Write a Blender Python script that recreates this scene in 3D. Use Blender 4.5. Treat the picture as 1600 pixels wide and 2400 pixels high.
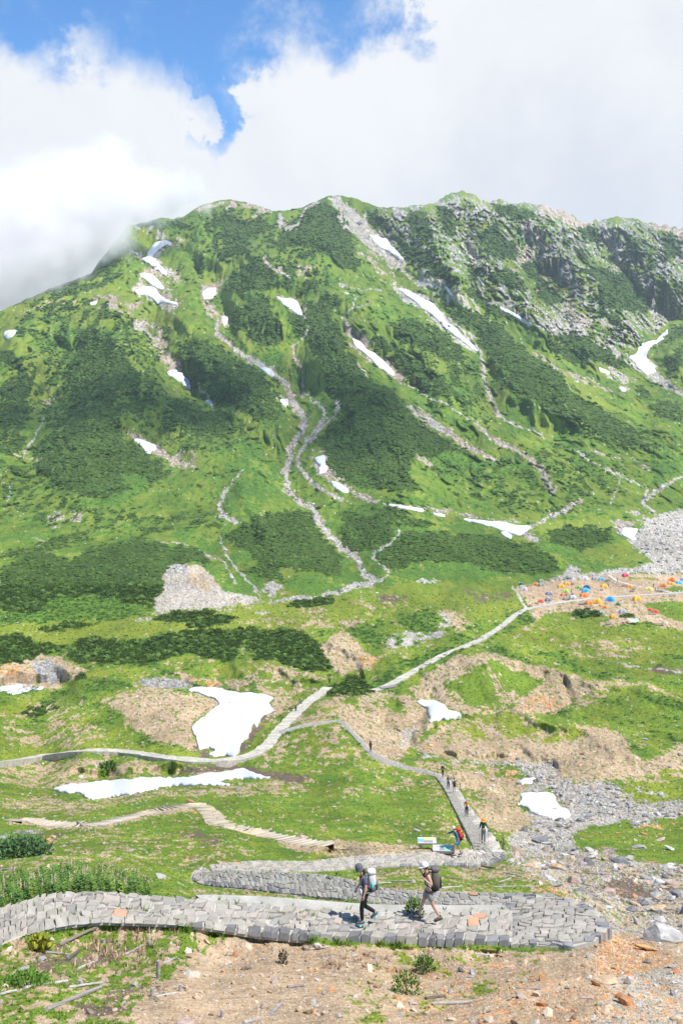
import bpy, bmesh, math, random
import numpy as np
from mathutils import Vector, Matrix

for _o in list(bpy.data.objects):
    bpy.data.objects.remove(_o)
SC = bpy.context.scene
COL = SC.collection
R = math.radians

# ------------------------------------------------------------------ camera
F = 2333.0            # focal length in photo pixels (35 mm on a 24x36 portrait frame)
CX, HY = 800.0, 1030.0  # column straight ahead, row of the horizon
cam_d = bpy.data.cameras.new('camera')
cam = bpy.data.objects.new('camera', cam_d)
COL.objects.link(cam)
cam_d.sensor_fit = 'VERTICAL'
cam_d.sensor_height = 36.0
cam_d.sensor_width = 24.0
cam_d.lens = 36.0 * F / 2400.0
cam_d.shift_y = -(1200.0 - HY) / 2400.0
cam_d.clip_start = 0.3
cam_d.clip_end = 30000
cam.location = (0, 0, 0)
cam.rotation_euler = (R(90), 0, 0)
SC.camera = cam

# ------------------------------------------------------------------ light
SC.view_settings.view_transform = 'Standard'
SC.view_settings.look = 'None'
SC.view_settings.exposure = 0.52
SC.view_settings.gamma = 1.0
SC.cycles.use_denoising = True
SC.cycles.max_bounces = 9
SC.cycles.diffuse_bounces = 2
SC.cycles.glossy_bounces = 1
SC.cycles.transmission_bounces = 2
SC.cycles.transparent_max_bounces = 24
SC.cycles.volume_bounces = 8

SUN = Vector((0.42, -0.26, 0.87)).normalized()     # towards the sun
sd = bpy.data.lights.new('sun', 'SUN')
sd.energy = 5.0
sd.angle = R(0.53)
sd.color = (1.0, 0.965, 0.91)
sun = bpy.data.objects.new('sun', sd)
COL.objects.link(sun)
sun.rotation_euler = SUN.to_track_quat('Z', 'Y').to_euler()
sun.location = (200, -100, 400)

W = bpy.data.worlds.new('World')
SC.world = W
W.use_nodes = True
nt = W.node_tree
nt.nodes.clear()
def N(nt, t, **k):
    n = nt.nodes.new(t)
    for a, b in k.items():
        setattr(n, a, b)
    return n
def L(nt, a, b):
    nt.links.new(a, b)
def fcurve(n, pts):
    c = n.mapping.curves[0]
    while len(c.points) > 2:
        c.points.remove(c.points[1])
    c.points[0].location = pts[0]
    c.points[-1].location = pts[-1]
    for p in pts[1:-1]:
        c.points.new(*p)
    for p in c.points:
        p.handle_type = 'AUTO'
    n.mapping.update()
def mth(nt, op, a, b=None, c=None, clamp=False):
    n = N(nt, 'ShaderNodeMath', operation=op)
    n.use_clamp = clamp
    for i, v in enumerate((a, b, c)):
        if v is None: continue
        if hasattr(v, 'links'): L(nt, v, n.inputs[i])
        else: n.inputs[i].default_value = v
    return n.outputs[0]
def mapr(nt, v, a, b, c=0.0, d=1.0, smooth=True):
    n = N(nt, 'ShaderNodeMapRange')
    n.interpolation_type = 'SMOOTHSTEP' if smooth else 'LINEAR'
    L(nt, v, n.inputs['Value'])
    for k, x in zip(('From Min', 'From Max', 'To Min', 'To Max'), (a, b, c, d)):
        n.inputs[k].default_value = x
    return n.outputs[0]
def noise(nt, vec, scale, detail=5, rough=0.55, dist=0.0, col=False):
    n = N(nt, 'ShaderNodeTexNoise')
    L(nt, vec, n.inputs['Vector'])
    n.inputs['Scale'].default_value = scale
    n.inputs['Detail'].default_value = detail
    n.inputs['Roughness'].default_value = rough
    n.inputs['Distortion'].default_value = dist
    return n.outputs['Color' if col else 'Fac']
def mixc(nt, fac, a, b, mode='MIX'):
    n = N(nt, 'ShaderNodeMix', data_type='RGBA', blend_type=mode)
    if hasattr(fac, 'links'): L(nt, fac, n.inputs[0])
    else: n.inputs[0].default_value = fac
    for i, v in ((6, a), (7, b)):
        if hasattr(v, 'links'): L(nt, v, n.inputs[i])
        else: n.inputs[i].default_value = (*v, 1) if len(v) == 3 else v
    return n.outputs[2]

sky = N(nt, 'ShaderNodeTexSky', sky_type='NISHITA')
sky.sun_disc = False
sky.sun_elevation = math.asin(SUN.z)
sky.sun_rotation = math.atan2(SUN.x, SUN.y)
sky.altitude = 2300
sky.air_density = 1.0
sky.dust_density = 0.2
sky.ozone_density = 2.5
hs = N(nt, 'ShaderNodeHueSaturation')
hs.inputs['Saturation'].default_value = 1.2
hs.inputs['Value'].default_value = 1.0
L(nt, sky.outputs[0], hs.inputs['Color'])
skyc = mixc(nt, 1.0, hs.outputs[0], (1.15, 1.35, 1.38), 'MULTIPLY')
bg1 = N(nt, 'ShaderNodeBackground')
L(nt, skyc, bg1.inputs[0])
bg1.inputs[1].default_value = 0.125
tc = N(nt, 'ShaderNodeTexCoord')
dirv = tc.outputs['Generated']
sep = N(nt, 'ShaderNodeSeparateXYZ'); L(nt, dirv, sep.inputs[0])
# azimuth and elevation of the sky direction: the cloud bank over the ridge
az = mth(nt, 'ARCTAN2', sep.outputs[0], sep.outputs[1])
el = mth(nt, 'ARCSINE', sep.outputs[2])
cn1 = noise(nt, dirv, 5.0, 9, 0.56, 0.3)
cn2 = noise(nt, dirv, 19.0, 10, 0.62, 0.15)
cn3 = noise(nt, dirv, 2.2, 4, 0.5)
cn1b = noise(nt, dirv, 7.5, 8, 0.6)
top = N(nt, 'ShaderNodeFloatCurve')
a01 = mapr(nt, az, -0.5, 0.5, 0, 1, False)
L(nt, mth(nt, 'ADD', a01, mth(nt, 'ADD', mth(nt, 'MULTIPLY', mth(nt, 'SUBTRACT', cn2, 0.5), 0.16), mth(nt, 'MULTIPLY', mth(nt, 'SUBTRACT', cn1b, 0.5), 0.14))), top.inputs['Value'])
def EL(px, py):
    az_ = math.atan2(px - CX, F)
    return (az_ + 0.5, math.atan2((HY - py), math.hypot(F, px - CX)))
pts = [EL(x, y) for x, y in [(-300, 160), (0, 105), (100, 108), (190, 62), (260, 85), (330, 120), (380, 178), (440, 200), (490, 330),
                             (530, 320), (570, 225), (620, 150), (700, 105), (790, 118), (880, 95), (960, 55), (1010, -40), (1200, -170), (1500, -420)]]
fcurve(top, [(0.0, pts[0][1])] + pts[0:] + [(1.0, 0.62)])
lim = top.outputs[0]
wob = mth(nt, 'ADD', mth(nt, 'MULTIPLY', mth(nt, 'SUBTRACT', cn1, 0.5), 0.07), mth(nt, 'MULTIPLY', mth(nt, 'SUBTRACT', cn2, 0.5), 0.11))
dlt = mth(nt, 'ADD', mth(nt, 'SUBTRACT', lim, el), wob)
cov_a = mapr(nt, dlt, -0.02, 0.03)
# thin torn wisps above the bank
wisp = mth(nt, 'MULTIPLY', mth(nt, 'MULTIPLY', mapr(nt, cn1b, 0.42, 0.62), mapr(nt, cn2, 0.34, 0.6)), mapr(nt, dlt, -0.13, 0.0))
front = mapr(nt, mth(nt, 'ABSOLUTE', az), 0.9, 1.3, 1, 0)
scat = mth(nt, 'MULTIPLY', mapr(nt, cn3, 0.60, 0.72), 0.7)
cov_f = mth(nt, 'MAXIMUM', cov_a, mth(nt, 'MULTIPLY', wisp, 0.9))
cov = mixc(nt, front, scat, cov_f)
covv = mth(nt, 'MULTIPLY', cov, mapr(nt, el, -0.25, -0.1))
# cloud tone: white tops, grey-blue hollows to the lower right
shade = mth(nt, 'ADD', mth(nt, 'MULTIPLY', mapr(nt, az, -0.05, 0.3), mapr(nt, el, 0.40, 0.22)), 0.0)
tone = mth(nt, 'ADD', mth(nt, 'MULTIPLY', noise(nt, dirv, 4.0, 7, 0.5, 0.4), 0.9), mth(nt, 'MULTIPLY', shade, -0.2))
tone = mth(nt, 'ADD', tone, mth(nt, 'MULTIPLY', mth(nt, 'SUBTRACT', cn2, 0.5), 0.3))
ccol = mixc(nt, mapr(nt, tone, 0.10, 0.62), (0.50, 0.53, 0.59), (0.655, 0.665, 0.68))
bg2 = N(nt, 'ShaderNodeBackground')
L(nt, ccol, bg2.inputs[0])
bg2.inputs[1].default_value = 1.0
ms = N(nt, 'ShaderNodeMixShader')
L(nt, covv, ms.inputs[0]); L(nt, bg1.outputs[0], ms.inputs[1]); L(nt, bg2.outputs[0], ms.inputs[2])
out = N(nt, 'ShaderNodeOutputWorld')
L(nt, ms.outputs[0], out.inputs[0])
# ------------------------------------------------------------------ numeric noise
_rs = np.random.RandomState(7)
_perm = _rs.permutation(4096).astype(np.int32)
_rv = _rs.rand(4096).astype(np.float32)
_ga = (_rs.rand(4096) * 2 * np.pi)
_gx = np.cos(_ga).astype(np.float32); _gy = np.sin(_ga).astype(np.float32)
def _h(ix, iy, s):
    return _perm[(_perm[(ix + 131 * s) & 4095] + iy) & 4095]
def perlin(x, y, s=0):
    x = np.asarray(x, np.float32); y = np.asarray(y, np.float32)
    ix = np.floor(x).astype(np.int32); iy = np.floor(y).astype(np.int32)
    fx = x - ix; fy = y - iy
    u = fx * fx * fx * (fx * (fx * 6 - 15) + 10); v = fy * fy * fy * (fy * (fy * 6 - 15) + 10)
    def g(i, j, dx, dy):
        k = _h(i, j, s)
        return _gx[k] * dx + _gy[k] * dy
    a = g(ix, iy, fx, fy); b = g(ix + 1, iy, fx - 1, fy)
    c = g(ix, iy + 1, fx, fy - 1); d = g(ix + 1, iy + 1, fx - 1, fy - 1)
    return (a + (b - a) * u + (c - a) * v + (a - b - c + d) * u * v) * 1.5
def fbm(x, y, o=4, s=0, g=0.5):
    t = 0; a = 1.0; n = 0
    for k in range(o):
        t = t + a * perlin(x, y, s + k); n += a
        x = x * 2.03 + 5.1; y = y * 2.03 + 1.7; a *= g
    return t / n ** 0.75
def sstep(a, b, x):
    t = np.clip((x - a) / (b - a), 0, 1)
    return t * t * (3 - 2 * t)
def inside(poly, U, V):
    P = np.asarray(poly, np.float32)
    m = np.zeros(U.shape, bool)
    sel = np.nonzero((U > P[:, 0].min()) & (U < P[:, 0].max()) & (V > P[:, 1].min()) & (V < P[:, 1].max()))
    if len(sel[0]) == 0: return m
    u = U[sel]; v = V[sel]; c = np.zeros(u.shape, bool)
    for i in range(len(P)):
        x0, y0 = P[i - 1]; x1, y1 = P[i]
        if y0 == y1: continue
        k = (y0 > v) != (y1 > v)
        c ^= k & (u < (x1 - x0) * (v - y0) / (y1 - y0) + x0)
    m[sel] = c
    return m
def dist_line(pts, U, V, pad):
    """distance to a polyline, far value outside the padded box; also the station 0..1"""
    P = np.asarray(pts, np.float32)
    D = np.full(U.shape, 1e6, np.float32)
    sel = np.nonzero((U > P[:, 0].min() - pad) & (U < P[:, 0].max() + pad) & (V > P[:, 1].min() - pad) & (V < P[:, 1].max() + pad))
    if len(sel[0]) == 0: return D
    u = U[sel]; v = V[sel]; best = np.full(u.shape, 1e6, np.float32)
    for i in range(len(P) - 1):
        ax, ay = P[i]; bx, by = P[i + 1]
        dx, dy = bx - ax, by - ay
        t = np.clip(((u - ax) * dx + (v - ay) * dy) / (dx * dx + dy * dy + 1e-6), 0, 1)
        best = np.minimum(best, np.hypot(u - ax - t * dx, v - ay - t * dy))
    D[sel] = best
    return D
# ------------------------------------------------------------------ survey of the place
# Every outline below was sighted from the view point: (column, row) bearings, turned
# into ground positions with the surveyed distances in ANCH.
K = 1 / 1.96
def c_(ox, oy, pts):
    return [(ox + x * K, oy + y * K) for x, y in pts]
A_ = lambda *p: c_(0, 430, p)
B_ = lambda *p: c_(800, 430, p)
C_ = lambda *p: c_(0, 750, p)
D_ = lambda *p: c_(800, 750, p)
E_ = lambda *p: c_(0, 1150, p)
F_ = lambda *p: c_(800, 1150, p)
G_ = lambda *p: c_(0, 1500, p)
H_ = lambda *p: c_(800, 1500, p)
I_ = lambda *p: c_(0, 1900, p)
J_ = lambda *p: c_(800, 1900, p)

SKY = [(-520, 960), (-300, 880), (-100, 780), (0, 731), (47, 708), (92, 688), (133, 670), (173, 657), (214, 640), (250, 590), (300, 527), (326, 524), (378, 511),
       (405, 513), (430, 508), (447, 497), (462, 486), (480, 478), (510, 471), (540, 468), (571, 473), (602, 481), (638, 494), (663, 494), (684, 491), (709, 486),
       (730, 476), (750, 467), (765, 460), (780, 458), (800, 458), (815, 461), (841, 468), (866, 478), (892, 486), (917, 487), (953, 484), (1014, 477),
       (1035, 466), (1055, 454), (1080, 447), (1101, 453), (1126, 468), (1147, 475), (1167, 467), (1188, 471), (1208, 477), (1249, 475), (1285, 484),
       (1315, 494), (1341, 506), (1366, 519), (1387, 519), (1412, 512), (1443, 507), (1479, 509), (1514, 522), (1555, 530), (1600, 532), (1700, 560),
       (1900, 640), (2120, 700)]

# paved strips: (edge A, edge B, height)
LOOP1 = [((-150, 2290), (-150, 2180), -10.4), ((-60, 2245), (-60, 2152), -11.0), ((0, 2215), (0, 2133), -11.6), ((60, 2190), (55, 2115), -11.9), ((120, 2176), (110, 2100), -12.2), ((180, 2166), (175, 2094), -12.45), ((240, 2162), (238, 2092), -12.7),
         ((320, 2164), (320, 2100), -13.0), ((400, 2167), (400, 2106), -13.3), ((500, 2176), (500, 2113), -13.6), ((600, 2188), (600, 2122), -13.95), ((700, 2194), (700, 2130), -14.2),
         ((800, 2198), (800, 2136), -14.45), ((900, 2200), (900, 2139), -14.65), ((1000, 2203), (1000, 2139), -14.85), ((1100, 2206), (1100, 2137), -15.0), ((1200, 2210), (1200, 2135), -15.15),
         ((1290, 2214), (1280, 2132), -15.25), ((1350, 2213), (1320, 2130), -15.3), ((1395, 2200), (1335, 2128), -15.33), ((1416, 2175), (1335, 2126), -15.36), ((1415, 2152), (1325, 2123), -15.4),
         ((1385, 2130), (1310, 2121), -15.45), ((1330, 2108), (1280, 2128), -15.55), ((1270, 2099), (1250, 2131), -15.65)]
LOOP2 = [((1290, 2130), (1270, 2099), -15.6), ((1200, 2133), (1200, 2096), -15.75), ((1120, 2134), (1120, 2093), -16.0), ((1040, 2131), (1040, 2091), -16.3), ((970, 2126), (970, 2089), -16.6), ((900, 2117), (900, 2083), -16.95),
         ((850, 2113), (850, 2072), -17.2), ((800, 2109), (800, 2058), -17.5), ((740, 2103), (740, 2050), -17.85), ((680, 2096), (680, 2046), -18.2), ((620, 2089), (620, 2043), -18.6),
         ((560, 2083), (560, 2041), -19.0), ((510, 2078), (515, 2040), -19.3), ((470, 2073), (500, 2042), -19.6), ((449, 2062), (492, 2044), -19.75), ((450, 2050), (490, 2045), -19.9),
         ((458, 2039), (492, 2046), -20.05), ((475, 2031), (500, 2046), -20.3)]
LOOP3 = [((505, 2046), (490, 2029), -20.5), ((540, 2043), (530, 2023), -20.8), ((600, 2041), (600, 2018), -21.3), ((660, 2042), (660, 2019), -21.75), ((730, 2043), (720, 2020), -22.25), ((800, 2039), (800, 2011), -22.8),
         ((870, 2034), (870, 2005), -23.35), ((940, 2031), (940, 2002), -23.9), ((1000, 2029), (1000, 1999), -24.4), ((1050, 2028), (1045, 1996), -24.75), ((1100, 2030), (1090, 1993), -25.1),
         ((1140, 2026), (1108, 1992), -25.5), ((1172, 2016), (1108, 1991), -25.9), ((1187, 2001), (1107, 1990), -26.3), ((1176, 1992), (1106, 1983), -27.3)]
LANE = [((1107, 1986), (1176, 1993), -27.2), ((1100, 1968), (1164, 1972), -29.6), ((1089, 1945), (1147, 1950), -33.0), ((1078, 1923), (1131, 1930), -36.4), ((1069, 1905), (1115, 1910), -39.0), ((1060, 1888), (1101, 1892), -41.3), ((1051, 1870), (1089, 1874), -43.4), ((1042, 1852), (1077, 1855), -45.3),
        ((1031, 1835), (1060, 1836), -47.4), ((1019, 1821), (1040, 1817), -49.2), ((989, 1811), (993, 1803), -50.5), ((948, 1803), (953, 1795), -51.0), ((902, 1790), (910, 1781), -51.3), ((876, 1779), (889, 1770), -51.6),
        ((856, 1760), (871, 1757), -52.2), ((833, 1733), (848, 1732), -53.4), ((815, 1713), (826, 1711), -54.4), ((800, 1696), (806, 1690), -55.2), ((788, 1692), (788, 1686), -55.6), ((740, 1699), (740, 1693), -56.1), ((700, 1707), (700, 1700), -56.6), ((658, 1720), (655, 1713), -57.0)]
# far valley paths: centre line, half width in metres
WAY_A = F_((1700, 458), (1568, 470), (1440, 478), (1300, 487), (1150, 497), (1000, 517), (880, 540), (835, 550), (790, 580), (730, 630), (650, 680), (560, 722), (480, 752), (400, 795), (320, 840), (250, 880), (190, 912), (140, 922))
WAY_B = G_((1505, 226), (1475, 250), (1420, 290), (1370, 335), (1310, 395), (1265, 445), (1235, 490), (1190, 525), (1150, 545), (1100, 556), (1060, 562), (980, 567), (900, 566), (760, 552), (640, 532), (540, 521), (420, 517), (320, 525), (200, 542), (100, 560), (0, 573), (-150, 600))
WAY_C = F_((1225, 388), (1260, 415), (1330, 435), (1420, 452), (1520, 470))

ANCH = [
 (0, 2400, 17.5), (400, 2400, 18.8), (800, 2400, 20), (1200, 2400, 20.3), (1600, 2400, 21), (100, 2300, 20.8), (600, 2300, 24.2), (1200, 2300, 25), (1480, 2300, 25), (1590, 2300, 25.5),
 (800, 2245, 27.4), (1200, 2255, 28.0), (400, 2210, 26.1), (-450, 2400, 15), (-450, 2150, 24), (-450, 1900, 80), (-450, 1700, 205), (-450, 1500, 320), (2050, 2400, 22), (2050, 2150, 38), (2050, 2000, 80), (2050, 1700, 190), (2050, 1500, 310),
 (0, 2800, 9.5), (800, 2800, 10.5), (1600, 2800, 11), (2050, 2800, 11), (-450, 2800, 9),
 (0, 2060, 35), (200, 2040, 38), (350, 2070, 36), (200, 2000, 46), (0, 1990, 49), (0, 1940, 62), (400, 1970, 60), (600, 1990, 58), (800, 1980, 64), (960, 1960, 72), (800, 1900, 92), (1000, 1900, 100), (600, 1920, 82),
 (400, 1910, 86), (0, 1890, 96), (200, 1905, 90), (100, 1893, 106), (100, 1864, 138), (250, 1888, 108), (250, 1866, 139), (400, 1866, 110), (400, 1847, 148), (560, 1852, 118), (560, 1836, 150), (750, 1838, 137), (900, 1828, 143), (980, 1850, 130), (750, 1780, 163),
 (0, 1790, 165), (200, 1765, 173), (300, 1810, 160), (400, 1783, 169), (560, 1782, 172), (250, 1700, 205), (0, 1700, 210), (450, 1640, 236), (250, 1610, 255), (0, 1640, 240), (50, 1612, 262),
 (560, 1615, 245), (540, 1700, 208), (510, 1772, 176), (650, 1600, 256), (693, 1673, 220), (772, 1605, 250), (800, 1640, 232), (400, 1580, 272), (100, 1550, 292), (300, 1500, 318), (600, 1490, 322), (0, 1480, 325),
 (500, 1405, 386), (300, 1430, 368), (0, 1440, 362), (150, 1400, 395), (870, 1612, 247), (900, 1570, 266), (1000, 1530, 288), (1100, 1480, 318), (1230, 1425, 366), (850, 1450, 345), (700, 1420, 372),
 (1126, 1534, 262), (1126, 1520, 290), (1010, 1600, 247), (1000, 1650, 225), (1150, 1640, 228), (1300, 1620, 232), (960, 1720, 188), (1450, 1700, 192), (1580, 1650, 212), (1580, 1580, 245), (1400, 1560, 262), (1400, 1500, 300), (1580, 1500, 305),
 (1280, 1672, 212), (1250, 1740, 182), (1250, 1780, 167), (1100, 1760, 172), (960, 1775, 166), (1400, 1780, 162), (1580, 1780, 160), (1230, 1825, 150), (1280, 1890, 128), (1450, 1880, 130), (1590, 1880, 132), (1150, 1870, 132), (1180, 1930, 104),
 (1400, 1950, 102), (1250, 1950, 98), (1590, 1960, 97), (1300, 2020, 70), (1450, 2050, 60), (1590, 2050, 62), (1450, 2120, 44), (1590, 2120, 44), (1480, 2200, 32.5), (1590, 2220, 31), (1200, 2055, 46), (1000, 2068, 42), (1230, 1990, 80),
 (1230, 1345, 459), (1590, 1345, 460), (1400, 1400, 391), (1590, 1440, 353), (1250, 1460, 340), (1000, 1400, 393), (1000, 1480, 322), (1150, 1352, 450), (700, 1370, 428),
 (0, 1380, 412), (0, 1300, 500), (200, 1250, 580), (0, 1200, 640), (0, 1100, 780), (0, 1000, 930), (0, 900, 1060), (0, 800, 1190), (0, 740, 1270), (-450, 1380, 420), (-450, 1150, 700), (-450, 1000, 950), (-450, 900, 1100),
 (200, 1100, 770), (200, 900, 1060), (200, 700, 1350), (350, 550, 1620), (450, 490, 1750), (400, 1360, 430), (400, 1200, 630), (400, 1030, 880), (400, 850, 1120), (400, 700, 1360),
 (600, 1330, 470), (600, 1200, 620), (600, 1100, 760), (600, 950, 980), (600, 750, 1270), (600, 600, 1530), (600, 490, 1780), (800, 1300, 490), (800, 1200, 620), (800, 1130, 715), (800, 1030, 860), (800, 900, 1030), (800, 750, 1230), (800, 600, 1480), (790, 500, 1710), (780, 460, 1800),
 (1050, 1300, 500), (1050, 1200, 640), (1000, 1050, 830), (1050, 850, 1120), (1050, 650, 1450), (1080, 450, 2060), (900, 490, 1860), (950, 600, 1600), (1300, 1300, 500), (1300, 1200, 630), (1300, 1050, 850), (1300, 900, 1080), (1300, 780, 1350), (1300, 650, 1750), (1300, 500, 2110),
 (1550, 1300, 500), (1550, 1200, 650), (1550, 1050, 900), (1550, 900, 1200), (1550, 800, 1450), (1550, 680, 1800), (1550, 540, 2150), (2050, 1350, 440), (2050, 1150, 720), (2050, 1000, 1000), (2050, 800, 1500), (2050, 700, 1900),
]
# spurs (+, nearer) and gullies (-): line, strength, half width
RELIEF = [
 ([(250, 740), (290, 830), (270, 950), (200, 1050), (190, 1150)], .055, 85), ([(430, 740), (520, 840), (620, 930), (660, 985)], .05, 55), ([(620, 600), (600, 700), (600, 800), (620, 860)], .05, 50),
 ([(745, 465), (720, 540), (690, 610)], .03, 55), ([(755, 760), (830, 860), (900, 960), (965, 1060), (960, 1140)], .058, 90), ([(880, 720), (980, 810), (1080, 920), (1180, 1020), (1300, 1120)], .03, 55),
 ([(1020, 700), (1180, 790), (1280, 900), (1400, 1000), (1560, 1080)], .05, 95), ([(1080, 450), (1130, 560), (1200, 660), (1260, 760)], .045, 38), ([(1250, 480), (1330, 600), (1440, 720), (1480, 800)], .045, 38),
 ([(1450, 510), (1540, 620), (1580, 700)], .045, 38), ([(1000, 480), (1020, 560), (1080, 650)], .035, 30), ([(1340, 750), (1400, 830)], .03, 30), ([(480, 478), (540, 560), (520, 620)], .02, 40), ([(60, 780), (60, 950), (20, 1080)], .03, 60),
 ([(600, 1180), (640, 1260), (700, 1330)], .03, 60), ([(900, 1240), (1100, 1270), (1280, 1290)], .03, 45), ([(50, 1290), (200, 1320), (330, 1330)], .03, 60), ([(1580, 1000), (1590, 850)], .04, 50),
 ([(360, 560), (390, 650), (350, 690), (400, 730)], -.03, 50), ([(350, 760), (400, 850), (470, 940), (500, 965)], -.045, 42), ([(500, 650), (530, 760), (620, 870), (680, 930), (700, 1000), (670, 1080), (680, 1150), (750, 1230), (830, 1320)], -.045, 48),
 ([(690, 700), (725, 760), (700, 830), (715, 930)], -.032, 38), ([(790, 750), (860, 830), (930, 890), (1000, 950)], -.03, 28), ([(930, 680), (1050, 770), (1120, 830), (1160, 960), (1300, 1030)], -.04, 38),
 ([(820, 470), (900, 590), (1030, 700), (1180, 780), (1350, 880), (1500, 960)], -.05, 45), ([(1570, 740), (1510, 850), (1590, 930)], -.06, 55), ([(100, 930), (90, 1030), (60, 1100)], -.03, 38), ([(290, 1010), (350, 1040), (420, 1090)], -.03, 28),
 ([(510, 1290), (480, 1330), (590, 1370)], -.02, 30), ([(1110, 500), (1090, 600), (1130, 680)], -.035, 26), ([(1220, 560), (1280, 660), (1330, 760)], -.035, 26), ([(1400, 560), (1480, 660), (1540, 740)], -.035, 26),
 ([(60, 1545), (130, 1570), (60, 1600)], -.02, 30), ([(540, 1620), (520, 1700), (500, 1760)], -.02, 40), ([(1000, 1650), (960, 1700), (980, 1750)], -.025, 25), ([(1180, 1700), (1300, 1690)], .02, 30),
 ([(1480, 1780), (1420, 1740), (1340, 1700)], .015, 18), ([(1310, 1600), (1230, 1620)], -.015, 20), ([(200, 1600), (330, 1650), (420, 1680)], .03, 42), ([(1130, 1880), (1200, 1900)], .02, 20),
 ([(1010, 1560), (1060, 1540), (1126, 1534), (1230, 1556), (1310, 1578)], .018, 20), ([(1000, 1692), (1100, 1676), (1200, 1672), (1340, 1690)], .03, 18), ([(1190, 1672), (1080, 1690)], -.02, 12), ([(1050, 1768), (1200, 1778), (1290, 1790)], -.028, 15),
 ([(1310, 1590), (1330, 1650)], -.022, 14), ([(60, 1822), (240, 1796), (500, 1792)], .022, 11), ([(0, 1560), (140, 1546), (200, 1580)], .014, 18), ([(150, 1590), (60, 1605), (0, 1610)], -.03, 16), ([(320, 1600), (420, 1605), (500, 1610)], -.018, 10),
 ([(780, 1510), (840, 1530), (860, 1560)], .025, 14), ([(920, 1650), (900, 1690), (960, 1730)], -.03, 14), ([(830, 1640), (900, 1660)], .02, 16), ([(1400, 1720), (1520, 1790)], .008, 14), ([(560, 1560), (700, 1580), (760, 1590)], .02, 14), ([(1130, 1850), (1180, 1900)], .03, 14),
 ([(600, 1850), (900, 1800)], .01, 14), ([(1380, 1590), (1480, 1610), (1580, 1640)], .015, 12), ([(620, 1240), (560, 1170)], .025, 30), ([(330, 900), (420, 980)], .03, 30), ([(140, 820), (120, 900), (150, 980)], -.02, 28), ([(560, 720), (570, 800)], .03, 22), ([(660, 640), (650, 760)], .02, 22), ([(440, 560), (470, 640)], -.02, 20),
]

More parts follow.
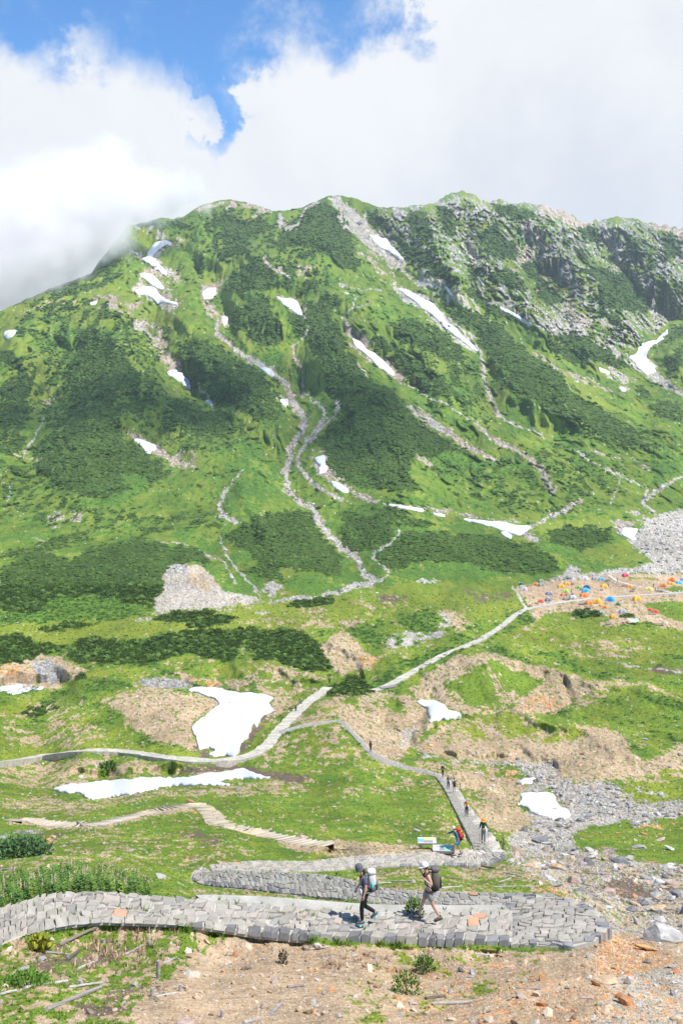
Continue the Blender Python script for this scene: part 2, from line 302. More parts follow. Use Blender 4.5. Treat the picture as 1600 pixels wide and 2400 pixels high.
SNOW = [
 (A_((720,262),(760,256),(793,265),(790,280),(750,290),(720,310),(700,335),(735,365),(765,395),(778,432),(740,415),(700,385),(645,345),(650,335),(675,330),(680,300),(695,278)), 'long hooked snow patch highest on the left slope below the cloud'),
 (A_((640,418),(660,412),(700,420),(725,445),(757,482),(735,485),(700,465),(665,440)), 'middle snow patch of the three in the upper left gully'),
 (A_((620,488),(650,485),(655,470),(690,478),(720,485),(725,505),(760,535),(815,550),(815,557),(750,540),(725,545),(700,525),(665,508),(625,500)), 'lowest ragged snow patch of the three in the upper left gully'),
 (A_((935,495),(960,482),(990,480),(992,500),(975,525),(940,528),(933,510)), 'small square snow patch at the head of the central gully'),
 (A_((1020,610),(1045,612),(1043,640),(1030,652),(1020,630)), 'tiny snow patch just below the gully head'),
 (A_((1270,518),(1300,530),(1340,530),(1365,545),(1385,590),(1388,607),(1365,600),(1330,570),(1295,545)), 'wedge shaped snow patch right of the pine covered spur'),
 (A_((22,680),(45,675),(75,675),(70,688),(35,712),(22,700)), 'small snow patch at the far left edge of the mountain'),
 (A_((410,548),(445,543),(440,552),(415,555)), 'tiny snow sliver on the bare shoulder at upper left'),
 (A_((762,870),(775,855),(815,855),(865,885),(880,910),(880,935),(897,957),(860,940),(820,905),(775,885)), 'snow tongue at the foot of the brown scree on the left slope'),
 (C_((945,368),(960,366),(978,385),(970,390),(950,378)), 'tiny snow patch below the scree tongue on the left slope'),
 (C_((1195,218),(1245,225),(1262,255),(1235,250)), 'small snow patch where the central gully narrows'),
 (C_((1288,365),(1322,362),(1322,385),(1310,392),(1290,378)), 'small round snow patch left of the rocky torrent'),
 (C_((612,543),(640,548),(715,575),(718,590),(700,592),(690,612),(672,608),(650,575)), 'snow patch above the rounded pine knoll at lower left'),
 (C_((1445,635),(1460,622),(1490,622),(1500,655),(1512,680),(1490,705),(1460,708),(1460,680),(1470,665),(1448,650)), 'upright snow patch at the left foot of the big dark spur'),
 (D_((-50,742),(-38,738),(0,755),(30,778),(32,792),(0,785),(-35,765)), 'thin snow patch under the foot of the big dark spur'),
 (B_((50,710),(90,730),(110,760),(150,780),(190,815),(225,850),(245,880),(215,870),(160,830),(110,780),(60,740)), 'narrow slanting snow streak in the middle of the face'),
 (B_((258,482),(300,490),(340,512),(370,530),(420,555),(450,590),(480,640),(530,670),(560,710),(600,740),(625,770),(615,765),(580,740),(545,715),(500,680),(440,625),(400,590),(365,570),(345,545),(300,515)), 'longest slanting snow streak right of the central spur'),
 (B_((130,235),(160,238),(180,255),(205,255),(225,290),(260,320),(285,350),(260,340),(215,310),(170,285),(150,262)), 'snow patch high in the grey scree chute below the summit'),
 (B_((465,462),(490,485),(510,512),(495,500)), 'sliver of snow under the grey crags'),
 (B_((725,565),(780,590),(830,620),(875,645),(860,647),(790,605),(740,578)), 'thin line of snow along the foot of the crags'),
 (B_((1500,660),(1502,690),(1460,725),(1420,755),(1400,790),(1410,810),(1440,835),(1450,865),(1400,880),(1365,850),(1340,815),(1305,795),(1290,785),(1340,790),(1370,740),(1400,725),(1440,715),(1480,680)), 'forked snowfield in the valley at the far right'),
 (B_((1180,845),(1230,865),(1225,872),(1190,862)), 'sliver of snow on the bare bank left of the forked snowfield'),
 (D_((1270,308),(1300,312),(1305,325),(1280,320)), 'tiny snow spot on the green slope at right'),
 (D_((215,847),(270,850),(330,862),(375,870),(370,880),(300,865),(215,855)), 'thin upper strip of snow along the stream at the mountain foot'),
 (D_((420,885),(475,895),(475,902),(425,893)), 'short strip of snow along the stream at the mountain foot'),
 (F_((510,120),(600,135),(660,138),(740,145),(800,160),(870,162),(850,180),(820,200),(780,195),(740,180),(690,165),(600,140)), 'broad white snow tongue above the dark pine thicket'),
 (F_((730,190),(755,188),(780,205),(775,218),(740,205)), 'small snow patch just below the broad snow tongue'),
 (F_((1290,172),(1360,175),(1340,205),(1350,222),(1330,225),(1285,200)), 'snow patch on the edge of the grey boulder field'),
 (E_((0,903),(100,888),(105,900),(60,915),(0,920)), 'upper slab of dirty snow under the eroded bank at left'),
 (E_((30,927),(120,905),(200,900),(200,910),(130,918),(60,937)), 'lower slab of snow under the eroded bank at left'),
 (G_((845,228),(900,215),(960,210),(1000,215),(1040,230),(1100,238),(1160,240),(1210,248),(1260,270),(1235,290),(1260,320),(1250,335),(1215,345),(1200,375),(1175,400),(1160,385),(1155,410),(1140,450),(1110,475),(1100,520),(1070,540),(1035,535),(1000,538),(965,535),(945,525),(985,505),(960,495),(920,500),(900,475),(905,450),(885,430),(875,400),(900,380),(930,355),(960,325),(1000,300),(990,275),(960,262),(900,248)), 'largest white snowfield beside the paved path in the hollow'),
 (G_((235,685),(300,665),(400,655),(480,645),(600,640),(640,628),(800,630),(870,625),(960,608),(1050,605),(1080,590),(1110,588),(1160,605),(1220,625),(1270,630),(1200,640),(1120,640),(1000,645),(1000,652),(1105,665),(1060,670),(950,670),(830,672),(760,675),(735,680),(740,690),(650,700),(540,720),(470,725),(430,735),(375,735),(390,715),(370,708),(270,700)), 'long flat snowfield below the valley path'),
 (H_((325,278),(370,272),(420,275),(450,282),(480,295),(490,318),(540,330),(562,352),(520,360),(460,365),(430,378),(405,385),(395,375),(405,360),(390,335),(392,320),(370,310),(350,290)), 'snow patch between the two tan mounds right of the path'),
 (H_((815,705),(860,698),(960,700),(985,715),(985,740),(1000,760),(1035,770),(1050,790),(1055,805),(1030,820),(960,822),(910,810),(870,790),(850,770),(800,755),(825,740)), 'snow patch in the grey stony gully at right'),
 (H_((800,655),(840,635),(880,632),(895,640),(870,655),(820,660)), 'little snow patch above the one in the stony gully'),
]
# ------------------------------------------------------------------ ground cover outlines
# (class, fraction covered, edge raggedness, outline)
GR, PI, BU, OL, DI, OR, SG, SB, RK, WE, PA, GV = range(12)
COVER = [
 # --- mountain, general tone
 (OL, .45, 12, A_((0,580),(440,400),(640,540),(820,600),(900,700),(700,640),(420,640),(200,600),(0,640))),
 (OL, .5, 10, C_((0,60),(130,80),(210,200),(220,380),(180,480),(120,420),(170,300),(100,200),(0,130))),
 (OL, .5, 10, C_((540,130),(620,170),(640,240),(700,330),(600,320),(560,220))),
 (BU, .6, 10, C_((1100,560),(1300,580),(1320,700),(1300,800),(1150,860),(1050,900),(1000,800),(1080,700))),
 (OL, .5, 10, D_((830,120),(960,200),(1180,330),(1300,430),(1150,420),(1000,300),(880,180))),
 (OL, .6, 8, D_((880,960),(1000,910),(1200,930),(1200,985),(880,985))),
 (BU, .4, 12, D_((600,150),(720,330),(830,460),(1060,560),(1300,700),(1000,620),(760,480),(640,300))),
 (BU, .6, 10, F_((860,170),(1250,250),(1400,330),(1200,370),(1090,370),(1000,360),(960,290),(880,230))),
 (OL, .6, 10, F_((860,170),(1000,130),(1240,130),(1250,180),(1150,160),(1020,165),(950,180),(950,235))),
 (OL, .6, 9, F_((1180,260),(1300,230),(1400,310),(1350,340),(1200,340),(1080,300))),
 (SB, .45, 10, C_((210,920),(260,880),(380,890),(420,890),(360,920),(270,940),(230,950))),
 (SB, .4, 8, C_((780,650),(850,590),(900,600),(900,680),(850,690))),
 (SB, .35, 6, C_((190,380),(220,300),(250,310),(230,400),(200,440))),
 (SB, .35, 10, A_((400,540),(500,510),(660,555),(600,590),(440,600))),
 (DI, .3, 8, A_((150,560),(280,535),(420,530),(280,560),(160,590),(80,620))),
 (SB, .35, 8, A_((1230,390),(1400,370),(1500,410),(1400,430),(1260,420))),
 (SB, .35, 9, B_((60,240),(160,330),(250,440),(240,470),(150,430),(100,320))),
 # pine scrub on the mountain
 (PI, .9, 7, A_((985,170),(1040,150),(1150,170),(1250,140),(1200,180),(1240,210),(1180,235),(1130,270),(1080,330),(1050,345),(1000,335),(1040,290),(1010,250),(1015,210))),
 (PI, .95, 7, A_((1300,200),(1340,160),(1410,90),(1480,80),(1568,130),(1620,190),(1590,210),(1620,250),(1630,310),(1660,380),(1600,395),(1560,370),(1500,330),(1400,300),(1250,300),(1240,290),(1290,250))),
 (PI, .92, 7, A_((1070,410),(1200,330),(1240,360),(1255,420),(1260,480),(1180,490),(1120,500),(1060,500),(1020,480),(1040,440))),
 (PI, .85, 8, A_((1120,560),(1200,500),(1240,540),(1260,600),(1300,650),(1290,740),(1200,740),(1150,720),(1110,680),(1060,650),(1050,620))),
 (PI, .8, 7, A_((600,190),(700,170),(800,180),(890,205),(880,215),(780,200),(650,205))),
 (PI, .7, 7, A_((440,390),(480,360),(570,350),(600,360),(540,385),(480,392))),
 (PI, .5, 8, A_((180,490),(300,440),(420,410),(590,400),(560,430),(500,460),(400,500),(280,520),(170,510))),
 (PI, .7, 7, A_((40,560),(150,520),(200,530),(120,545),(60,570))),
 (PI, .5, 8, A_((1440,560),(1500,500),(1568,520),(1568,600),(1470,600))),
 (PI, .4, 8, A_((1260,420),(1400,440),(1500,450),(1450,490),(1300,480))),
 (PI, .8, 9, C_((350,60),(440,40),(520,90),(560,130),(610,220),(660,270),(640,300),(560,330),(540,400),(560,440),(470,480),(430,460),(330,450),(380,390),(320,370),(310,280),(330,200),(380,170),(330,150))),
 (PI, .7, 8, C_((0,150),(50,130),(120,180),(110,210),(60,220),(0,190))),
 (PI, .75, 9, C_((0,280),(100,240),(150,270),(155,330),(120,380),(150,440),(100,500),(110,600),(60,620),(0,600))),
 (PI, .82, 9, C_((820,100),(900,90),(1000,110),(1060,160),(1130,190),(1180,230),(1210,290),(1250,350),(1290,400),(1300,440),(1200,460),(1140,440),(1060,380),(1010,380),(950,320),(900,250),(870,180))),
 (PI, .8, 9, C_((800,370),(850,355),(920,400),(1040,430),(1070,470),(1100,500),(1000,530),(900,520),(800,490),(790,430),(770,400))),
 (PI, .93, 9, C_((160,600),(250,520),(330,480),(420,470),(520,490),(600,560),(650,600),(720,640),(790,690),(740,740),(680,760),(600,770),(540,810),(470,830),(360,800),(280,780),(230,740),(180,700),(155,650))),
 (BU, .7, 8, C_((200,740),(300,780),(480,830),(600,770),(560,720),(640,700),(700,760),(560,850),(400,850),(230,790))),
 (PI, .95, 7, D_((-250,-20),(-180,-60),(-90,-90),(0,60),(30,140),(90,220),(120,270),(240,330),(290,400),(400,490),(490,550),(560,590),(700,680),(560,700),(520,740),(440,690),(380,640),(300,640),(320,710),(360,770),(330,790),(200,780),(80,770),(0,735),(-50,690),(-90,620),(-120,560),(-50,500),(0,460),(-20,380),(-60,340),(-88,220),(-150,100),(-230,40))),
 (BU, .6, 8, D_((380,640),(500,590),(640,650),(720,720),(620,750),(540,760),(460,700))),
 (PI, .82, 7, D_((230,10),(330,0),(400,20),(480,60),(530,110),(580,190),(500,190),(440,160),(380,150),(350,110),(260,90),(240,50))),
 (PI, .85, 7, D_((260,150),(320,170),(400,230),(500,300),(570,360),(480,350),(390,310),(310,250),(250,180))),
 (PI, .6, 7, B_((140,690),(240,730),(260,770),(200,770),(150,720))),
 (PI, .85, 9, D_((540,0),(700,0),(800,110),(900,170),(1000,240),(1060,310),(1150,380),(1250,450),(1400,560),(1480,600),(1370,600),(1200,530),(1090,480),(990,450),(900,380),(780,340),(730,300),(750,240),(690,180),(640,120),(600,50))),
 (PI, .88, 9, B_((430,520),(560,560),(640,600),(740,660),(700,700),(800,760),(720,760),(640,700),(560,640),(470,570))),
 (PI, .9, 7, D_((990,80),(1060,40),(1120,50),(1200,120),(1330,220),(1250,220),(1150,180),(1060,150),(1010,110))),
 (PI, .85, 7, D_((910,80),(1000,110),(1130,180),(1180,230),(1060,200),(960,150))),
 (PI, .75, 8, D_((1400,380),(1500,370),(1568,400),(1568,480),(1450,440))),
 (PI, .7, 8, D_((1340,310),(1400,320),(1440,370),(1380,370))),
 (PI, .85, 7, D_((1470,690),(1540,650),(1568,690),(1568,700),(1480,710))),
 (PI, .85, 7, D_((1510,60),(1568,20),(1568,80),(1480,110))),
 (PI, .8, 7, D_((1480,180),(1568,120),(1568,200),(1520,240))),
 (PI, .35, 10, D_((1100,380),(1300,470),(1560,560),(1560,620),(1300,600),(1000,480))),
 (PI, .24, 14, C_((60,200),(330,60),(640,90),(760,330),(1000,420),(1180,560),(900,620),(640,520),(200,500),(100,420))),
 (PI, .18, 12, C_((0,640),(160,680),(420,860),(700,900),(1000,860),(1050,960),(600,985),(0,900))),
 (PI, .24, 12, A_((200,450),(640,620),(1000,760),(1250,880),(1300,980),(900,980),(700,800),(300,760),(60,700))),
 (PI, .18, 12, D_((700,640),(1000,560),(1300,700),(1200,860),(800,900),(500,800))),
 (PI, .24, 12, A_((1000,90),(1300,140),(1500,400),(1400,520),(1200,330),(1000,380),(900,250))),
 (PI, .2, 12, D_((100,100),(300,60),(620,200),(700,480),(500,420),(300,300))),
 # --- crags
 (RK, .32, 10, B_((150,115),(420,95),(550,30),(640,70),(720,68),(880,80),(1010,120),(1110,170),(1260,145),(1400,175),(1700,195),(1700,560),(1568,560),(1500,640),(1360,740),(1290,780),(1140,700),(990,705),(850,640),(700,540),(560,480),(500,520),(440,470),(330,380),(240,300),(180,220),(140,150))),
 (SG, .85, 8, B_((0,75),(60,110),(130,200),(230,280),(300,370),(330,440),(400,480),(460,520),(340,450),(240,385),(150,310),(60,240),(0,200),(-30,140))),
 (SG, .6, 8, B_((330,440),(420,500),(500,540),(640,600),(600,540),(480,460),(380,400))),
 (SB, .75, 8, B_((800,275),(850,300),(930,350),(1000,380),(1010,400),(930,345),(870,345),(820,380),(815,330))),
 (SG, .5, 10, B_((790,560),(900,560),(1000,560),(1080,600),(1140,640),(1120,690),(1060,670),(1000,710),(900,660),(800,620))),
 (SB, .75, 8, B_((1010,530),(1060,550),(1140,630),(1130,680),(1090,640),(1060,600))),
 (SG, .75, 7, B_((1150,700),(1250,750),(1400,860),(1440,900),(1370,870),(1280,800),(1180,740))),
 (SG, .4, 8, B_((1260,380),(1320,420),(1450,540),(1500,640),(1420,700),(1400,600),(1300,480))),
 (SB, .85, 7, B_((880,86),(1010,123),(1110,173),(1180,163),(1120,230),(1070,230),(1000,170),(930,150))),
 (SB, .85, 7, B_((1400,183),(1700,198),(1700,290),(1568,290),(1540,240),(1480,220),(1420,210))),
 (SG, .5, 8, B_((560,230),(600,300),(680,400),(660,450),(600,360),(540,290))),
 (SB, .5, 9, B_((840,160),(960,260),(1000,330),(920,300),(850,230))),
] + [(PI, .88, 7, B_(*q)) for q in [
 ((110,140),(160,120),(200,170),(230,220),(150,200),(110,160)),
 ((240,250),(300,270),(400,320),(460,380),(520,420),(550,460),(480,460),(400,400),(330,360),(270,310)),
 ((640,230),(700,180),(760,240),(810,300),(820,350),(760,360),(700,330),(650,290)),
 ((580,400),(600,365),(640,410),(640,450),(590,440)),
 ((680,400),(760,390),(860,460),(840,490),(780,490),(740,470),(680,450)),
 ((820,380),(880,350),(950,380),(960,450),(1030,530),(960,560),(900,520),(860,440)),
 ((690,100),(760,90),(860,130),(900,160),(800,170),(720,130)),
 ((1060,400),(1180,380),(1300,420),(1380,480),(1430,560),(1400,590),(1300,590),(1200,560),(1120,540),(1180,500),(1160,440)),
 ((1130,570),(1200,580),(1280,620),(1290,660),(1200,620)),
 ((1480,230),(1530,230),(1560,320),(1500,350),(1480,300)),
 ((550,475),(620,490),(720,560),(800,610),(850,650),(700,600),(600,540)),
 ((1140,600),(1240,680),(1240,710),(1150,650)),
 ((300,130),(380,130),(420,230),(380,290),(320,220)), ((430,100),(500,110),(540,200),(500,260),(450,180)), ((1090,200),(1160,190),(1180,280),(1120,270)), ((1300,230),(1360,260),(1380,350),(1310,320)), ((1080,290),(1140,330),(1130,380),(1080,360))]] + [
 (GR, .6, 8, B_((760,370),(800,390),(880,450),(900,560),(940,620),(900,640),(860,560),(850,470))),
 (GR, .5, 8, B_((960,400),(1000,450),(1100,560),(1140,600),(1080,580),(1000,500))),
 (GR, .6, 6, B_((400,300),(440,280),(460,310),(420,330))),
 (SB, .75, 7, A_((890,110),(1000,80),(1120,90),(1250,130),(1210,140),(1180,160),(1170,120),(1060,110),(1000,95),(930,120),(910,150))),
 (SG, .8, 7, A_((1480,60),(1568,50),(1600,120),(1568,130),(1520,90))),
 (SB, .6, 6, A_((1270,160),(1310,150),(1300,190),(1280,190))),
 (SG, .45, 9, A_((600,200),(740,200),(800,230),(740,245),(620,240))),
 (SB, .45, 9, A_((600,315),(660,300),(700,265),(790,245),(860,265),(800,290),(730,310),(740,350),(790,390),(850,460),(800,440),(760,430),(770,480),(820,550),(800,600),(740,545),(650,490),(590,470),(640,450),(640,400),(660,370))),
 (SG, .7, 7, A_((600,315),(645,330),(700,390),(780,440),(820,455),(790,390),(740,350),(735,310),(710,300),(700,340),(660,350),(640,310))),
 (SG, .7, 7, A_((600,480),(640,450),(700,470),(730,500),(760,540),(810,600),(770,590),(720,545),(640,510))),
 (SB, .6, 8, A_((930,440),(960,460),(1030,440),(1000,500),(960,540),(1000,590),(1050,600),(1040,650),(1020,690),(1060,740),(1150,800),(1210,830),(1180,830),(1040,740),(980,690),(1000,640),(910,570),(920,500))),
 (SB, .6, 8, A_((1270,510),(1340,520),(1400,570),(1420,620),(1380,620),(1330,580))),
 (SB, .72, 10, C_((600,0),(660,0),(740,40),(800,170),(870,240),(900,290),(980,360),(1010,410),(960,370),(880,280),(790,230),(730,180),(700,100),(640,40))),
 (SG, .5, 8, C_((590,0),(700,20),(720,90),(640,60))),
 (SB, .65, 8, C_((550,500),(640,530),(720,570),(800,640),(770,650),(700,620),(640,560))),
 (SB, .7, 6, C_((1270,350),(1330,330),(1350,380),(1310,400))),
 (SB, .6, 7, C_((1420,590),(1480,600),(1530,690),(1568,740),(1568,760),(1500,740),(1450,700))),
 (SB, .55, 7, C_((1190,200),(1250,210),(1280,260),(1240,270))),
 (SB, .6, 7, B_((0,600),(40,650),(120,720),(200,790),(260,870),(310,910),(250,900),(160,840),(60,760),(10,690))),
 (SG, .8, 7, B_((215,450),(300,480),(400,530),(480,600),(530,650),(600,700),(640,780),(600,770),(530,730),(440,650),(370,600),(330,560),(260,510))),
 (SB, .7, 6, D_((340,625),(380,630),(425,660),(410,672),(360,650))),
 (SG, .8, 7, D_((1380,180),(1420,170),(1480,260),(1568,335),(1568,352),(1480,320),(1400,275))),
 (SG, .6, 8, D_((1100,150),(1180,200),(1330,270),(1330,285),(1230,275),(1150,210))),
 (SB, .7, 6, D_((1265,300),(1310,305),(1318,325),(1280,322))),
 (SB, .55, 7, D_((870,130),(1000,220),(1150,280),(1300,345),(1300,355),(1140,300),(990,240),(880,150))),
 (SB, .5, 6, D_((0,740),(60,775),(150,825),(300,848),(450,870),(600,895),(720,915),(830,925),(700,930),(560,905),(420,885),(250,852),(120,840),(50,805))),
 (SB, .35, 7, D_((1130,580),(1300,640),(1430,660),(1420,700),(1320,660),(1150,610))),
 (PI, .7, 6, D_((1450,680),(1560,640),(1568,700),(1480,715))),
 (BU, .6, 8, D_((1440,560),(1568,560),(1568,700),(1420,760),(1440,700),(1400,620))),
 # --- eroded river cliff and foot of the mountain
 (BU, .92, 9, E_((0,560),(150,540),(250,490),(360,470),(540,480),(620,530),(690,560),(640,590),(330,595),(160,605),(0,610))),
 (BU, .6, 10, E_((900,200),(1040,180),(1060,300),(1200,420),(1180,480),(1080,470),(1020,440),(960,360),(900,340))),
 (BU, .6, 10, F_((0,90),(200,60),(420,100),(620,170),(800,220),(950,280),(1020,370),(960,400),(700,400),(400,420),(150,440),(0,430))),
 (BU, .6, 10, E_((1200,380),(1568,400),(1568,480),(1300,450))),
 (PI, .96, 9, E_((0,380),(90,310),(200,290),(330,320),(430,260),(560,230),(660,210),(740,240),(860,300),(860,350),(760,370),(750,460),(710,490),(690,540),(600,520),(540,490),(360,480),(250,500),(150,560),(0,540))),
 (PI, .6, 9, E_((60,270),(200,240),(330,200),(430,180),(400,230),(250,270),(120,300),(0,310))),
 (PI, .8, 7, E_((630,180),(730,165),(720,185),(640,190))),
 (PI, .85, 8, E_((780,270),(860,250),(940,280),(960,340),(880,330))),
 (PI, .9, 9, E_((1040,230),(1080,170),(1200,110),(1330,90),(1430,100),(1450,180),(1520,250),(1568,300),(1568,400),(1500,390),(1400,360),(1290,360),(1290,420),(1200,400),(1120,370),(1200,320),(1150,290))),
 (PI, .88, 9, F_((0,100),(100,110),(200,130),(260,190),(230,230),(150,260),(100,290),(50,290),(0,250))),
 (PI, .5, 8, F_((100,80),(260,80),(420,150),(400,175),(260,160))),
 (PI, .96, 7, F_((160,290),(240,240),(270,190),(400,185),(520,200),(640,200),(750,220),(860,240),(930,280),(980,330),(1000,370),(880,390),(700,370),(500,320),(340,330),(280,370),(190,350))),
 (PI, .95, 7, F_((950,180),(1020,165),(1150,160),(1240,180),(1230,230),(1180,250),(1100,280),(1040,260),(950,230))),
 (GV, .985, 4, E_((755,380),(870,345),(920,345),(960,370),(1020,450),(1080,470),(1180,490),(1210,505),(1000,555),(800,565),(685,580),(715,540),(710,490),(750,470))),
 (DI, .5, 6, E_((860,345),(950,360),(990,430),(960,480),(880,440),(850,400))),
 (RK, .75, 5, E_((760,345),(860,335),(860,385),(770,390))),
 (SG, .75, 6, E_((1000,548),(1060,535),(1160,520),(1300,495),(1450,485),(1568,478),(1568,488),(1400,500),(1280,520),(1290,545),(1190,568),(1165,555),(1160,545),(1000,556))),
 (SG, .7, 6, E_((1200,430),(1240,415),(1290,440),(1270,490),(1210,470))),
 (SG, .6, 6, E_((590,600),(650,575),(700,585),(640,600))),
 # --- boulder field above the camp
 (SG, .98, 5, F_((1800,40),(1568,85),(1480,105),(1400,135),(1370,190),(1300,225),(1350,265),(1440,330),(1400,345),(1250,360),(1100,385),(1090,360),(1050,330),(1025,380),(930,414),(1050,408),(1200,388),(1350,378),(1800,390))),
 (SB, .9, 5, F_((1240,130),(1280,125),(1350,150),(1330,180),(1290,175),(1300,215),(1260,190))),
 (SG, .6, 7, D_((1320,870),(1380,880),(1420,930),(1568,870),(1568,985),(1400,985))),
 # --- valley floor
 (OL, .55, 10, E_((0,610),(400,600),(900,540),(1568,490),(1568,620),(1200,640),(800,650),(300,700),(0,680))),
 (OL, .4, 12, F_((0,470),(400,440),(780,450),(820,540),(600,600),(400,520),(200,560),(0,600))),
 (DI, .35, 9, E_((1080,600),(1300,590),(1568,590),(1568,640),(1350,620),(1180,620))),
 (DI, .6, 8, E_((1365,545),(1500,540),(1480,580),(1380,570))),
 (DI, .6, 7, F_((0,600),(120,600),(60,640),(0,640))),
 (DI, .3, 8, F_((50,500),(250,480),(300,520),(150,560))),
 (WE, .35, 6, F_((150,490),(300,480),(280,510),(150,515))),
 (WE, .35, 8, F_((560,450),(760,450),(780,510),(620,520))),
 (SG, .7, 5, F_((340,415),(430,410),(450,420),(350,428))),
 (SG, .6, 7, F_((190,740),(240,660),(300,650),(380,655),(450,630),(440,560),(480,560),(510,620),(440,680),(350,710),(290,740))),
 (DI, .6, 8, F_((430,545),(540,545),(600,600),(570,640),(510,630),(490,580))),
 (BU, .9, 7, F_((270,590),(350,555),(430,560),(440,600),(430,650),(300,650),(270,620))),
 (BU, .8, 8, F_((30,640),(150,620),(200,660),(180,720),(100,700))),
 (OL, .3, 9, F_((880,580),(1500,640),(1568,700),(1568,760),(1100,760),(700,700))),
 (DI, .3, 8, F_((960,720),(1060,700),(1200,680),(1350,690),(1420,700),(1300,780),(1130,770))),
 (DI, .35, 6, F_((780,690),(840,620),(890,600),(870,640))),
 (WE, .5, 6, F_((1380,820),(1568,800),(1568,840),(1400,832))),
 (BU, .5, 8, F_((130,880),(300,780),(500,720),(700,650),(640,700),(450,780),(300,850))),
 # camp ground
 (DI, .985, 3, F_((800,440),(930,415),(1060,408),(1230,382),(1700,385),(1700,650),(1568,640),(1490,625),(1400,600),(1330,610),(1190,625),(1180,610),(1250,590),(1190,560),(1050,555),(930,565),(890,600),(870,565),(860,530),(820,490))),
 (OL, .7, 4, F_((1310,400),(1440,400),(1450,407),(1320,408))),
 (GR, .97, 3, F_((1385,522),(1430,512),(1568,508),(1700,505),(1700,600),(1568,608),(1500,585),(1440,560),(1400,545))),
 (GR, .95, 3, F_((1470,450),(1500,443),(1600,440),(1600,468),(1540,465))),
 (PI, .95, 3, F_((1050,570),(1100,548),(1180,555),(1190,575),(1120,585))),
 (PI, .95, 3, F_((1280,575),(1340,570),(1340,585),(1300,587))),
 (BU, .7, 4, F_((810,560),(870,560),(890,590),(860,620),(810,610))),
 (GR, .8, 3, F_((800,480),(830,480),(860,530),(840,545),(810,520))),
 # near thickets
 (PI, .96, 6, E_((330,740),(360,690),(420,675),(520,690),(640,690),(760,670),(840,650),(900,650),(960,640),(1060,640),(1180,630),(1190,670),(1120,690),(1090,730),(1080,770),(1030,790),(960,770),(860,750),(780,760),(700,790),(560,800),(420,790),(370,800),(320,770))),
 (PI, .96, 6, E_((1160,680),(1200,650),(1300,640),(1400,660),(1450,700),(1500,760),(1560,800),(1490,830),(1400,830),(1330,800),(1260,780),(1170,770),(1150,720))),
 (PI, .9, 6, E_((0,670),(80,660),(140,700),(290,710),(290,730),(190,760),(110,800),(20,830),(0,800))),
 (PI, .9, 5, E_((690,590),(800,560),(900,550),(990,560),(980,590),(860,600),(770,610))),
 (PI, .9, 5, E_((870,610),(950,580),(1080,580),(1060,600),(960,630),(860,630))),
 (PI, .92, 5, E_((1310,530),(1400,500),(1530,495),(1530,520),(1400,540))),
 (PI, .6, 6, E_((160,640),(300,610),(450,610),(350,640))),
 (PI, .92, 4, G_((100,345),(130,310),(200,298),(270,310),(270,325),(150,355))),
 (PI, .92, 4, G_((1490,262),(1520,215),(1568,195),(1630,190),(1695,230),(1688,250),(1568,262))),
 (PI, .5, 5, F_((0,880),(60,850),(130,900),(140,930),(60,950),(0,940))),
 # --- eroded banks and hummocks
 (DI, .9, 7, E_((0,800),(100,790),(200,760),(290,760),(330,800),(400,820),(330,860),(250,920),(190,900),(0,905))),
 (OR, .6, 6, E_((0,800),(40,790),(90,810),(60,840),(0,850))),
 (RK, .8, 5, E_((150,780),(230,772),(300,830),(250,890),(170,880))),
 (SG, .5, 5, E_((50,880),(150,870),(160,900),(60,900))),
 (DI, .9, 6, F_((-20,645),(40,655),(60,680),(100,740),(160,780),(150,810),(60,830),(0,860),(-60,800),(-100,720))),
 (OR, .7, 5, F_((70,750),(100,760),(160,780),(150,800),(90,800))),
 (DI, 0.43, 9, E_((650,860),(800,830),(990,870),(1060,870),(1200,800),(1290,790),(1500,870),(1500,900),(1400,950),(1260,960),(1100,920),(1000,900),(850,905),(600,885))),
 (RK, .85, 4, E_((610,878),(700,858),(850,868),(900,885),(850,910),(700,905))),
 (OR, .5, 4, E_((850,865),(990,875),(1000,900),(890,905))),
 (GR, .5, 8, E_((1350,870),(1500,870),(1510,900),(1400,920))),
 (DI, .75, 10, G_((480,290),(560,240),(640,210),(840,235),(960,270),(1000,300),(930,350),(880,400),(900,470),(920,500),(850,500),(760,470),(640,440),(600,400),(560,330),(490,300))),
 (DI, 0.39, 9, G_((70,420),(250,360),(420,390),(500,430),(440,470),(280,500),(150,500),(40,510),(30,470))),
 (DI, 0.20, 8, G_((0,330),(200,280),(480,260),(460,330),(200,400),(0,430))),
 (OL, .5, 8, G_((0,500),(300,490),(600,470),(900,520),(950,550),(640,520),(300,510),(0,560))),
 (DI, 0.51, 8, G_((0,585),(200,555),(430,540),(620,550),(800,580),(900,582),(1060,580),(1020,605),(870,620),(640,625),(480,640),(250,680),(100,670),(0,650))),
 (GR, .75, 6, G_((460,540),(580,545),(540,570),(510,600),(480,580))),
 (DI, 0.51, 9, G_((0,735),(200,715),(370,740),(740,690),(900,670),(1100,665),(1300,640),(1450,640),(1400,690),(1250,710),(900,710),(740,715),(500,760),(380,800),(200,790),(0,770))),
 (WE, .85, 5, G_((1060,572),(1160,590),(1250,608),(1420,620),(1400,655),(1300,650),(1200,630),(1050,600),(760,612),(860,600),(900,580))),
 (WE, .75, 5, G_((1105,480),(1150,400),(1200,355),(1260,290),(1280,320),(1200,400),(1150,480),(1105,525))),
 (WE, .6, 5, G_((890,480),(960,500),(940,530),(1000,545),(920,560),(880,500))),
 (DI, 0.55, 8, G_((1230,290),(1300,240),(1400,240),(1380,280),(1280,350),(1240,400))),
 (DI, 0.47, 9, G_((1330,360),(1430,300),(1568,240),(1568,360),(1440,380),(1320,410))),
 (DI, 0.27, 9, G_((1280,440),(1568,390),(1568,560),(1300,560),(1150,580),(1230,510))),
 # right of the lane
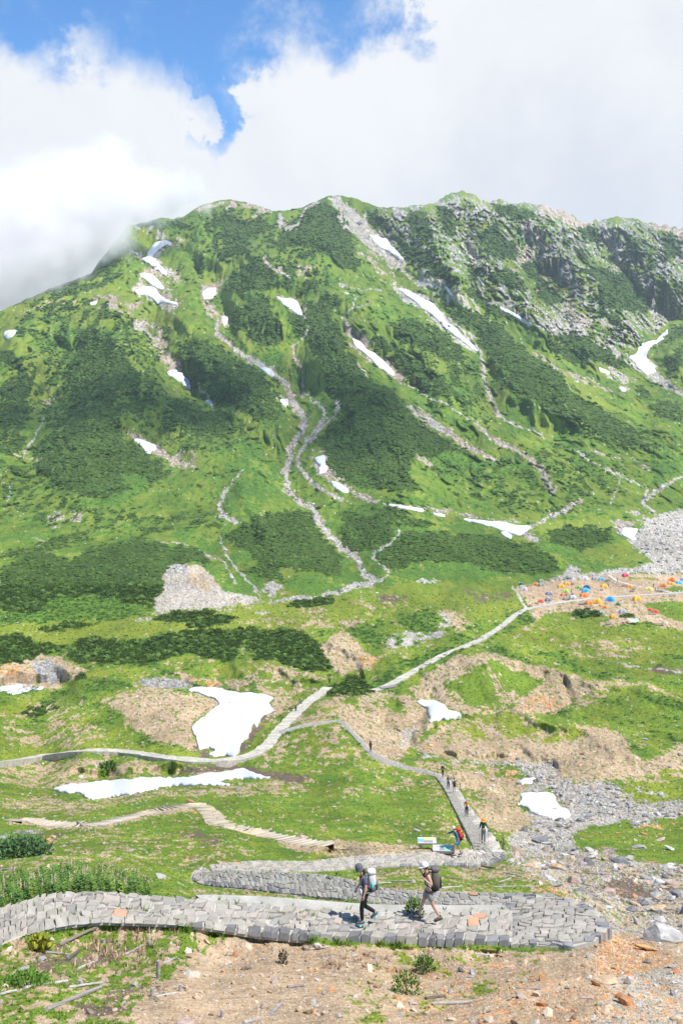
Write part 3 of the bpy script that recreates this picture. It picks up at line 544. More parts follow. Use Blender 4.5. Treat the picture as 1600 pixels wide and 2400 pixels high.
 (DI, .82, 9, H_((0,250),(130,250),(200,230),(330,270),(400,320),(400,400),(330,480),(280,550),(200,560),(120,500),(60,440),(0,370))),
 (GR, .35, 8, H_((0,260),(120,250),(250,260),(300,330),(180,320),(60,330))),
 (DI, .85, 8, H_((320,225),(440,120),(540,75),(640,56),(740,76),(850,108),(1015,148),(1100,180),(1180,190),(1100,240),(1040,290),(1010,345),(880,340),(760,335),(560,345),(480,300),(330,265))),
 (GR, .72, 9, H_((480,195),(560,120),(700,85),(830,150),(930,190),(850,260),(760,320),(620,320),(470,250))),
 (OR, .35, 8, H_((790,320),(810,290),(900,250),(1000,240),(1000,330),(900,330))),
 (DI, 0.43, 8, H_((1100,190),(1230,190),(1300,180),(1400,200),(1540,250),(1568,280),(1500,250),(1350,205),(1200,260),(1060,330),(1050,280))),
 (WE, .25, 8, H_((1180,195),(1330,200),(1400,240),(1250,260))),
 (DI, .9, 8, H_((330,500),(400,440),(440,400),(560,370),(760,340),(960,350),(1070,380),(1200,400),(1280,430),(1330,510),(1400,560),(1568,470),(1568,600),(1430,600),(1330,640),(1230,640),(1000,670),(900,600),(780,560),(640,560),(480,540))),
 (OL, .5, 9, H_((420,420),(560,370),(800,335),(960,345),(1060,385),(1120,460),(1000,470),(800,440),(600,460),(450,480))),
 (GR, .75, 7, H_((880,350),(1000,345),(1070,385),(1000,420),(900,400))),
 (OR, .4, 7, H_((370,470),(430,470),(430,500),(390,500))),
 (SG, .5, 7, H_((340,480),(400,530),(560,555),(800,565),(820,580),(560,570),(380,550))),
 (SG, .5, 7, H_((270,450),(300,400),(350,400),(330,470),(290,500))),
 (DI, 0.47, 9, H_((200,560),(430,560),(700,570),(720,620),(520,650),(470,640),(400,600))),
 (DI, .96, 7, H_((450,610),(560,600),(800,640),(860,700),(800,760),(880,800),(860,860),(800,890),(720,880),(640,840),(560,700),(480,650))),
 (GR, .4, 8, H_((520,690),(640,690),(660,740),(620,800),(600,760))),
 (OR, .6, 5, H_((750,600),(800,595),(810,640),(760,640))),
 (SG, .9, 8, H_((780,560),(960,560),(1000,640),(1300,660),(1420,690),(1568,740),(1568,820),(1300,860),(1130,850),(1060,900),(1050,1000),(780,1000),(760,900),(880,850),(860,780),(1000,760),(970,690),(820,700),(880,660),(830,600))),
 (OL, .45, 8, H_((1200,680),(1400,640),(1568,640),(1568,740),(1400,750),(1250,720))),
 (DI, 0.39, 8, H_((1250,600),(1568,590),(1568,640),(1300,660))),
 (OR, .5, 7, H_((1350,850),(1568,840),(1568,900),(1450,890))),
 (GR, .36, 8, H_((1130,880),(1300,830),(1568,820),(1568,990),(1450,985),(1350,930),(1200,930))),
 (DI, 0.31, 8, H_((0,690),(380,640),(420,670),(0,725))),
 (DI, 0.23, 8, H_((0,430),(100,530),(200,590),(430,640),(460,700),(560,860),(590,940),(450,930),(430,760),(300,640),(0,560))),
 # --- left hillside
 (DI, 0.20, 10, I_((0,130),(500,80),(1100,120),(1200,200),(880,260),(400,240),(0,330))),
 (WE, .45, 9, I_((820,100),(900,95),(1000,130),(1000,160),(850,140))),
 (WE, .3, 9, I_((160,90),(290,100),(240,150),(190,150))),
 (OR, .6, 5, I_((215,110),(255,110),(250,155),(215,155))),
 (BU, .98, 4, I_((-60,90),(60,95),(190,110),(215,150),(200,190),(80,210),(-60,230))),
 (RK, .6, 4, I_((0,115),(80,90),(200,85),(190,105),(60,105),(0,130))),
 (DI, .8, 5, J_((-300,115),(-200,130),(0,135),(130,145),(330,160),(430,185),(580,170),(590,195),(420,205),(0,215),(-280,170))),
 (DI, 0.23, 8, I_((880,345),(1300,380),(1568,410),(1568,430),(900,420),(860,400))),
 (DI, 0.55, 8, J_((60,300),(300,270),(560,262),(760,240),(960,330),(1100,430),(1000,425),(900,400),(640,380),(250,362),(60,335))),
 (GR, .45, 7, J_((60,320),(300,290),(500,280),(640,300),(900,330),(860,380),(560,370),(150,350))),
 (GR, .5, 7, J_((760,190),(850,200),(960,240),(980,270),(860,250))),
 # stony torrent
 (SG, .80, 8, J_((760,225),(800,185),(900,140),(1000,130),(1060,180),(1200,200),(1300,230),(1568,250),(1800,260),(1800,660),(1450,640),(1300,580),(1210,560),(1215,500),(1130,440),(1050,420),(950,330))),
 (DI, .28, 8, J_((760,225),(1060,180),(1568,250),(1568,620),(1300,580),(1130,440),(950,330))),
 (WE, .15, 8, J_((1000,250),(1568,300),(1568,500),(1200,460))),
 (OR, .6, 7, J_((880,340),(960,340),(1110,420),(1120,445),(1030,410),(920,380))),
 (WE, .7, 5, J_((1180,330),(1300,310),(1400,350),(1380,390),(1300,405),(1200,370))),
 (SB, .7, 6, J_((1050,190),(1250,170),(1300,280),(1180,320),(1080,260))),
 (GR, .4, 8, J_((1290,150),(1420,130),(1568,180),(1568,250),(1380,200))),
 # foreground slope
 (DI, .93, 9, J_((-2600,740),(-1568,680),(-1300,570),(-900,540),(-400,590),(0,620),(600,640),(1000,655),(1215,560),(1330,570),(2600,700),(2600,1500),(-2600,1500))),
 (GR, .99, 14, I_((-1000,640),(200,560),(480,520),(1000,540),(1060,570),(900,680),(640,860),(450,1500),(-1000,1500))),
 (DI, .27, 9, I_((-1000,640),(200,560),(480,520),(1000,550),(1100,570),(1000,700),(700,860),(600,1500),(-1000,1500))),
 (WE, .35, 8, I_((100,640),(400,580),(700,600),(500,700),(300,760),(150,730))),
 (WE, .3, 8, I_((300,850),(500,800),(900,800),(700,900),(400,960))),
 (OR, .6, 8, J_((1190,590),(1330,570),(1450,640),(1568,720),(1800,760),(1568,790),(1280,760),(1150,740))),
 (GV, .75, 9, J_((1250,770),(1450,730),(1800,740),(1800,1200),(1300,1200),(1150,1000),(1200,850))),
 (OR, .2, 9, J_((200,740),(700,700),(1100,760),(1100,980),(300,980))),
 (OR, .2, 9, J_((1150,740),(1400,760),(1568,820),(1568,980),(1100,980))),
 (OL, .16, 9, J_((0,640),(900,660),(900,760),(300,980),(0,980))),
]
# narrow features: (class, half width at start, at end, line)
LINES = [
 (SG, 3.5, 7, C_((1000,0),(1000,60),(1060,120),(1150,180),(1230,230),(1290,270),(1330,310),(1340,370),(1380,430),(1400,470),(1370,540))),
 (SG, 6, 4, C_((1370,540),(1330,590),(1330,650),(1310,700),(1320,780),(1370,830),(1440,860),(1460,900),(1480,950))),
 (SG, 4, 6.5, E_((1310,0),(1380,50),(1440,80),(1450,130),(1500,190),(1568,260),(1628,300),(1678,390),(1718,410))),
 (SG, 7, 5, F_((150,410),(130,430),(60,440),(0,462),(-80,475))),
 (SG, 2.4, 3.4, C_((1550,375),(1555,400),(1530,450),(1470,500),(1430,550),(1390,580),(1370,620),(1370,670),(1400,710),(1440,750),(1500,790),(1568,825))),
 (SG, 2, 3, C_((1390,330),(1450,380),(1490,410),(1490,450),(1400,560))),
 (SB, 2, 2.6, A_((1430,640),(1400,700),(1350,750),(1350,800),(1390,850),(1390,920),(1390,980))),
 (SG, 2, 3.2, F_((270,185),(230,240),(150,280),(150,320),(170,330),(220,370),(200,400),(160,415))),
 (SG, 1.6, 2.6, C_((1110,690),(1070,740),(1020,810),(1010,860),(1050,910),(1090,920))),
 (SG, 2.4, 4, E_((1040,0),(1010,60),(1020,110),(1080,140))),
 (SG, 1.8, 3.2, E_((1000,200),(1030,260),(1050,320),(1110,380),(1150,430),(1200,490))),
 (SB, 1.8, 2.2, E_((915,265),(960,300),(1030,330),(1050,370),(1080,430))),
 (SB, 1.2, 1.8, E_((720,230),(780,242),(870,245))),
 (SB, 1.5, 1.5, E_((150,210),(210,238))),
 (SG, 2.5, 4.5, D_((600,110),(640,150),(650,200),(655,280),(680,350),(710,400),(720,440))),
 (SG, 1.6, 2.4, D_((720,440),(770,470),(880,510),(930,540))),
 (SG, 1.4, 3.0, D_((1070,600),(1150,650),(1250,700),(1340,740),(1400,780),(1380,840),(1420,870),(1440,890))),
 (SG, 2, 4, D_((1568,720),(1490,760),(1440,790),(1390,830))),
 (SG, 5, 8, D_((310,400),(400,460),(480,510))),
 (SB, 7, 3, D_((480,510),(560,570),(640,610),(700,640))),
 (SB, 2.5, 6, D_((620,480),(680,540),(780,590),(870,640),(920,690),(950,760))),
 (SG, 4, 2, D_((920,690),(950,760),(960,800),(990,770))),
 (SG, 3, 4, D_((1100,830),(1040,860),(990,890),(960,900))),
 (SG, 2, 4.5, F_((960,100),(930,140),(860,170),(830,190),(860,210),(900,230))),
 (SG, 1.3, 1.6, D_((270,285),(380,340),(480,390),(600,460))),
 (SG, 1.6, 2, D_((70,190),(100,230),(115,265))),
 (SG, 1.3, 1.3, D_((1280,720),(1260,780),(1240,840))),
 (SG, 2.4, 3, A_((1470,90),(1400,120),(1360,190),(1310,210))),
 (SB, 2.2, 2.6, A_((1220,320),(1210,350),(1250,390),(1330,430))),
 (SG, 1.3, 1.8, B_((0,465),(80,485),(180,490))), (SG, 1.3, 1.8, B_((20,600),(50,570),(70,520),(20,500))), (SG, 1.2, 1.5, B_((60,575),(120,550),(130,540))),
 (SG, 1.6, 2.2, C_((200,450),(180,500),(150,560),(105,620))), (SG, 2, 2, C_((45,760),(45,800),(35,830))), (SB, 2, 2, C_((60,610),(150,640),(190,640))),
 (SG, 4, 6, A_((1290,140),(1290,185),(1285,190))),
 (GR, 5, 5, B_((780,370),(870,460),(910,570))), (GR, 4, 5, B_((930,430),(1060,560),(1240,690))),
 (DI, 2.2, 2.6, G_((1150,90),(1180,130),(1280,140),(1400,160),(1500,180))),
 (PA, 3.2, 3.4, F_((785,440),(812,480),(832,515),(845,540))),
 (DI, 2.5, 3, F_((1568,615),(1500,590),(1430,565))),
 (SG, 1.8, 2.4, H_((1260,110),(1330,120),(1568,145))),
 (DI, 4, 6, H_((1568,490),(1500,520),(1440,600))),
 (DI, 7, 9, I_((50,48),(120,52),(300,72),(450,70),(560,45),(700,12),(880,-15))),
]
# ------------------------------------------------------------------ terrain
rnd = random.Random(11)
rng = np.random.RandomState(5)
def strip_pts(S):
    a = np.array([s[0] for s in S], float); b = np.array([s[1] for s in S], float); z = np.array([s[2] for s in S], float)
    return a, b, z
def wpt(px, py, D):
    return np.array([(px - CX) / F * D, D, -(py - HY) / F * D])
def zd(py, z):
    return F * (-z) / (py - HY)

anch = [(a, b, c) for a, b, c in ANCH]
for S, every in ((LOOP1, 1), (LOOP2, 2), (LOOP3, 2), (LANE, 2)):
    for i in range(0, len(S), every):
        (ax, ay), (bx, by), z = S[i]
        if S is LOOP1 and 16 < i < 20: continue
        anch.append((bx, by, zd(by, z)))
        if S is not LANE:
            anch.append((ax, ay + 9, zd(ay + 9, z - (0.30 if (ax > 650 or S is not LOOP1) else 0.1))))
AN = np.array(anch, float)
_sx, _sy = AN[:, 0] / 700.0, AN[:, 1] / 700.0
_n = len(AN)
def _tps(r2):
    return 0.5 * r2 * np.log(r2 + 1e-9)
_K = _tps((_sx[:, None] - _sx) ** 2 + (_sy[:, None] - _sy) ** 2) + np.eye(_n) * 2e-4
_P = np.c_[np.ones(_n), _sx, _sy]
_M = np.block([[_K, _P], [_P.T, np.zeros((3, 3))]])
_w = np.linalg.solve(_M, np.r_[np.log(AN[:, 2]), 0, 0, 0])
def tps(px, py):
    sh = px.shape; px = px.ravel() / 700.0; py = py.ravel() / 700.0
    o = np.empty(len(px), np.float32)
    w = _w.astype(np.float32)
    for s in range(0, len(px), 60000):
        a = px[s:s + 60000, None].astype(np.float32) - _sx.astype(np.float32); b = py[s:s + 60000, None].astype(np.float32) - _sy.astype(np.float32)
        r2 = a * a + b * b
        o[s:s + 60000] = (0.5 * r2 * np.log(r2 + 1e-9)) @ w[:_n] + w[_n] + w[_n + 1] * px[s:s + 60000] + w[_n + 2] * py[s:s + 60000]
    return o.reshape(sh)

GX0, GX1, GST = -480.0, 2080.0, 2.3
gpx = np.arange(GX0, GX1, GST, dtype=np.float32)
NC = len(gpx)
NR = 860
skx = np.array([p[0] for p in SKY], float); sky_ = np.array([p[1] for p in SKY], float)
ys = np.interp(gpx, skx, sky_)
ysj = ys + 5.0 * fbm(gpx / 16.0, gpx * 0 + 3.3, 4, 40) * np.interp(gpx, [0, 700, 1000, 1300, 1600], [0.6, 0.5, 1, 1.7, 1.7])
_kr = np.hanning(41); _kr /= _kr.sum()
ys = np.convolve(np.pad(ys, 20, mode='edge'), _kr, 'valid')
YB = 2430.0
tt = np.linspace(0, 1, NR)
PY = (ys[None, :] + tt[:, None] * (YB - ys[None, :]) + (ysj - ys)[None, :] * np.exp(-(tt[:, None] * 26) ** 1.5)).astype(np.float32)
PY = np.maximum.accumulate(PY, 0)
PX = np.repeat(gpx[None, :], NR, 0)
# base distance on a coarse lattice, then cubic-free bilinear upsampling with smoothing
cr, cc = 216, 215
ti = np.linspace(0, NR - 1, cr); ci = np.linspace(0, NC - 1, cc)
cpx = np.interp(ci, np.arange(NC), gpx); cys = np.interp(ci, np.arange(NC), ys)
ct = ti / (NR - 1)
cPY = cys[None, :] + ct[:, None] * (YB - cys[None, :])
cL = tps(np.repeat(cpx[None, :], cr, 0), cPY)
def up(a, r, c):
    ri = np.linspace(0, a.shape[0] - 1, r); r0 = np.minimum(ri.astype(int), a.shape[0] - 2); fr = (ri - r0)[:, None]
    b = a[r0] * (1 - fr) + a[r0 + 1] * fr
    k = np.linspace(0, a.shape[1] - 1, c); c0 = np.minimum(k.astype(int), a.shape[1] - 2); fc = (k - c0)[None, :]
    return b[:, c0] * (1 - fc) + b[:, c0 + 1] * fc
LG = up(cL, NR, NC)
for _ in range(2):
    LG[2:-2] = (LG[:-4] + 4 * LG[1:-3] + 6 * LG[2:-2] + 4 * LG[3:-1] + LG[4:]) / 16
    LG[:, 2:-2] = (LG[:, :-4] + 4 * LG[:, 1:-3] + 6 * LG[:, 2:-2] + 4 * LG[:, 3:-1] + LG[:, 4:]) / 16
# spurs and gullies
rel = np.zeros_like(LG, np.float32)
wu = PX + 30 * fbm(PX / 90, PY / 90, 3, 50); wv = PY + 30 * fbm(PX / 90, PY / 90, 3, 60)
for ln, amp, w in RELIEF:
    d = dist_line(ln, wu, wv, w * 2.6)
    q = d / w
    prof = np.exp(-q * q * 0.9) * 0.6 + np.maximum(0, 1 - q / 1.5) * 0.4
    rel += amp * 1.15 * prof
edge = np.clip((PY - ys[None, :]) / 60.0, 0, 1)
LG = LG - rel * edge
D0 = np.exp(LG)
# never let the ground fold over itself: farther rows are always farther
D0 = np.maximum.accumulate(D0[::-1], 0)[::-1]
BX = (PX - CX) / F * D0
BY = D0
def octn(wl, seed, o=1):
    """noise whose wavelength follows the distance: wl in photo pixels"""
    lam = np.log2(wl * D0 / F)
    k0 = np.floor(lam)
    w = (lam - k0).astype(np.float32)
    res = np.zeros_like(D0, np.float32)
    for k in range(int(k0.min()), int(k0.max()) + 2):
        m = (k0 == k)
        m2 = (k0 + 1 == k)
        mm = m | m2
        if not mm.any(): continue
        v = fbm(BX[mm] / 2.0 ** k, BY[mm] * 0.40 / 2.0 ** k, o, (seed + 17 * k) % 900)
        wt = np.where(m[mm], 1 - w[mm], w[mm])
        res[mm] += wt * v
    return res / res.std()
n_a = octn(150, 1, 2); n_b = octn(44, 2, 2); n_c = octn(15, 3, 2); n_d = octn(6.5, 4, 1); n_e = octn(30, 9, 3)
g_ = 0.0017
# slope unevenness: lots in the crags, gentle elsewhere
crag = np.zeros_like(D0, np.float32)
for cl, s, w_, poly in COVER:
    if cl == RK and s == .32:
        crag = inside(poly, wu, wv).astype(np.float32)
for _ in range(3):
    crag[3:-3, 3:-3] = (crag[:-6, 3:-3] + crag[6:, 3:-3] + crag[3:-3, :-6] + crag[3:-3, 6:] + crag[3:-3, 3:-3]) / 5
dz = (0.0050 * n_a + 0.0020 * n_b) + 0.0008 * n_c
_rib = (PX + 0.35 * (PY - 600)) / 26.0 + 0.9 * n_b
ridged = 1 - 2.6 * np.abs(fbm(_rib, PY / 130.0, 3, 301))
ridg2 = 1 - 2.6 * np.abs(fbm(_rib * 2.6, PY / 45.0, 3, 307))
lat = (PX - 720) / (0.55 + (PY - 400) / 1500.0)
mz = np.interp(PY, [480, 600, 1150, 1330], [.4, 1, 1, 0])
ribs = 1 - 2.6 * np.abs(fbm(lat / 62.0 + .35 * n_b, PY / 420.0, 2, 402)); ribf = 1 - 2.6 * np.abs(fbm(lat / 24.0 + .35 * n_b, PY / 200.0, 2, 407))
dz = dz + mz * (1 - crag) * (.0072 * ribs + .0028 * ribf)
dz = dz + crag * (0.014 * ridged + 0.0065 * ridg2 + 0.002 * n_c)
edge2 = np.clip((PY - ys[None, :]) / 30.0, 0.0, 1)
fadeN = np.interp(PY, [400, 1300, 1450, 1900, 2430], [1.0, 0.8, .9, 0.8, 0.35])
D0 = D0 * (1 - dz * edge2 * fadeN)

# ---- cover classes
cls = np.zeros(D0.shape, np.int8)
wx = 0.5 * n_b + 0.4 * n_c + 0.25 * n_d; wy = 0.5 * octn(44, 5, 2) + 0.4 * octn(15, 6, 2) + 0.25 * octn(6.5, 7, 1)
stk = fbm(lat / 11.0 + .8 * n_b, PY / 75.0, 3, 333); stk /= stk.std()
stk = stk * np.interp(PY, [1250, 1380], [1, 0])
def unif(x):
    x = x / x.std()
    return 1 / (1 + np.exp(-1.702 * x))
q1 = unif(n_e * 1.0 + n_c * 0.45 + n_d * 0.2 + .6 * stk)
q2 = unif(.55 * stk + octn(26, 31, 3) * 0.75 + octn(12, 33, 2) * 0.6 + octn(5.5, 35, 1) * 0.45)
q3 = unif(.8 * stk + octn(70, 41, 3) * 0.8 + n_c * 0.5 + n_d * 0.3)
# scattered low scrub and bare spots everywhere on the slopes
sc_ = (q2 < 0.03) & (PY < 1330)
cls[sc_] = PI
cls[(q1 < 0.05) & (PY > 1380)] = DI
cls[(q3 > 0.80) & (cls == GR)] = OL
cls[(q3 < 0.18) & (cls == GR)] = BU
for cl, s, wrp, poly in COVER:
    far = 1.0
    m = inside(poly, PX + wrp * wx, PY + wrp * wy * 0.6)
    q = q1 if cl in (DI, SG, SB, OR, PA, GV) else (q2 if cl in (PI, RK) else q3)
    # s is the covered share: map through the noise spread
    th = (1 - (1 - s) ** (2.0 if cl in (PI, BU) else (2.1 if cl in (DI, PA) and s > .6 else 1.4))) if s < .97 else 9
    cls[m & (q < th)] = cl
for cl, w0, w1, ln in LINES:
    n = len(ln)
    for i in range(n - 1):
        w = w0 + (w1 - w0) * (i + .5) / (n - 1)
        d = dist_line(ln[i:i + 2], PX + 2.5 * wx, PY + 2.5 * wy, w * 2.2 + 6)
        m = d < w * (0.45 + 0.9 * q1)
        cls[m] = cl
        if w > 2.2 and PY[m].size and PY[m].mean() < 1300:
            m2 = (d < w * 2.0) & (q1 < 0.25) & ~m
            cls[m2] = SB

# ---- paved strips: the bed lies just under the stones
def strip_quads(S):
    a, b, z = strip_pts(S)
    return [((*a[i],), (*a[i + 1],), (*b[i + 1],), (*b[i],), z[i], z[i + 1]) for i in range(len(S) - 1)]
bed = np.zeros(D0.shape, bool)
DL = np.zeros(D0.shape, np.float32)
for S in (LANE, LOOP3, LOOP2, LOOP1):
    a, b, z = strip_pts(S)
    for i in range(len(S) - 1):
        q = [a[i], a[i + 1], b[i + 1], b[i]]
        cxm = np.mean(q, 0)
        qq = [cxm + (np.array(v) - cxm) * 1.06 for v in q]
        m = inside(qq, PX, PY)
        if not m.any(): continue
        ma = (a[i] + b[i]) / 2; mb = (a[i + 1] + b[i + 1]) / 2
        dd = mb - ma
        t = np.clip(((PX[m] - ma[0]) * dd[0] + (PY[m] - ma[1]) * dd[1]) / (dd @ dd + 1e-6), 0, 1)
        zz = z[i] * (1 - t) + z[i + 1] * t
        DL[m] = np.log(F * (-(zz - 0.035)) / (PY[m] - HY)) - np.log(D0[m])
        bed |= m
def blur(a, n):
    for _ in range(n):
        b = a.copy(); b[1:-1] = (a[:-2] + a[1:-1] * 2 + a[2:]) / 4; a = b
        b = a.copy(); b[:, 1:-1] = (a[:, :-2] + a[:, 1:-1] * 2 + a[:, 2:]) / 4; a = b
    return a
r0 = int(NR * .52)
md = bed[r0:].astype(np.float32); num = DL[r0:] * md; den = md
full = np.zeros_like(num); have = np.zeros_like(num)
for n in (4, 16, 64):
    num = blur(num, n); den = blur(den, n)
    c = (den > 0.06) & (have == 0)
    full[c] = (num / (den + 1e-6))[c] ; have[c] = 1
fall = np.clip(den * 6, 0, 1)
full = np.where(have > 0, full, num / (den + 1e-4)) * fall
full = blur(full, 6)
DL[r0:] = np.where(bed[r0:], DL[r0:], full)
D0 = np.exp(np.log(D0) + DL).astype(np.float32)
# the ground drops away along the outer edges of the paving
for S, drop, xa, xb in ((LOOP1, .26, 760, 1420), (LOOP2, .22, 460, 800), (LOOP3, .30, 520, 1190)):
    e = [s_[0] for s_ in S if xa <= s_[0][0] <= xb]
    if S is LOOP1: e = e[:-3]
    zz = np.mean([s_[2] for s_ in S])
    d = dist_line(e, PX, PY, 40)
    ex = np.array(sorted(e)); yl = np.interp(PX, ex[:, 0], ex[:, 1])
    m = (d < 34) & (PY > yl - 1) & ~bed
    D0[m] *= (1 + drop / abs(zz) * (1 - d[m] / 34) ** 1.2)
    m = (d < 4) & bed & (PY > yl - 3)
    D0[m] *= (1 + .5 * drop / abs(zz))
hp = inside([(1192, 2212), (1290, 2218), (1345, 2218), (1392, 2206), (1418, 2180), (1418, 2156), (1390, 2132), (1335, 2109), (1275, 2098), (1192, 2095)], PX, PY)
cls[(bed | hp) & (PY > 1690)] = PA
D0[hp] = (F * (-(np.interp(PY, [2094, 2135, 2215], [-15.78, -15.45, -15.2]) - .07)) / (PY - HY))[hp]

# ---- albedo per vertex
TON = {
 GR: ((.120, .192, .018), (.082, .150, .018), (.18, .225, .028)),
 OL: ((.190, .235, .022), (.14, .19, .02), (.23, .235, .04)),
 BU: ((.085, .165, .022), (.055, .12, .020), (.14, .22, .03)),
 PI: ((.046, .082, .017), (.030, .056, .014), (.070, .11, .020)),
 DI: ((.40, .28, .165), (.30, .20, .115), (.47, .36, .235)),
 OR: ((.52, .26, .10), (.42, .17, .065), (.60, .40, .20)),
 SG: ((.345, .305, .25), (.22, .195, .16), (.47, .425, .36)),
 SB: ((.31, .24, .18), (.21, .155, .115), (.40, .33, .26)),
 RK: ((.25, .235, .215), (.13, .125, .12), (.38, .345, .30)),
 WE: ((.14, .095, .065), (.085, .06, .045), (.20, .15, .11)),
 PA: ((.46, .41, .33), (.38, .34, .27), (.52, .47, .39)),
 GV: ((.37, .325, .25), (.27, .235, .18), (.44, .385, .30)),
}
T0 = np.zeros((12, 3), np.float32); T1 = T0.copy(); T2 = T0.copy()
for k, (a, b, c) in TON.items():
    T0[k] = a; T1[k] = b; T2[k] = c
fine = octn(4.2, 61, 1)
grain = rng.rand(*D0.shape).astype(np.float32) - 0.5
ta = np.clip(0.4 + 0.28 * n_c + 0.2 * fine + 0.4 * grain, 0, 1)[..., None]
tb = np.clip(0.4 + 0.30 * n_b + 0.2 * n_d + 0.35 * grain, 0, 1)[..., None]
ALB = T0[cls] * (1 - tb) + T1[cls] * tb * 0.75 + T2[cls] * tb * 0.25
ALB = ALB * (1 - 0.5 * ta) + T2[cls] * 0.5 * ta
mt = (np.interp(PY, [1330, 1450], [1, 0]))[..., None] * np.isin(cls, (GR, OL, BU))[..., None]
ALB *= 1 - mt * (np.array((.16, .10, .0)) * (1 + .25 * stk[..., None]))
ALB *= (1 + 0.10 * np.clip(n_a, -1.5, 1.5))[..., None] * (1 + 0.25 * grain * 1.0)[..., None]
# pale and dark stones lying about
stony = np.isin(cls, (DI, SG, SB, OR, GV, RK))
sp = rng.rand(*D0.shape)
pale = stony & (sp < np.where(cls == DI, .03, .10)); dark = stony & (sp > np.where(cls == DI, .96, .88))
ALB[pale] = ALB[pale] * 0.35 + np.array((.62, .60, .56)) * 0.65
ALB[dark] *= 0.45
gs = np.isin(cls, (GR, OL)) & (sp < .006) & (fine > 0)
ALB[gs] = (.5, .48, .44)
tf = np.isin(cls, (DI, OR)) & (PY > 1400) & (PY < 2180) & (octn(9, 71, 2) > 1.1)
ALB[tf] = (np.array((.13, .17, .035)) * (0.8 + .5 * rng.rand(tf.sum(), 1)))
ALB *= .97
ALB = np.clip(ALB, 0.008, 0.8).astype(np.float32)

# vertex positions: slopes, the far side behind the skyline, the near ground under the view point
def pos(PXa, PYa, Da):
    return np.stack([(PXa - CX) / F * Da, Da, -(PYa - HY) / F * Da], -1).astype(np.float32)
V_main = pos(PX, PY, D0)
back = []
top_row = V_main[0]
for k, (dy, dzz) in enumerate([(900, -500), (500, -250), (250, -110), (100, -38), (40, -12), (12, -2.5)]):
    r = top_row.copy(); sc = (top_row[:, 1] + dy) / top_row[:, 1]
    r[:, 0] *= sc; r[:, 1] += dy; r[:, 2] += dzz
    back.append(r)
frontr = []
lastD = D0[-1]
for py, rr in [(2470, .955), (2530, .89), (2620, .80), (2750, .69), (2950, .55), (3300, .39), (4000, .22), (5200, .10), (8000, .03)]:
    frontr.append(pos(gpx, np.full(NC, py, np.float32), lastD * rr))
V = np.concatenate([np.stack(back), V_main, np.stack(frontr)], 0)
nb, nf = len(back), len(frontr)
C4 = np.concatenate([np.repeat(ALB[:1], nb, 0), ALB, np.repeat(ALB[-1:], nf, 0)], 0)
PYall = np.concatenate([np.repeat(PY[:1], nb, 0), PY, np.repeat(PY[-1:] + 50, nf, 0)], 0)
RR = V.shape[0]

RGY = np.arange(400, YB, 2.0)
DM = np.empty((len(RGY), NC), np.float32); CM = np.empty((len(RGY), NC), np.int8)
_ri = np.arange(NR)
for j in range(NC):
    pj = PY[:, j] + _ri * 1e-5
    DM[:, j] = np.interp(RGY, pj, D0[:, j])
    CM[:, j] = cls[np.clip(np.round(np.interp(RGY, pj, _ri)).astype(int), 0, NR - 1), j]
def ground_D(px, py):
    px = np.asarray(px, float); py = np.asarray(py, float)
    j = np.clip((px - GX0) / GST, 0, NC - 1.001); j0 = j.astype(int); fj = j - j0
    i = np.clip((py - 400) / 2.0, 0, len(RGY) - 1.001); i0 = i.astype(int); fi = i - i0
    return (DM[i0, j0] * (1 - fi) + DM[i0 + 1, j0] * fi) * (1 - fj) + (DM[i0, j0 + 1] * (1 - fi) + DM[i0 + 1, j0 + 1] * fi) * fj
def G(px, py):
    D = ground_D(px, py)
    return np.stack([(np.asarray(px, float) - CX) / F * D, D, -(np.asarray(py, float) - HY) / F * D], -1)
def cls_at(px, py):
    j = np.clip(np.round((np.asarray(px, float) - GX0) / GST).astype(int), 0, NC - 1)
    i = np.clip(np.round((np.asarray(py, float) - 400) / 2.0).astype(int), 0, len(RGY) - 1)
    return CM[i, j]

# ---- materials
def new_mat(name):
    m = bpy.data.materials.new(name); m.use_nodes = True
    nt = m.node_tree
    b = nt.nodes['Principled BSDF']
    return m, nt, b
def setin(b, **k):
    for n, v in k.items():
        n = n.replace('_', ' ')
        if n in b.inputs:
            s = b.inputs[n]
            s.default_value = (*v, 1) if isinstance(v, tuple) and len(v) == 3 else v
def terrain_mat():
    m, nt, b = new_mat('slope_cover')
    at = N(nt, 'ShaderNodeAttribute', attribute_name='albedo')
    geo = N(nt, 'ShaderNodeNewGeometry')
    p = geo.outputs['Position']
    n1 = noise(nt, p, 2.6, 6, 0.7)
    n2 = noise(nt, p, 14.0, 4, 0.7)
    n3 = noise(nt, p, 0.35, 5, 0.6)
    v = mth(nt, 'ADD', mth(nt, 'MULTIPLY', n1, 0.7), mth(nt, 'ADD', mth(nt, 'MULTIPLY', n2, 0.6), mth(nt, 'MULTIPLY', n3, 0.35)))
    v = mth(nt, 'ADD', v, 0.18)
    c = mixc(nt, 1.0, at.outputs['Color'], v, 'MULTIPLY')
    L(nt, c, b.inputs['Base Color'])
    setin(b, Roughness=0.95)
    b.inputs['Specular IOR Level'].default_value = 0.15
    hgt = mth(nt, 'ADD', mth(nt, 'MULTIPLY', n3, 2.6), mth(nt, 'ADD', mth(nt, 'MULTIPLY', n1, 0.28), mth(nt, 'MULTIPLY', n2, 0.05)))
    bp = N(nt, 'ShaderNodeBump'); bp.inputs['Strength'].default_value = 0.55; bp.inputs['Distance'].default_value = 0.6
    L(nt, hgt, bp.inputs['Height']); L(nt, bp.outputs[0], b.inputs['Normal'])
    return m
M_TER = terrain_mat()

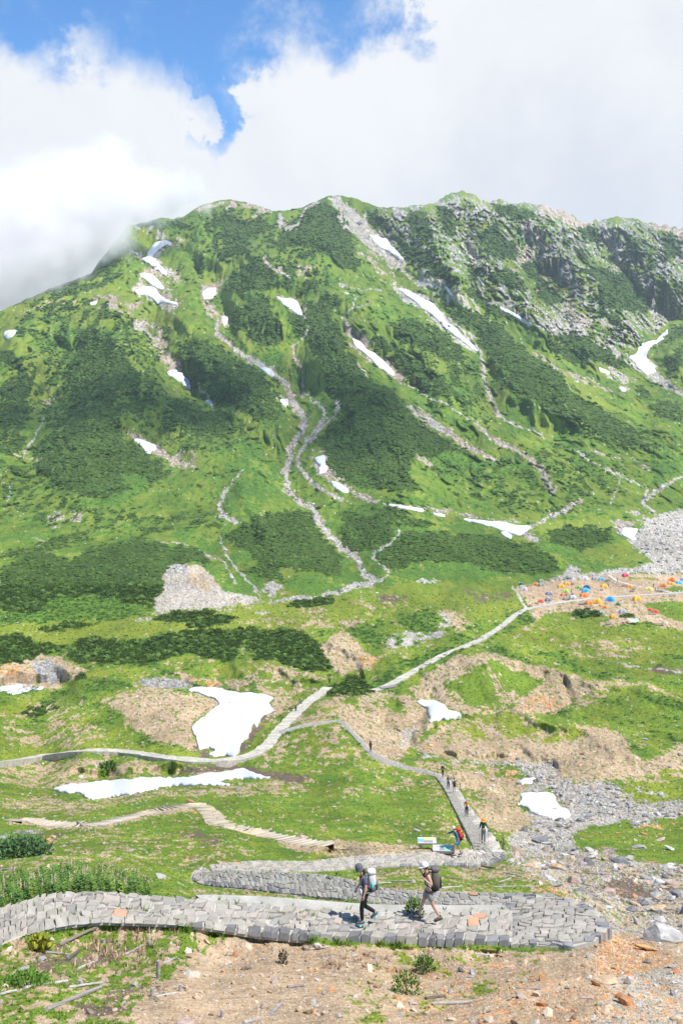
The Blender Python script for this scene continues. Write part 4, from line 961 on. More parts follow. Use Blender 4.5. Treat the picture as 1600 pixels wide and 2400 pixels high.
def grid_object(name, r0, r1, mask=None):
    """mesh of grid rows r0..r1"""
    rows = r1 - r0
    idx = np.arange(rows * NC).reshape(rows, NC)
    q = np.stack([idx[:-1, :-1], idx[1:, :-1], idx[1:, 1:], idx[:-1, 1:]], -1).reshape(-1, 4)
    if mask is not None:
        q = q[mask[r0:r1 - 1, :-1].reshape(-1)]
    used = np.zeros(rows * NC, bool); used[q.ravel()] = True
    remap = np.cumsum(used) - 1
    q = remap[q]
    co = V[r0:r1].reshape(-1, 3)[used]; colr = C4[r0:r1].reshape(-1, 3)[used]
    return mesh_np(name, co, q, M_TER, colr)
def mesh_np(name, co, faces, mat, col=None, smooth=True, link=True, parent=None, midx=None):
    me = bpy.data.meshes.new(name)
    k = faces.shape[1]
    me.vertices.add(len(co)); me.vertices.foreach_set('co', np.ascontiguousarray(co, np.float32).ravel())
    me.loops.add(len(faces) * k); me.loops.foreach_set('vertex_index', np.ascontiguousarray(faces, np.int32).ravel())
    me.polygons.add(len(faces))
    me.polygons.foreach_set('loop_start', np.arange(0, len(faces) * k, k, dtype=np.int32))
    me.polygons.foreach_set('use_smooth', np.full(len(faces), smooth))
    if midx is not None: me.polygons.foreach_set('material_index', np.asarray(midx, np.int32))
    me.update(calc_edges=True)
    if col is not None:
        a = me.color_attributes.new('albedo', 'FLOAT_COLOR', 'POINT')
        a.data.foreach_set('color', np.c_[col, np.ones(len(col))].astype(np.float32).ravel())
    for m in (mat if isinstance(mat, (list, tuple)) else [mat]):
        me.materials.append(m)
    o = bpy.data.objects.new(name, me)
    if link: COL.objects.link(o)
    if parent is not None: o.parent = parent
    return o
def tag(o, label=None, cat=None, group=None, kind=None):
    if label: o['label'] = label
    if cat: o['category'] = cat
    if group: o['group'] = group
    if kind: o['kind'] = kind
    return o
# the mountain rises behind the valley floor along this line
foot = np.interp(gpx, [-480, 0, 180, 360, 400, 590, 700, 800, 940, 1050, 1200, 1340, 1500, 1600, 2080],
                 [1470, 1458, 1450, 1440, 1432, 1404, 1392, 1384, 1366, 1358, 1348, 1336, 1338, 1345, 1360])
far_m = PYall < foot[None, :]
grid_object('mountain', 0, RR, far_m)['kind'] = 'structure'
grid_object('ground', 0, RR, ~far_m)['kind'] = 'structure'
# ------------------------------------------------------------------ paving, snow
def attr_mat(name, rough=0.9, nscale=6.0, amp=0.5, bump=0.4, bdist=0.02, spec=0.2, extra=None, sub=None):
    m, nt, b = new_mat(name)
    at = N(nt, 'ShaderNodeAttribute', attribute_name='albedo')
    geo = N(nt, 'ShaderNodeNewGeometry')
    n1 = noise(nt, geo.outputs['Position'], nscale, 6, 0.7)
    n2 = noise(nt, geo.outputs['Position'], nscale * 6, 3, 0.7)
    v = mth(nt, 'ADD', mth(nt, 'MULTIPLY', mth(nt, 'SUBTRACT', n1, 0.5), amp * 2), mth(nt, 'MULTIPLY', mth(nt, 'SUBTRACT', n2, 0.5), amp))
    v = mth(nt, 'ADD', v, 1.0)
    c = mixc(nt, 1.0, at.outputs['Color'], v, 'MULTIPLY')
    L(nt, c, b.inputs['Base Color'])
    setin(b, Roughness=rough)
    b.inputs['Specular IOR Level'].default_value = spec
    if bump:
        h = mth(nt, 'ADD', n1, mth(nt, 'MULTIPLY', n2, 0.4))
        bp = N(nt, 'ShaderNodeBump'); bp.inputs['Strength'].default_value = bump; bp.inputs['Distance'].default_value = bdist
        L(nt, h, bp.inputs['Height']); L(nt, bp.outputs[0], b.inputs['Normal'])
    return m
M_STONE = attr_mat('dressed_stone', 0.85, 5.0, 0.35, 0.6, 0.03)
M_MORTAR = attr_mat('mortar', 0.95, 9.0, 0.4, 0.5, 0.02)

def plain(name, colr, rough=0.8, nscale=8.0, amp=0.15, metal=0.0, bump=0.0, spec=0.3):
    m, nt, b = new_mat(name)
    tcn = N(nt, 'ShaderNodeTexCoord')
    n1 = noise(nt, tcn.outputs['Object'], nscale, 4, 0.6)
    v = mth(nt, 'ADD', mth(nt, 'MULTIPLY', mth(nt, 'SUBTRACT', n1, 0.5), amp * 2), 1.0)
    c = mixc(nt, 1.0, colr, v, 'MULTIPLY')
    L(nt, c, b.inputs['Base Color'])
    setin(b, Roughness=rough, Metallic=metal)
    b.inputs['Specular IOR Level'].default_value = spec
    if bump:
        bp = N(nt, 'ShaderNodeBump'); bp.inputs['Strength'].default_value = bump; bp.inputs['Distance'].default_value = 0.02
        L(nt, n1, bp.inputs['Height']); L(nt, bp.outputs[0], b.inputs['Normal'])
    return m

class Acc:
    """collects polygons with a colour per vertex"""
    def __init__(s): s.v = []; s.f = []; s.c = []; s.n = 0
    def add(s, v, f, c):
        v = np.asarray(v, np.float32)
        s.v.append(v); s.f += [tuple(i + s.n for i in q) for q in f]
        c = np.asarray(c, np.float32)
        s.c.append(np.repeat(c[None], len(v), 0) if c.ndim == 1 else c)
        s.n += len(v)
    def obj(s, name, mat, smooth=False, parent=None):
        me = bpy.data.meshes.new(name)
        v = np.concatenate(s.v)
        me.from_pydata(v.tolist(), [], s.f)
        a = me.color_attributes.new('albedo', 'FLOAT_COLOR', 'POINT')
        cc = np.concatenate(s.c)
        a.data.foreach_set('color', np.c_[cc, np.ones(len(cc))].astype(np.float32).ravel())
        if smooth: me.polygons.foreach_set('use_smooth', np.ones(len(me.polygons), bool))
        me.materials.append(mat)
        o = bpy.data.objects.new(name, me); COL.objects.link(o)
        if parent is not None: o.parent = parent
        return o

def strip_world(S):
    a, b, z = strip_pts(S)
    A = np.array([wpt(*p, zd(p[1], h)) for p, h in zip(a, z)]); B = np.array([wpt(*p, zd(p[1], h)) for p, h in zip(b, z)])
    return A, B
def pave(name, S, stone=0.34, front_drop=0.45, gap=0.022, seed=1, hs=1.0):
    r = np.random.RandomState(seed)
    A, B = strip_world(S)
    mid = (A + B) / 2
    arc = np.r_[0, np.cumsum(np.linalg.norm(np.diff(mid, axis=0), axis=1))]
    def P(s, t):
        a = np.array([np.interp(s, arc, A[:, k]) for k in range(3)]); b = np.array([np.interp(s, arc, B[:, k]) for k in range(3)])
        return a + (b - a) * t
    acc = Acc(); Ltot = arc[-1]
    flip = np.cross(A[1] - A[0], B[0] - A[0])[2] < 0
    n = max(2, int(Ltot / 0.5))
    # mortar bed with side skirts
    for i in range(n):
        s0, s1 = Ltot * i / n, Ltot * (i + 1) / n
        q = [P(s0, .03), P(s1, .03), P(s1, .99), P(s0, .99)]
        lo = [v - np.array((0, 0, (front_drop(s0 / Ltot) if callable(front_drop) else front_drop) + .1)) for v in q]
        acc.add(q + lo, [(0, 1, 2, 3), (0, 4, 5, 1), (3, 2, 6, 7)], np.array((.40, .375, .325)) * r.uniform(.9, 1.05))
    Wd = np.median(np.linalg.norm(A - B, axis=1))
    m = max(3, int(round(Wd / (stone * .84))))
    def tb_(j, s):
        if j == 0: return 0.0
        if j == m: return 1.0
        return (j + .55 * math.sin(s * 1.9 + j * 2.1 + seed) * .45 + .2 * math.sin(s * 4.7 + j)) / m
    for j in range(m):
        s = r.uniform(-.5, 0) * stone
        while s < Ltot - stone * .3:
            ds = stone * r.uniform(.72, 1.35)
            s0, s1 = max(s, 0), min(s + ds, Ltot); s += ds
            if s1 - s0 < .12: continue
            fd = front_drop(s0 / Ltot) if callable(front_drop) else front_drop
            g = gap * r.uniform(.6, 1.6)
            w = max(np.linalg.norm(P(s0, 0) - P(s0, 1)), .3); gt = g / w
            if j == 0: ds_ = 1
            sk_ = stone * r.uniform(.0, .3)
            def jt(k=.032): return r.uniform(-k, k)
            c = [(s0 + g + jt(), tb_(j, s0) + gt), ((s0 + s1) / 2 + jt(), tb_(j, (s0 + s1) / 2) + gt * r.uniform(-.2, 1.6)), (s1 - g + jt(), tb_(j, s1) + gt),
                 (s1 - g + sk_ + jt(), tb_(j + 1, s1) - gt), ((s0 + s1) / 2 + sk_ + jt(), tb_(j + 1, (s0 + s1) / 2) - gt * r.uniform(-.2, 1.6)), (s0 + g + sk_ + jt(), tb_(j + 1, s0) - gt)]
            c = [(min(max(x, 0), Ltot), y) for x, y in c]
            top = r.uniform(.035, .085) * hs; tilt = r.uniform(-.045, .015) * hs; tl2 = r.uniform(-.03, .03) * hs
            edge = j == 0
            v = []
            for k, (x, y) in enumerate(c):
                p = P(x, y - (.02 if edge and k < 3 else 0)); p[2] -= (fd * r.uniform(.8, 1.1) if edge and k < 3 else .06); v.append(p)
            cc = np.mean(c, 0)
            for k, (x, y) in enumerate(c):
                p = P(cc[0] + (x - cc[0]) * .92, cc[1] + (y - cc[1]) * .92)
                p[2] += top + tilt * (1 if k < 3 else -1) + tl2 * (1 if k in (2, 3) else (-1 if k in (0, 5) else 0)) + r.uniform(-.008, .008)
                v.append(p)
            p = P(*cc); p[2] += top + .012; v.append(p)
            f = [(k, (k + 1) % 6, 6 + (k + 1) % 6, 6 + k) for k in range(6)] + [(6 + k, 6 + (k + 1) % 6, 12) for k in range(6)]
            u = r.rand()
            base = np.array((.315, .288, .238)) * r.uniform(.82, 1.14)
            if u < .07: base = np.array((.24, .228, .205)) * r.uniform(.85, 1.15)
            elif u < .15: base = np.array((.355, .30, .25)) * r.uniform(.9, 1.1)
            elif u < .157: base = np.array((.46, .25, .15))
            if edge and s0 > Ltot * .5 and r.rand() < .75: base = np.array((.165, .16, .155)) * r.uniform(.8, 1.4)
            if flip: f = [k[::-1] for k in f]
            cl6 = np.repeat(base[None], 13, 0) * r.uniform(.9, 1.1, (13, 1))
            acc.add(v, f, cl6)
    o = acc.obj(name, M_STONE)
    o['kind'] = 'structure'
    return o
pave('paved_path', LOOP1[:17], .33, lambda t: float(np.interp(t, [0, .5, .65, 1], [.0, .0, .12, .24])), seed=1)
pave('paved_path', LOOP2[1:], .31, .22, seed=2, hs=.55)
pave('paved_path', LOOP3, .34, .28, seed=3, hs=.6)
pave('paved_path', LANE, .42, .22, seed=4, hs=.28, gap=.03)
def pave_area(name, poly, zfun, stone, seed):
    """the fan of paving where the path turns"""
    r = np.random.RandomState(seed)
    Wp = np.array([wpt(x, y, zd(y, zfun(x, y))) for x, y in poly]); pxy = Wp[:, :2]
    def Zat(x, y):
        # solve the height from the sloping plane of the turn
        z = -15.4
        for _ in range(6):
            py = HY + F * (-z) / y; px = CX + F * x / y; z = zfun(px, py)
        return z
    acc = Acc(); n = len(poly)
    c0 = Wp.mean(0); rim = [w for w in Wp]
    acc.add([c0] + rim + [w - np.array((0, 0, .55)) for w in rim], [(0, 1 + i, 1 + (i + 1) % n) for i in range(n)] + [(1 + i, 1 + n + i, 1 + n + (i + 1) % n, 1 + (i + 1) % n) for i in range(n)], (.40, .375, .325))
    y = pxy[:, 1].min()
    row = 0
    cen = pxy.mean(0)
    while y < pxy[:, 1].max() + stone:
        x = pxy[:, 0].min() - r.rand() * stone
        while x < pxy[:, 0].max() + stone:
            w = stone * r.uniform(.75, 1.3); hgt = stone * .86
            wob = lambda a, b: .10 * math.sin(a * 2.3 + b * 1.1)
            c = [(x + .015, y + wob(x, y) + .01), (x + w / 2, y + wob(x + w / 2, y) + r.uniform(-.03, .04)), (x + w - .015, y + wob(x + w, y) + .01), (x + w + .08, y + hgt + wob(x + w, y + hgt) - .015), (x + w / 2 + .08, y + hgt + wob(x + w / 2, y + hgt) + r.uniform(-.04, .03)), (x + .1, y + hgt + wob(x, y + hgt) - .015)]
            x += w
            m = np.mean(c, 0)
            if not inside(pxy.tolist(), np.array([[m[0]]]), np.array([[m[1]]]))[0, 0]: continue
            rimd = float(dist_line(np.r_[pxy, pxy[:1]].tolist(), np.array([[m[0]]]), np.array([[m[1]]]), 5)[0, 0])
            edge = rimd < stone * .7
            c = [(a + r.uniform(-.03, .03), b + r.uniform(-.03, .03)) for a, b in c]
            top = r.uniform(.03, .07); t1, t2 = r.uniform(-.04, .015), r.uniform(-.03, .03)
            v = [np.array((a, b, Zat(a, b) - (.34 if edge else .06))) for a, b in c]
            v += [np.array((m[0] + (a - m[0]) * .92, m[1] + (b - m[1]) * .92, Zat(a, b) + top + (t1 if k < 3 else -t1) + (t2 if k in (2, 3) else -t2 if k in (0, 5) else 0))) for k, (a, b) in enumerate(c)]
            v.append(np.array((m[0], m[1], Zat(*m) + top + .01)))
            f = [(k, (k + 1) % 6, 6 + (k + 1) % 6, 6 + k) for k in range(6)] + [(6 + k, 6 + (k + 1) % 6, 12) for k in range(6)]
            base = np.array((.315, .288, .238)) * r.uniform(.82, 1.14)
            u = r.rand()
            if u < .08: base = np.array((.24, .228, .205))
            elif u < .17: base = np.array((.355, .30, .25))
            if edge and r.rand() < .6: base = np.array((.19, .183, .185)) * r.uniform(.85, 1.3)
            acc.add(v, f, np.repeat(base[None], 13, 0) * r.uniform(.9, 1.1, (13, 1)))
        y += stone * .86; row += 1
    o = acc.obj(name, M_STONE); o['kind'] = 'structure'
pave_area('paved_path', [(1192, 2212), (1290, 2218), (1345, 2218), (1392, 2206), (1418, 2180), (1418, 2156), (1390, 2132), (1335, 2109), (1275, 2098), (1192, 2095)], lambda x, y: float(np.interp(y, [2094, 2135, 2215], [-15.78, -15.45, -15.2])), .33, 6)

# concrete kerb between the two lower loops
def ribbon(name, pts, half, mat, colr, lift=0.2, drop=1.0, step=None, kind='structure', wob=0.0, seed=0, halfs=None):
    """level ribbon laid over the ground along world points"""
    P = np.array(pts, float)
    arc = np.r_[0, np.cumsum(np.linalg.norm(np.diff(P, axis=0), axis=1))]
    n = max(2, int(arc[-1] / (step or 1.0)))
    s = np.linspace(0, arc[-1], n + 1)
    Q = np.stack([np.interp(s, arc, P[:, k]) for k in range(3)], 1)
    ker = np.ones(5) / 5
    for k in range(3):
        Q[2:-2, k] = np.convolve(Q[:, k], ker, 'valid')
    r = np.random.RandomState(seed)
    T = np.gradient(Q[:, :2], axis=0); T /= np.linalg.norm(T, axis=1)[:, None] + 1e-9
    Nn = np.c_[-T[:, 1], T[:, 0]]
    acc = Acc(); h = half * (1 + wob * r.randn(n + 1)[:, None]) if halfs is None else np.interp(s, np.linspace(0, arc[-1], len(halfs)), halfs)[:, None] * (1 + wob * r.randn(n + 1)[:, None])
    Lp = Q.copy(); Rp = Q.copy(); Lp[:, :2] += Nn * h; Rp[:, :2] -= Nn * h
    Lp[:, 2] += lift; Rp[:, 2] += lift
    v = np.concatenate([Lp, Rp, Lp - (0, 0, drop), Rp - (0, 0, drop)])
    m = n + 1; f = []
    for i in range(n):
        f += [(i, m + i, m + i + 1, i + 1), (i, i + 1, 2 * m + i + 1, 2 * m + i), (m + i, 3 * m + i, 3 * m + i + 1, m + i + 1)]
    cc = np.array(colr) * (1 + .10 * r.randn(len(v), 1))
    acc.add(v, f, cc)
    o = acc.obj(name, mat)
    if kind: o['kind'] = kind
    return o
kp = [wpt(x, y, zd(y, z)) for x, y, z in [(470, 2109, -13.72), (520, 2109, -13.9), (640, 2114, -14.2), (760, 2124, -14.5), (860, 2132, -14.75), (960, 2134, -14.95), (1080, 2134, -15.15), (1190, 2133, -15.3)]]
ribbon('concrete_kerb', kp, .34, M_MORTAR, (.36, .34, .295), lift=.02, drop=.9, step=.5)
def gl(pts, dz=0.0):
    p = np.array(pts, float)
    g = G(p[:, 0], p[:, 1]); g[:, 2] += dz
    return g
M_WAY = attr_mat('worn_paving', 0.9, 1.3, 0.9, 0.4, 0.05)
ribbon('valley_path', gl(WAY_A), 1.15, M_WAY, (.42, .385, .32), .3, 1.4, 1.2, wob=.10, seed=5)
ribbon('valley_path', gl(WAY_B), 1.1, M_WAY, (.42, .385, .31), .55, 1.6, 1.2, wob=.10, seed=6, halfs=[1.25, 1.25, 1.2, 1.1, .95, .85, .8, .8])
ribbon('valley_path', gl(WAY_C), .8, M_WAY, (.46, .42, .34), .15, .8, 1.2, wob=.05, seed=7)

# log steps of the side trail
STEPA = [(26, 1925), (60, 1926), (100, 1932), (140, 1937), (190, 1938), (230, 1934), (270, 1925), (310, 1915), (350, 1906), (390, 1899), (430, 1892), (462, 1887)]
STEPB = [(462, 1887), (478, 1893), (495, 1907), (505, 1925), (520, 1938), (548, 1948), (590, 1952), (630, 1962), (690, 1975), (760, 1984)]
tr = ribbon('trail', gl(STEPA + STEPB[1:]), .8, M_WAY, (.46, .37, .25), .03, .5, .8, wob=.08, seed=8)
M_LOG = attr_mat('weathered_wood', 0.85, 12.0, 0.4, 0.6, 0.01)
sr = bpy.data.objects.new('log_stairway', None); COL.objects.link(sr)
sr.location = gl([(462, 1887)])[0]
tag(sr, 'flight of pale log steps climbing the grassy slope in a V', 'steps')
def tube(p0, p1, r0, r1=None, n=7, rough=0.0, seed=0, segs=4):
    r1 = r0 if r1 is None else r1
    p0 = np.array(p0, float); p1 = np.array(p1, float); d = p1 - p0; Ld = np.linalg.norm(d); d /= Ld
    u = np.cross(d, (0, 0, 1)); 
    if np.linalg.norm(u) < .1: u = np.cross(d, (1, 0, 0))
    u /= np.linalg.norm(u); w = np.cross(d, u)
    r = np.random.RandomState(seed); v = []; f = []
    sag = r.uniform(-1, 1, 2) * rough * 2
    for k in range(segs + 1):
        t = k / segs; rr = r0 + (r1 - r0) * t
        c = p0 + d * Ld * t + (u * sag[0] + w * sag[1]) * r0 * 4 * t * (1 - t)
        for q in range(n):
            a = 2 * math.pi * q / n; j = 1 + rough * r.uniform(-1, 1)
            v.append(c + (u * math.cos(a) + w * math.sin(a)) * rr * j)
    for k in range(segs):
        for q in range(n):
            f.append((k * n + q, k * n + (q + 1) % n, (k + 1) * n + (q + 1) % n, (k + 1) * n + q))
    f.append(tuple(range(n))[::-1]); f.append(tuple(segs * n + q for q in range(n)))
    return np.array(v), f
def along(pts, count):
    P = gl(pts); arc = np.r_[0, np.cumsum(np.linalg.norm(np.diff(P, axis=0), axis=1))]
    px = np.array(pts, float); s = np.linspace(0, 1, count)
    a2 = np.r_[0, np.cumsum(np.linalg.norm(np.diff(px, axis=0), axis=1))]
    q = np.stack([np.interp(s * a2[-1], a2, px[:, k]) for k in range(2)], 1)
    return gl(q)
for pts, cnt in ((STEPA, 40), (STEPB, 24)):
    P = along(pts, cnt)
    for _ in range(4): P[1:-1] = (P[:-2] + 2 * P[1:-1] + P[2:]) / 4
    T = P[np.minimum(np.arange(cnt) + 3, cnt - 1)] - P[np.maximum(np.arange(cnt) - 3, 0)]; T[:, 2] = 0; T /= np.linalg.norm(T, axis=1)[:, None]
    for i in range(cnt):
        w = np.array((-T[i, 1], T[i, 0], 0)) * rng.uniform(.65, 1.0)
        base = P[i] + (0, 0, .06)
        v, f = tube(base - w - np.array(sr.location), base + w - np.array(sr.location), .085, .08, 7, .12, i, 2)
        a = Acc(); a.add(v, f, np.array((.42, .37, .29)) * rng.uniform(.8, 1.1)); a.obj('step', M_LOG, True, sr)

# snow
def snow_mat():
    m, nt, b = new_mat('old_snow')
    geo = N(nt, 'ShaderNodeNewGeometry')
    n1 = noise(nt, geo.outputs['Position'], 1.1, 5, 0.6)
    n2 = noise(nt, geo.outputs['Position'], 0.25, 4, 0.6)
    c = mixc(nt, mapr(nt, n1, .50, .75, 0, .35), (.60, .605, .61), (.46, .42, .37))
    c = mixc(nt, mapr(nt, n2, .55, .75, 0, .3), c, (.54, .53, .50))
    L(nt, c, b.inputs['Base Color']); setin(b, Roughness=.75)
    b.inputs['Specular IOR Level'].default_value = .2
    bp = N(nt, 'ShaderNodeBump'); bp.inputs['Strength'].default_value = .35; bp.inputs['Distance'].default_value = .25
    L(nt, n1, bp.inputs['Height']); L(nt, bp.outputs[0], b.inputs['Normal'])
    return m
M_SNOW = snow_mat()
LGs = np.log(D0)
def snow_patch(poly, label):
    P = np.array(poly)
    x0, x1, y0, y1 = P[:, 0].min() - 6, P[:, 0].max() + 6, P[:, 1].min() - 6, P[:, 1].max() + 6
    js = np.nonzero((gpx >= x0) & (gpx <= x1))[0]
    sub = PY[:, js[0]:js[-1] + 1]
    rows = np.nonzero(((sub >= y0) & (sub <= y1)).any(1))[0]
    sl = (slice(rows[0], rows[-1] + 1), slice(js[0], js[-1] + 1))
    ar = abs(np.sum(P[:, 0] * np.roll(P[:, 1], 1) - P[:, 1] * np.roll(P[:, 0], 1))) / 2
    small = 15 * ar / np.linalg.norm(P - np.roll(P, 1, 0), axis=1).sum()
    wv_ = 0.5 if small < 100 else 2.0
    u, v = PX[sl], PY[sl]
    m = inside(poly, u + wv_ * wx[sl], v + wv_ * wy[sl])
    if m.sum() < 6: m = inside(poly, u, v)
    Ds = blur(LGs[sl].copy(), 6 if min(u.shape) > 20 else 2)
    Ds = np.minimum(Ds, LGs[sl])
    dep = m.astype(np.float32)
    dep = blur(dep, 5)
    Dm = float(np.exp(Ds.mean()))
    T = min(1.6, 0.3 + Dm * .0012)
    co = pos(u, v, np.exp(Ds) * (1 - 0.0028))
    co[..., 2] += np.clip(dep * 2 - .9, 0, 1) * T * .5
    cells = (m[:-1, :-1] & m[1:, :-1] & m[1:, 1:] & m[:-1, 1:]) if small > 100 else (m[:-1, :-1] | m[1:, 1:] | m[1:, :-1])
    R_, C_n = u.shape
    idx = np.arange(R_ * C_n).reshape(R_, C_n)
    q = np.stack([idx[:-1, :-1], idx[1:, :-1], idx[1:, 1:], idx[:-1, 1:]], -1)[cells]
    if len(q) == 0: return
    # keep the largest connected piece
    lab = np.arange(len(cells.ravel())).reshape(cells.shape); lab = np.where(cells, lab, -1)
    while True:
        nl = lab.copy()
        for sa, sb in ((np.s_[1:, :], np.s_[:-1, :]), (np.s_[:-1, :], np.s_[1:, :]), (np.s_[:, 1:], np.s_[:, :-1]), (np.s_[:, :-1], np.s_[:, 1:])):
            nl[sa] = np.where(cells[sa], np.maximum(nl[sa], lab[sb]), -1)
        if (nl == lab).all(): break
        lab = nl
    u_, c_n = np.unique(lab[cells], return_counts=True)
    q = q[lab[cells] == u_[c_n.argmax()]]
    ed = {}
    for a, b, c, d in q.tolist():
        for e in ((a, b), (b, c), (c, d), (d, a)):
            if (e[1], e[0]) in ed: del ed[(e[1], e[0])]
            else: ed[e] = 1
    cof = co.reshape(-1, 3); nn = len(cof)
    low = cof.copy(); low[:, 2] -= T * .9 + .2; low[:, 1] += .3
    nx = {}
    for a, b in ed: nx.setdefault(a, b)
    pv = {b: a for a, b in nx.items()}
    bi = np.array([a for a in nx if a in pv]); ni = np.array([nx[a] for a in bi]); pi_ = np.array([pv[a] for a in bi])
    for _ in range(3):
        cof[bi] = cof[bi] * .4 + (cof[ni] + cof[pi_]) * .3
    low = cof.copy(); low[:, 2] -= T * .9 + .2; low[:, 1] += .3
    sk = np.array([(b, a, a + nn, b + nn) for a, b in ed])
    q = np.concatenate([q, sk]); allc = np.concatenate([cof, low])
    used = np.zeros(len(allc), bool); used[q.ravel()] = True; rm = np.cumsum(used) - 1
    o = mesh_np('snow_patch', allc[used], rm[q], M_SNOW)
    tag(o, label, 'snow patch', 'snow patches left on the slopes')
for poly, lab in SNOW:
    snow_patch(poly, lab)
# ------------------------------------------------------------------ scrub, grass, stones
def ico(sub):
    bm = bmesh.new(); bmesh.ops.create_icosphere(bm, subdivisions=sub, radius=1.0)
    v = np.array([p.co[:] for p in bm.verts]); f = np.array([[q.index for q in p.verts] for p in bm.faces]); bm.free()
    return v, f
ICO1, ICO2, ICO3 = ico(1), ico(2), ico(3)
def scatter(name, variants, pts, size, mat, colr, kind='stuff', zs=1.0, tilt=0.0, smooth=False, label=None):
    """many small pieces as one mesh; variants = [(v, f)]; size (n,) or (n,3)"""
    n = len(pts); size = np.asarray(size, float)
    if size.ndim == 1: size = np.repeat(size[:, None], 3, 1) * (1, 1, zs)
    pick = rng.randint(0, len(variants), n); vs = []; fs = []; cs = []; off = 0
    for k, (v, f) in enumerate(variants):
        s = np.nonzero(pick == k)[0]
        if len(s) == 0: continue
        a = rng.rand(len(s)) * 2 * np.pi; c, sn = np.cos(a), np.sin(a)
        w = v[None] * size[s][:, None]
        x = w[..., 0] * c[:, None] - w[..., 1] * sn[:, None]; y = w[..., 0] * sn[:, None] + w[..., 1] * c[:, None]; z = w[..., 2]
        if tilt:
            b = rng.randn(len(s)) * tilt; b2 = rng.randn(len(s)) * tilt
            z = z + x * b[:, None] + y * b2[:, None]
        w = np.stack([x, y, z], -1) + pts[s][:, None]
        vs.append(w.reshape(-1, 3)); fs.append((f[None] + (np.arange(len(s)) * len(v))[:, None, None] + off).reshape(-1, f.shape[1]))
        cs.append(np.repeat(colr[s], len(v), 0)); off += len(s) * len(v)
    o = mesh_np(name, np.concatenate(vs), np.concatenate(fs), mat, np.concatenate(cs), smooth)
    if kind: o['kind'] = kind
    if label: o['label'] = label
    return o
def clump(seed, base, amp=0.35, flat=.7):
    r = np.random.RandomState(seed); v, f = base
    v = v * (1 + amp * r.uniform(-1, 1, (len(v), 1))); v = v * (1, 1, flat)
    v[:, 2] = np.where(v[:, 2] < -0.25, -0.25, v[:, 2])
    return v, f
def sample(step_fn, x0, x1, y0, y1, classes, prob=1.0, seed=0):
    r = np.random.RandomState(seed)
    out = []
    y = y0
    while y < y1:
        st = step_fn(y)
        xs = np.arange(x0, x1, st)
        px = xs + r.uniform(-.6, .6, len(xs)) * st; py = y + r.uniform(-.6, .6, len(xs)) * st * .7
        out.append(np.c_[px, py]); y += st * .7
    P = np.concatenate(out)
    P = P[r.rand(len(P)) < prob]
    P = P[P[:, 1] > np.interp(P[:, 0], gpx, np.maximum(ys, ysj)) + 5]
    c = cls_at(P[:, 0], P[:, 1])
    return P[np.isin(c, classes)]
M_PINE = attr_mat('pine_scrub_leaf', 0.9, 3.0, 0.5, 0.0, spec=.1)
M_LEAF = attr_mat('leaf', 0.75, 8.0, 0.3, 0.0, spec=.25)
M_GRAV = attr_mat('loose_stone', 0.9, 9.0, 0.35, 0.4, 0.02)
# far scrub: lumps of creeping pine
P = sample(lambda y: np.interp(y, [450, 900, 1300], [4.6, 5.0, 6.0]), -150, 1780, 460, 1375, (PI,), .9, 1)
g = G(P[:, 0], P[:, 1]); D = g[:, 1]
sz = D / F * np.interp(P[:, 1], [450, 1300], [3.4, 4.6]) * rng.uniform(.5, 1.5, len(P)) * (1 + .35 * perlin(P[:, 0] / 30, P[:, 1] / 20, 55))
cl_ = np.array((.055, .098, .019)) * rng.uniform(.65, 1.4, (len(P), 1)) * (1 + .35 * perlin(P[:, 0] / 40, P[:, 1] / 25, 66))[:, None] * (1 + np.array((.25, .1, 0)) * rng.randn(len(P), 1) * .5)
scatter('pine_scrub', [clump(k, ICO1, .42, .62) for k in range(8)], g, sz, M_PINE, np.clip(cl_, .01, .2), label='dark creeping pine scrub in patches on the mountain')
P = sample(lambda y: np.interp(y, [450, 900, 1300, 1400], [6, 6.5, 7, 7]), -150, 1780, 470, 1440, (BU,), .8, 2)
P2 = sample(lambda y: 8.0, -150, 1780, 480, 1380, (GR, OL), .025, 3)
P = np.concatenate([P, P2]); g = G(P[:, 0], P[:, 1]); D = g[:, 1]
sz = D / F * 3.2 * rng.uniform(.5, 1.3, len(P))
cl_ = np.array((.090, .168, .022)) * rng.uniform(.7, 1.3, (len(P), 1))
scatter('low_shrubs', [clump(20 + k, ICO1, .42, .5) for k in range(8)], g, sz, M_PINE, cl_, label='pale green low shrubs on the mountain slopes')

# leafy clumps for the thickets of the valley floor
def leafy(seed, n=46, leaf=.30, up=.5, needles=False):
    r = np.random.RandomState(seed); v = []; f = []
    for i in range(n):
        d = r.randn(3); d[2] = abs(d[2]) * .8; d /= np.linalg.norm(d)
        p = d * r.uniform(.45, 1.05) * (1, 1, .75)
        ax = d + r.randn(3) * .5 + (0, 0, up); ax /= np.linalg.norm(ax)
        sd = np.cross(ax, r.randn(3)); sd /= np.linalg.norm(sd) + 1e-6
        l = leaf * r.uniform(.7, 1.3); w = l * (.22 if needles else .42)
        k = len(v)
        v += [p - sd * w * .3, p + ax * l * .55 - sd * w, p + ax * l, p + ax * l * .55 + sd * w]
        f += [(k, k + 1, k + 2), (k, k + 2, k + 3)]
    return np.array(v), np.array(f)
P = sample(lambda y: np.interp(y, [1375, 1700], [5.0, 6.5]), -200, 1780, 1375, 1745, (PI,), .95, 4)
g = G(P[:, 0], P[:, 1]); D = g[:, 1]
sz = D / F * 6.0 * rng.uniform(.7, 1.4, len(P)); g[:, 2] += sz * .1
cl_ = np.array((.062, .105, .020)) * rng.uniform(.6, 1.5, (len(P), 1))
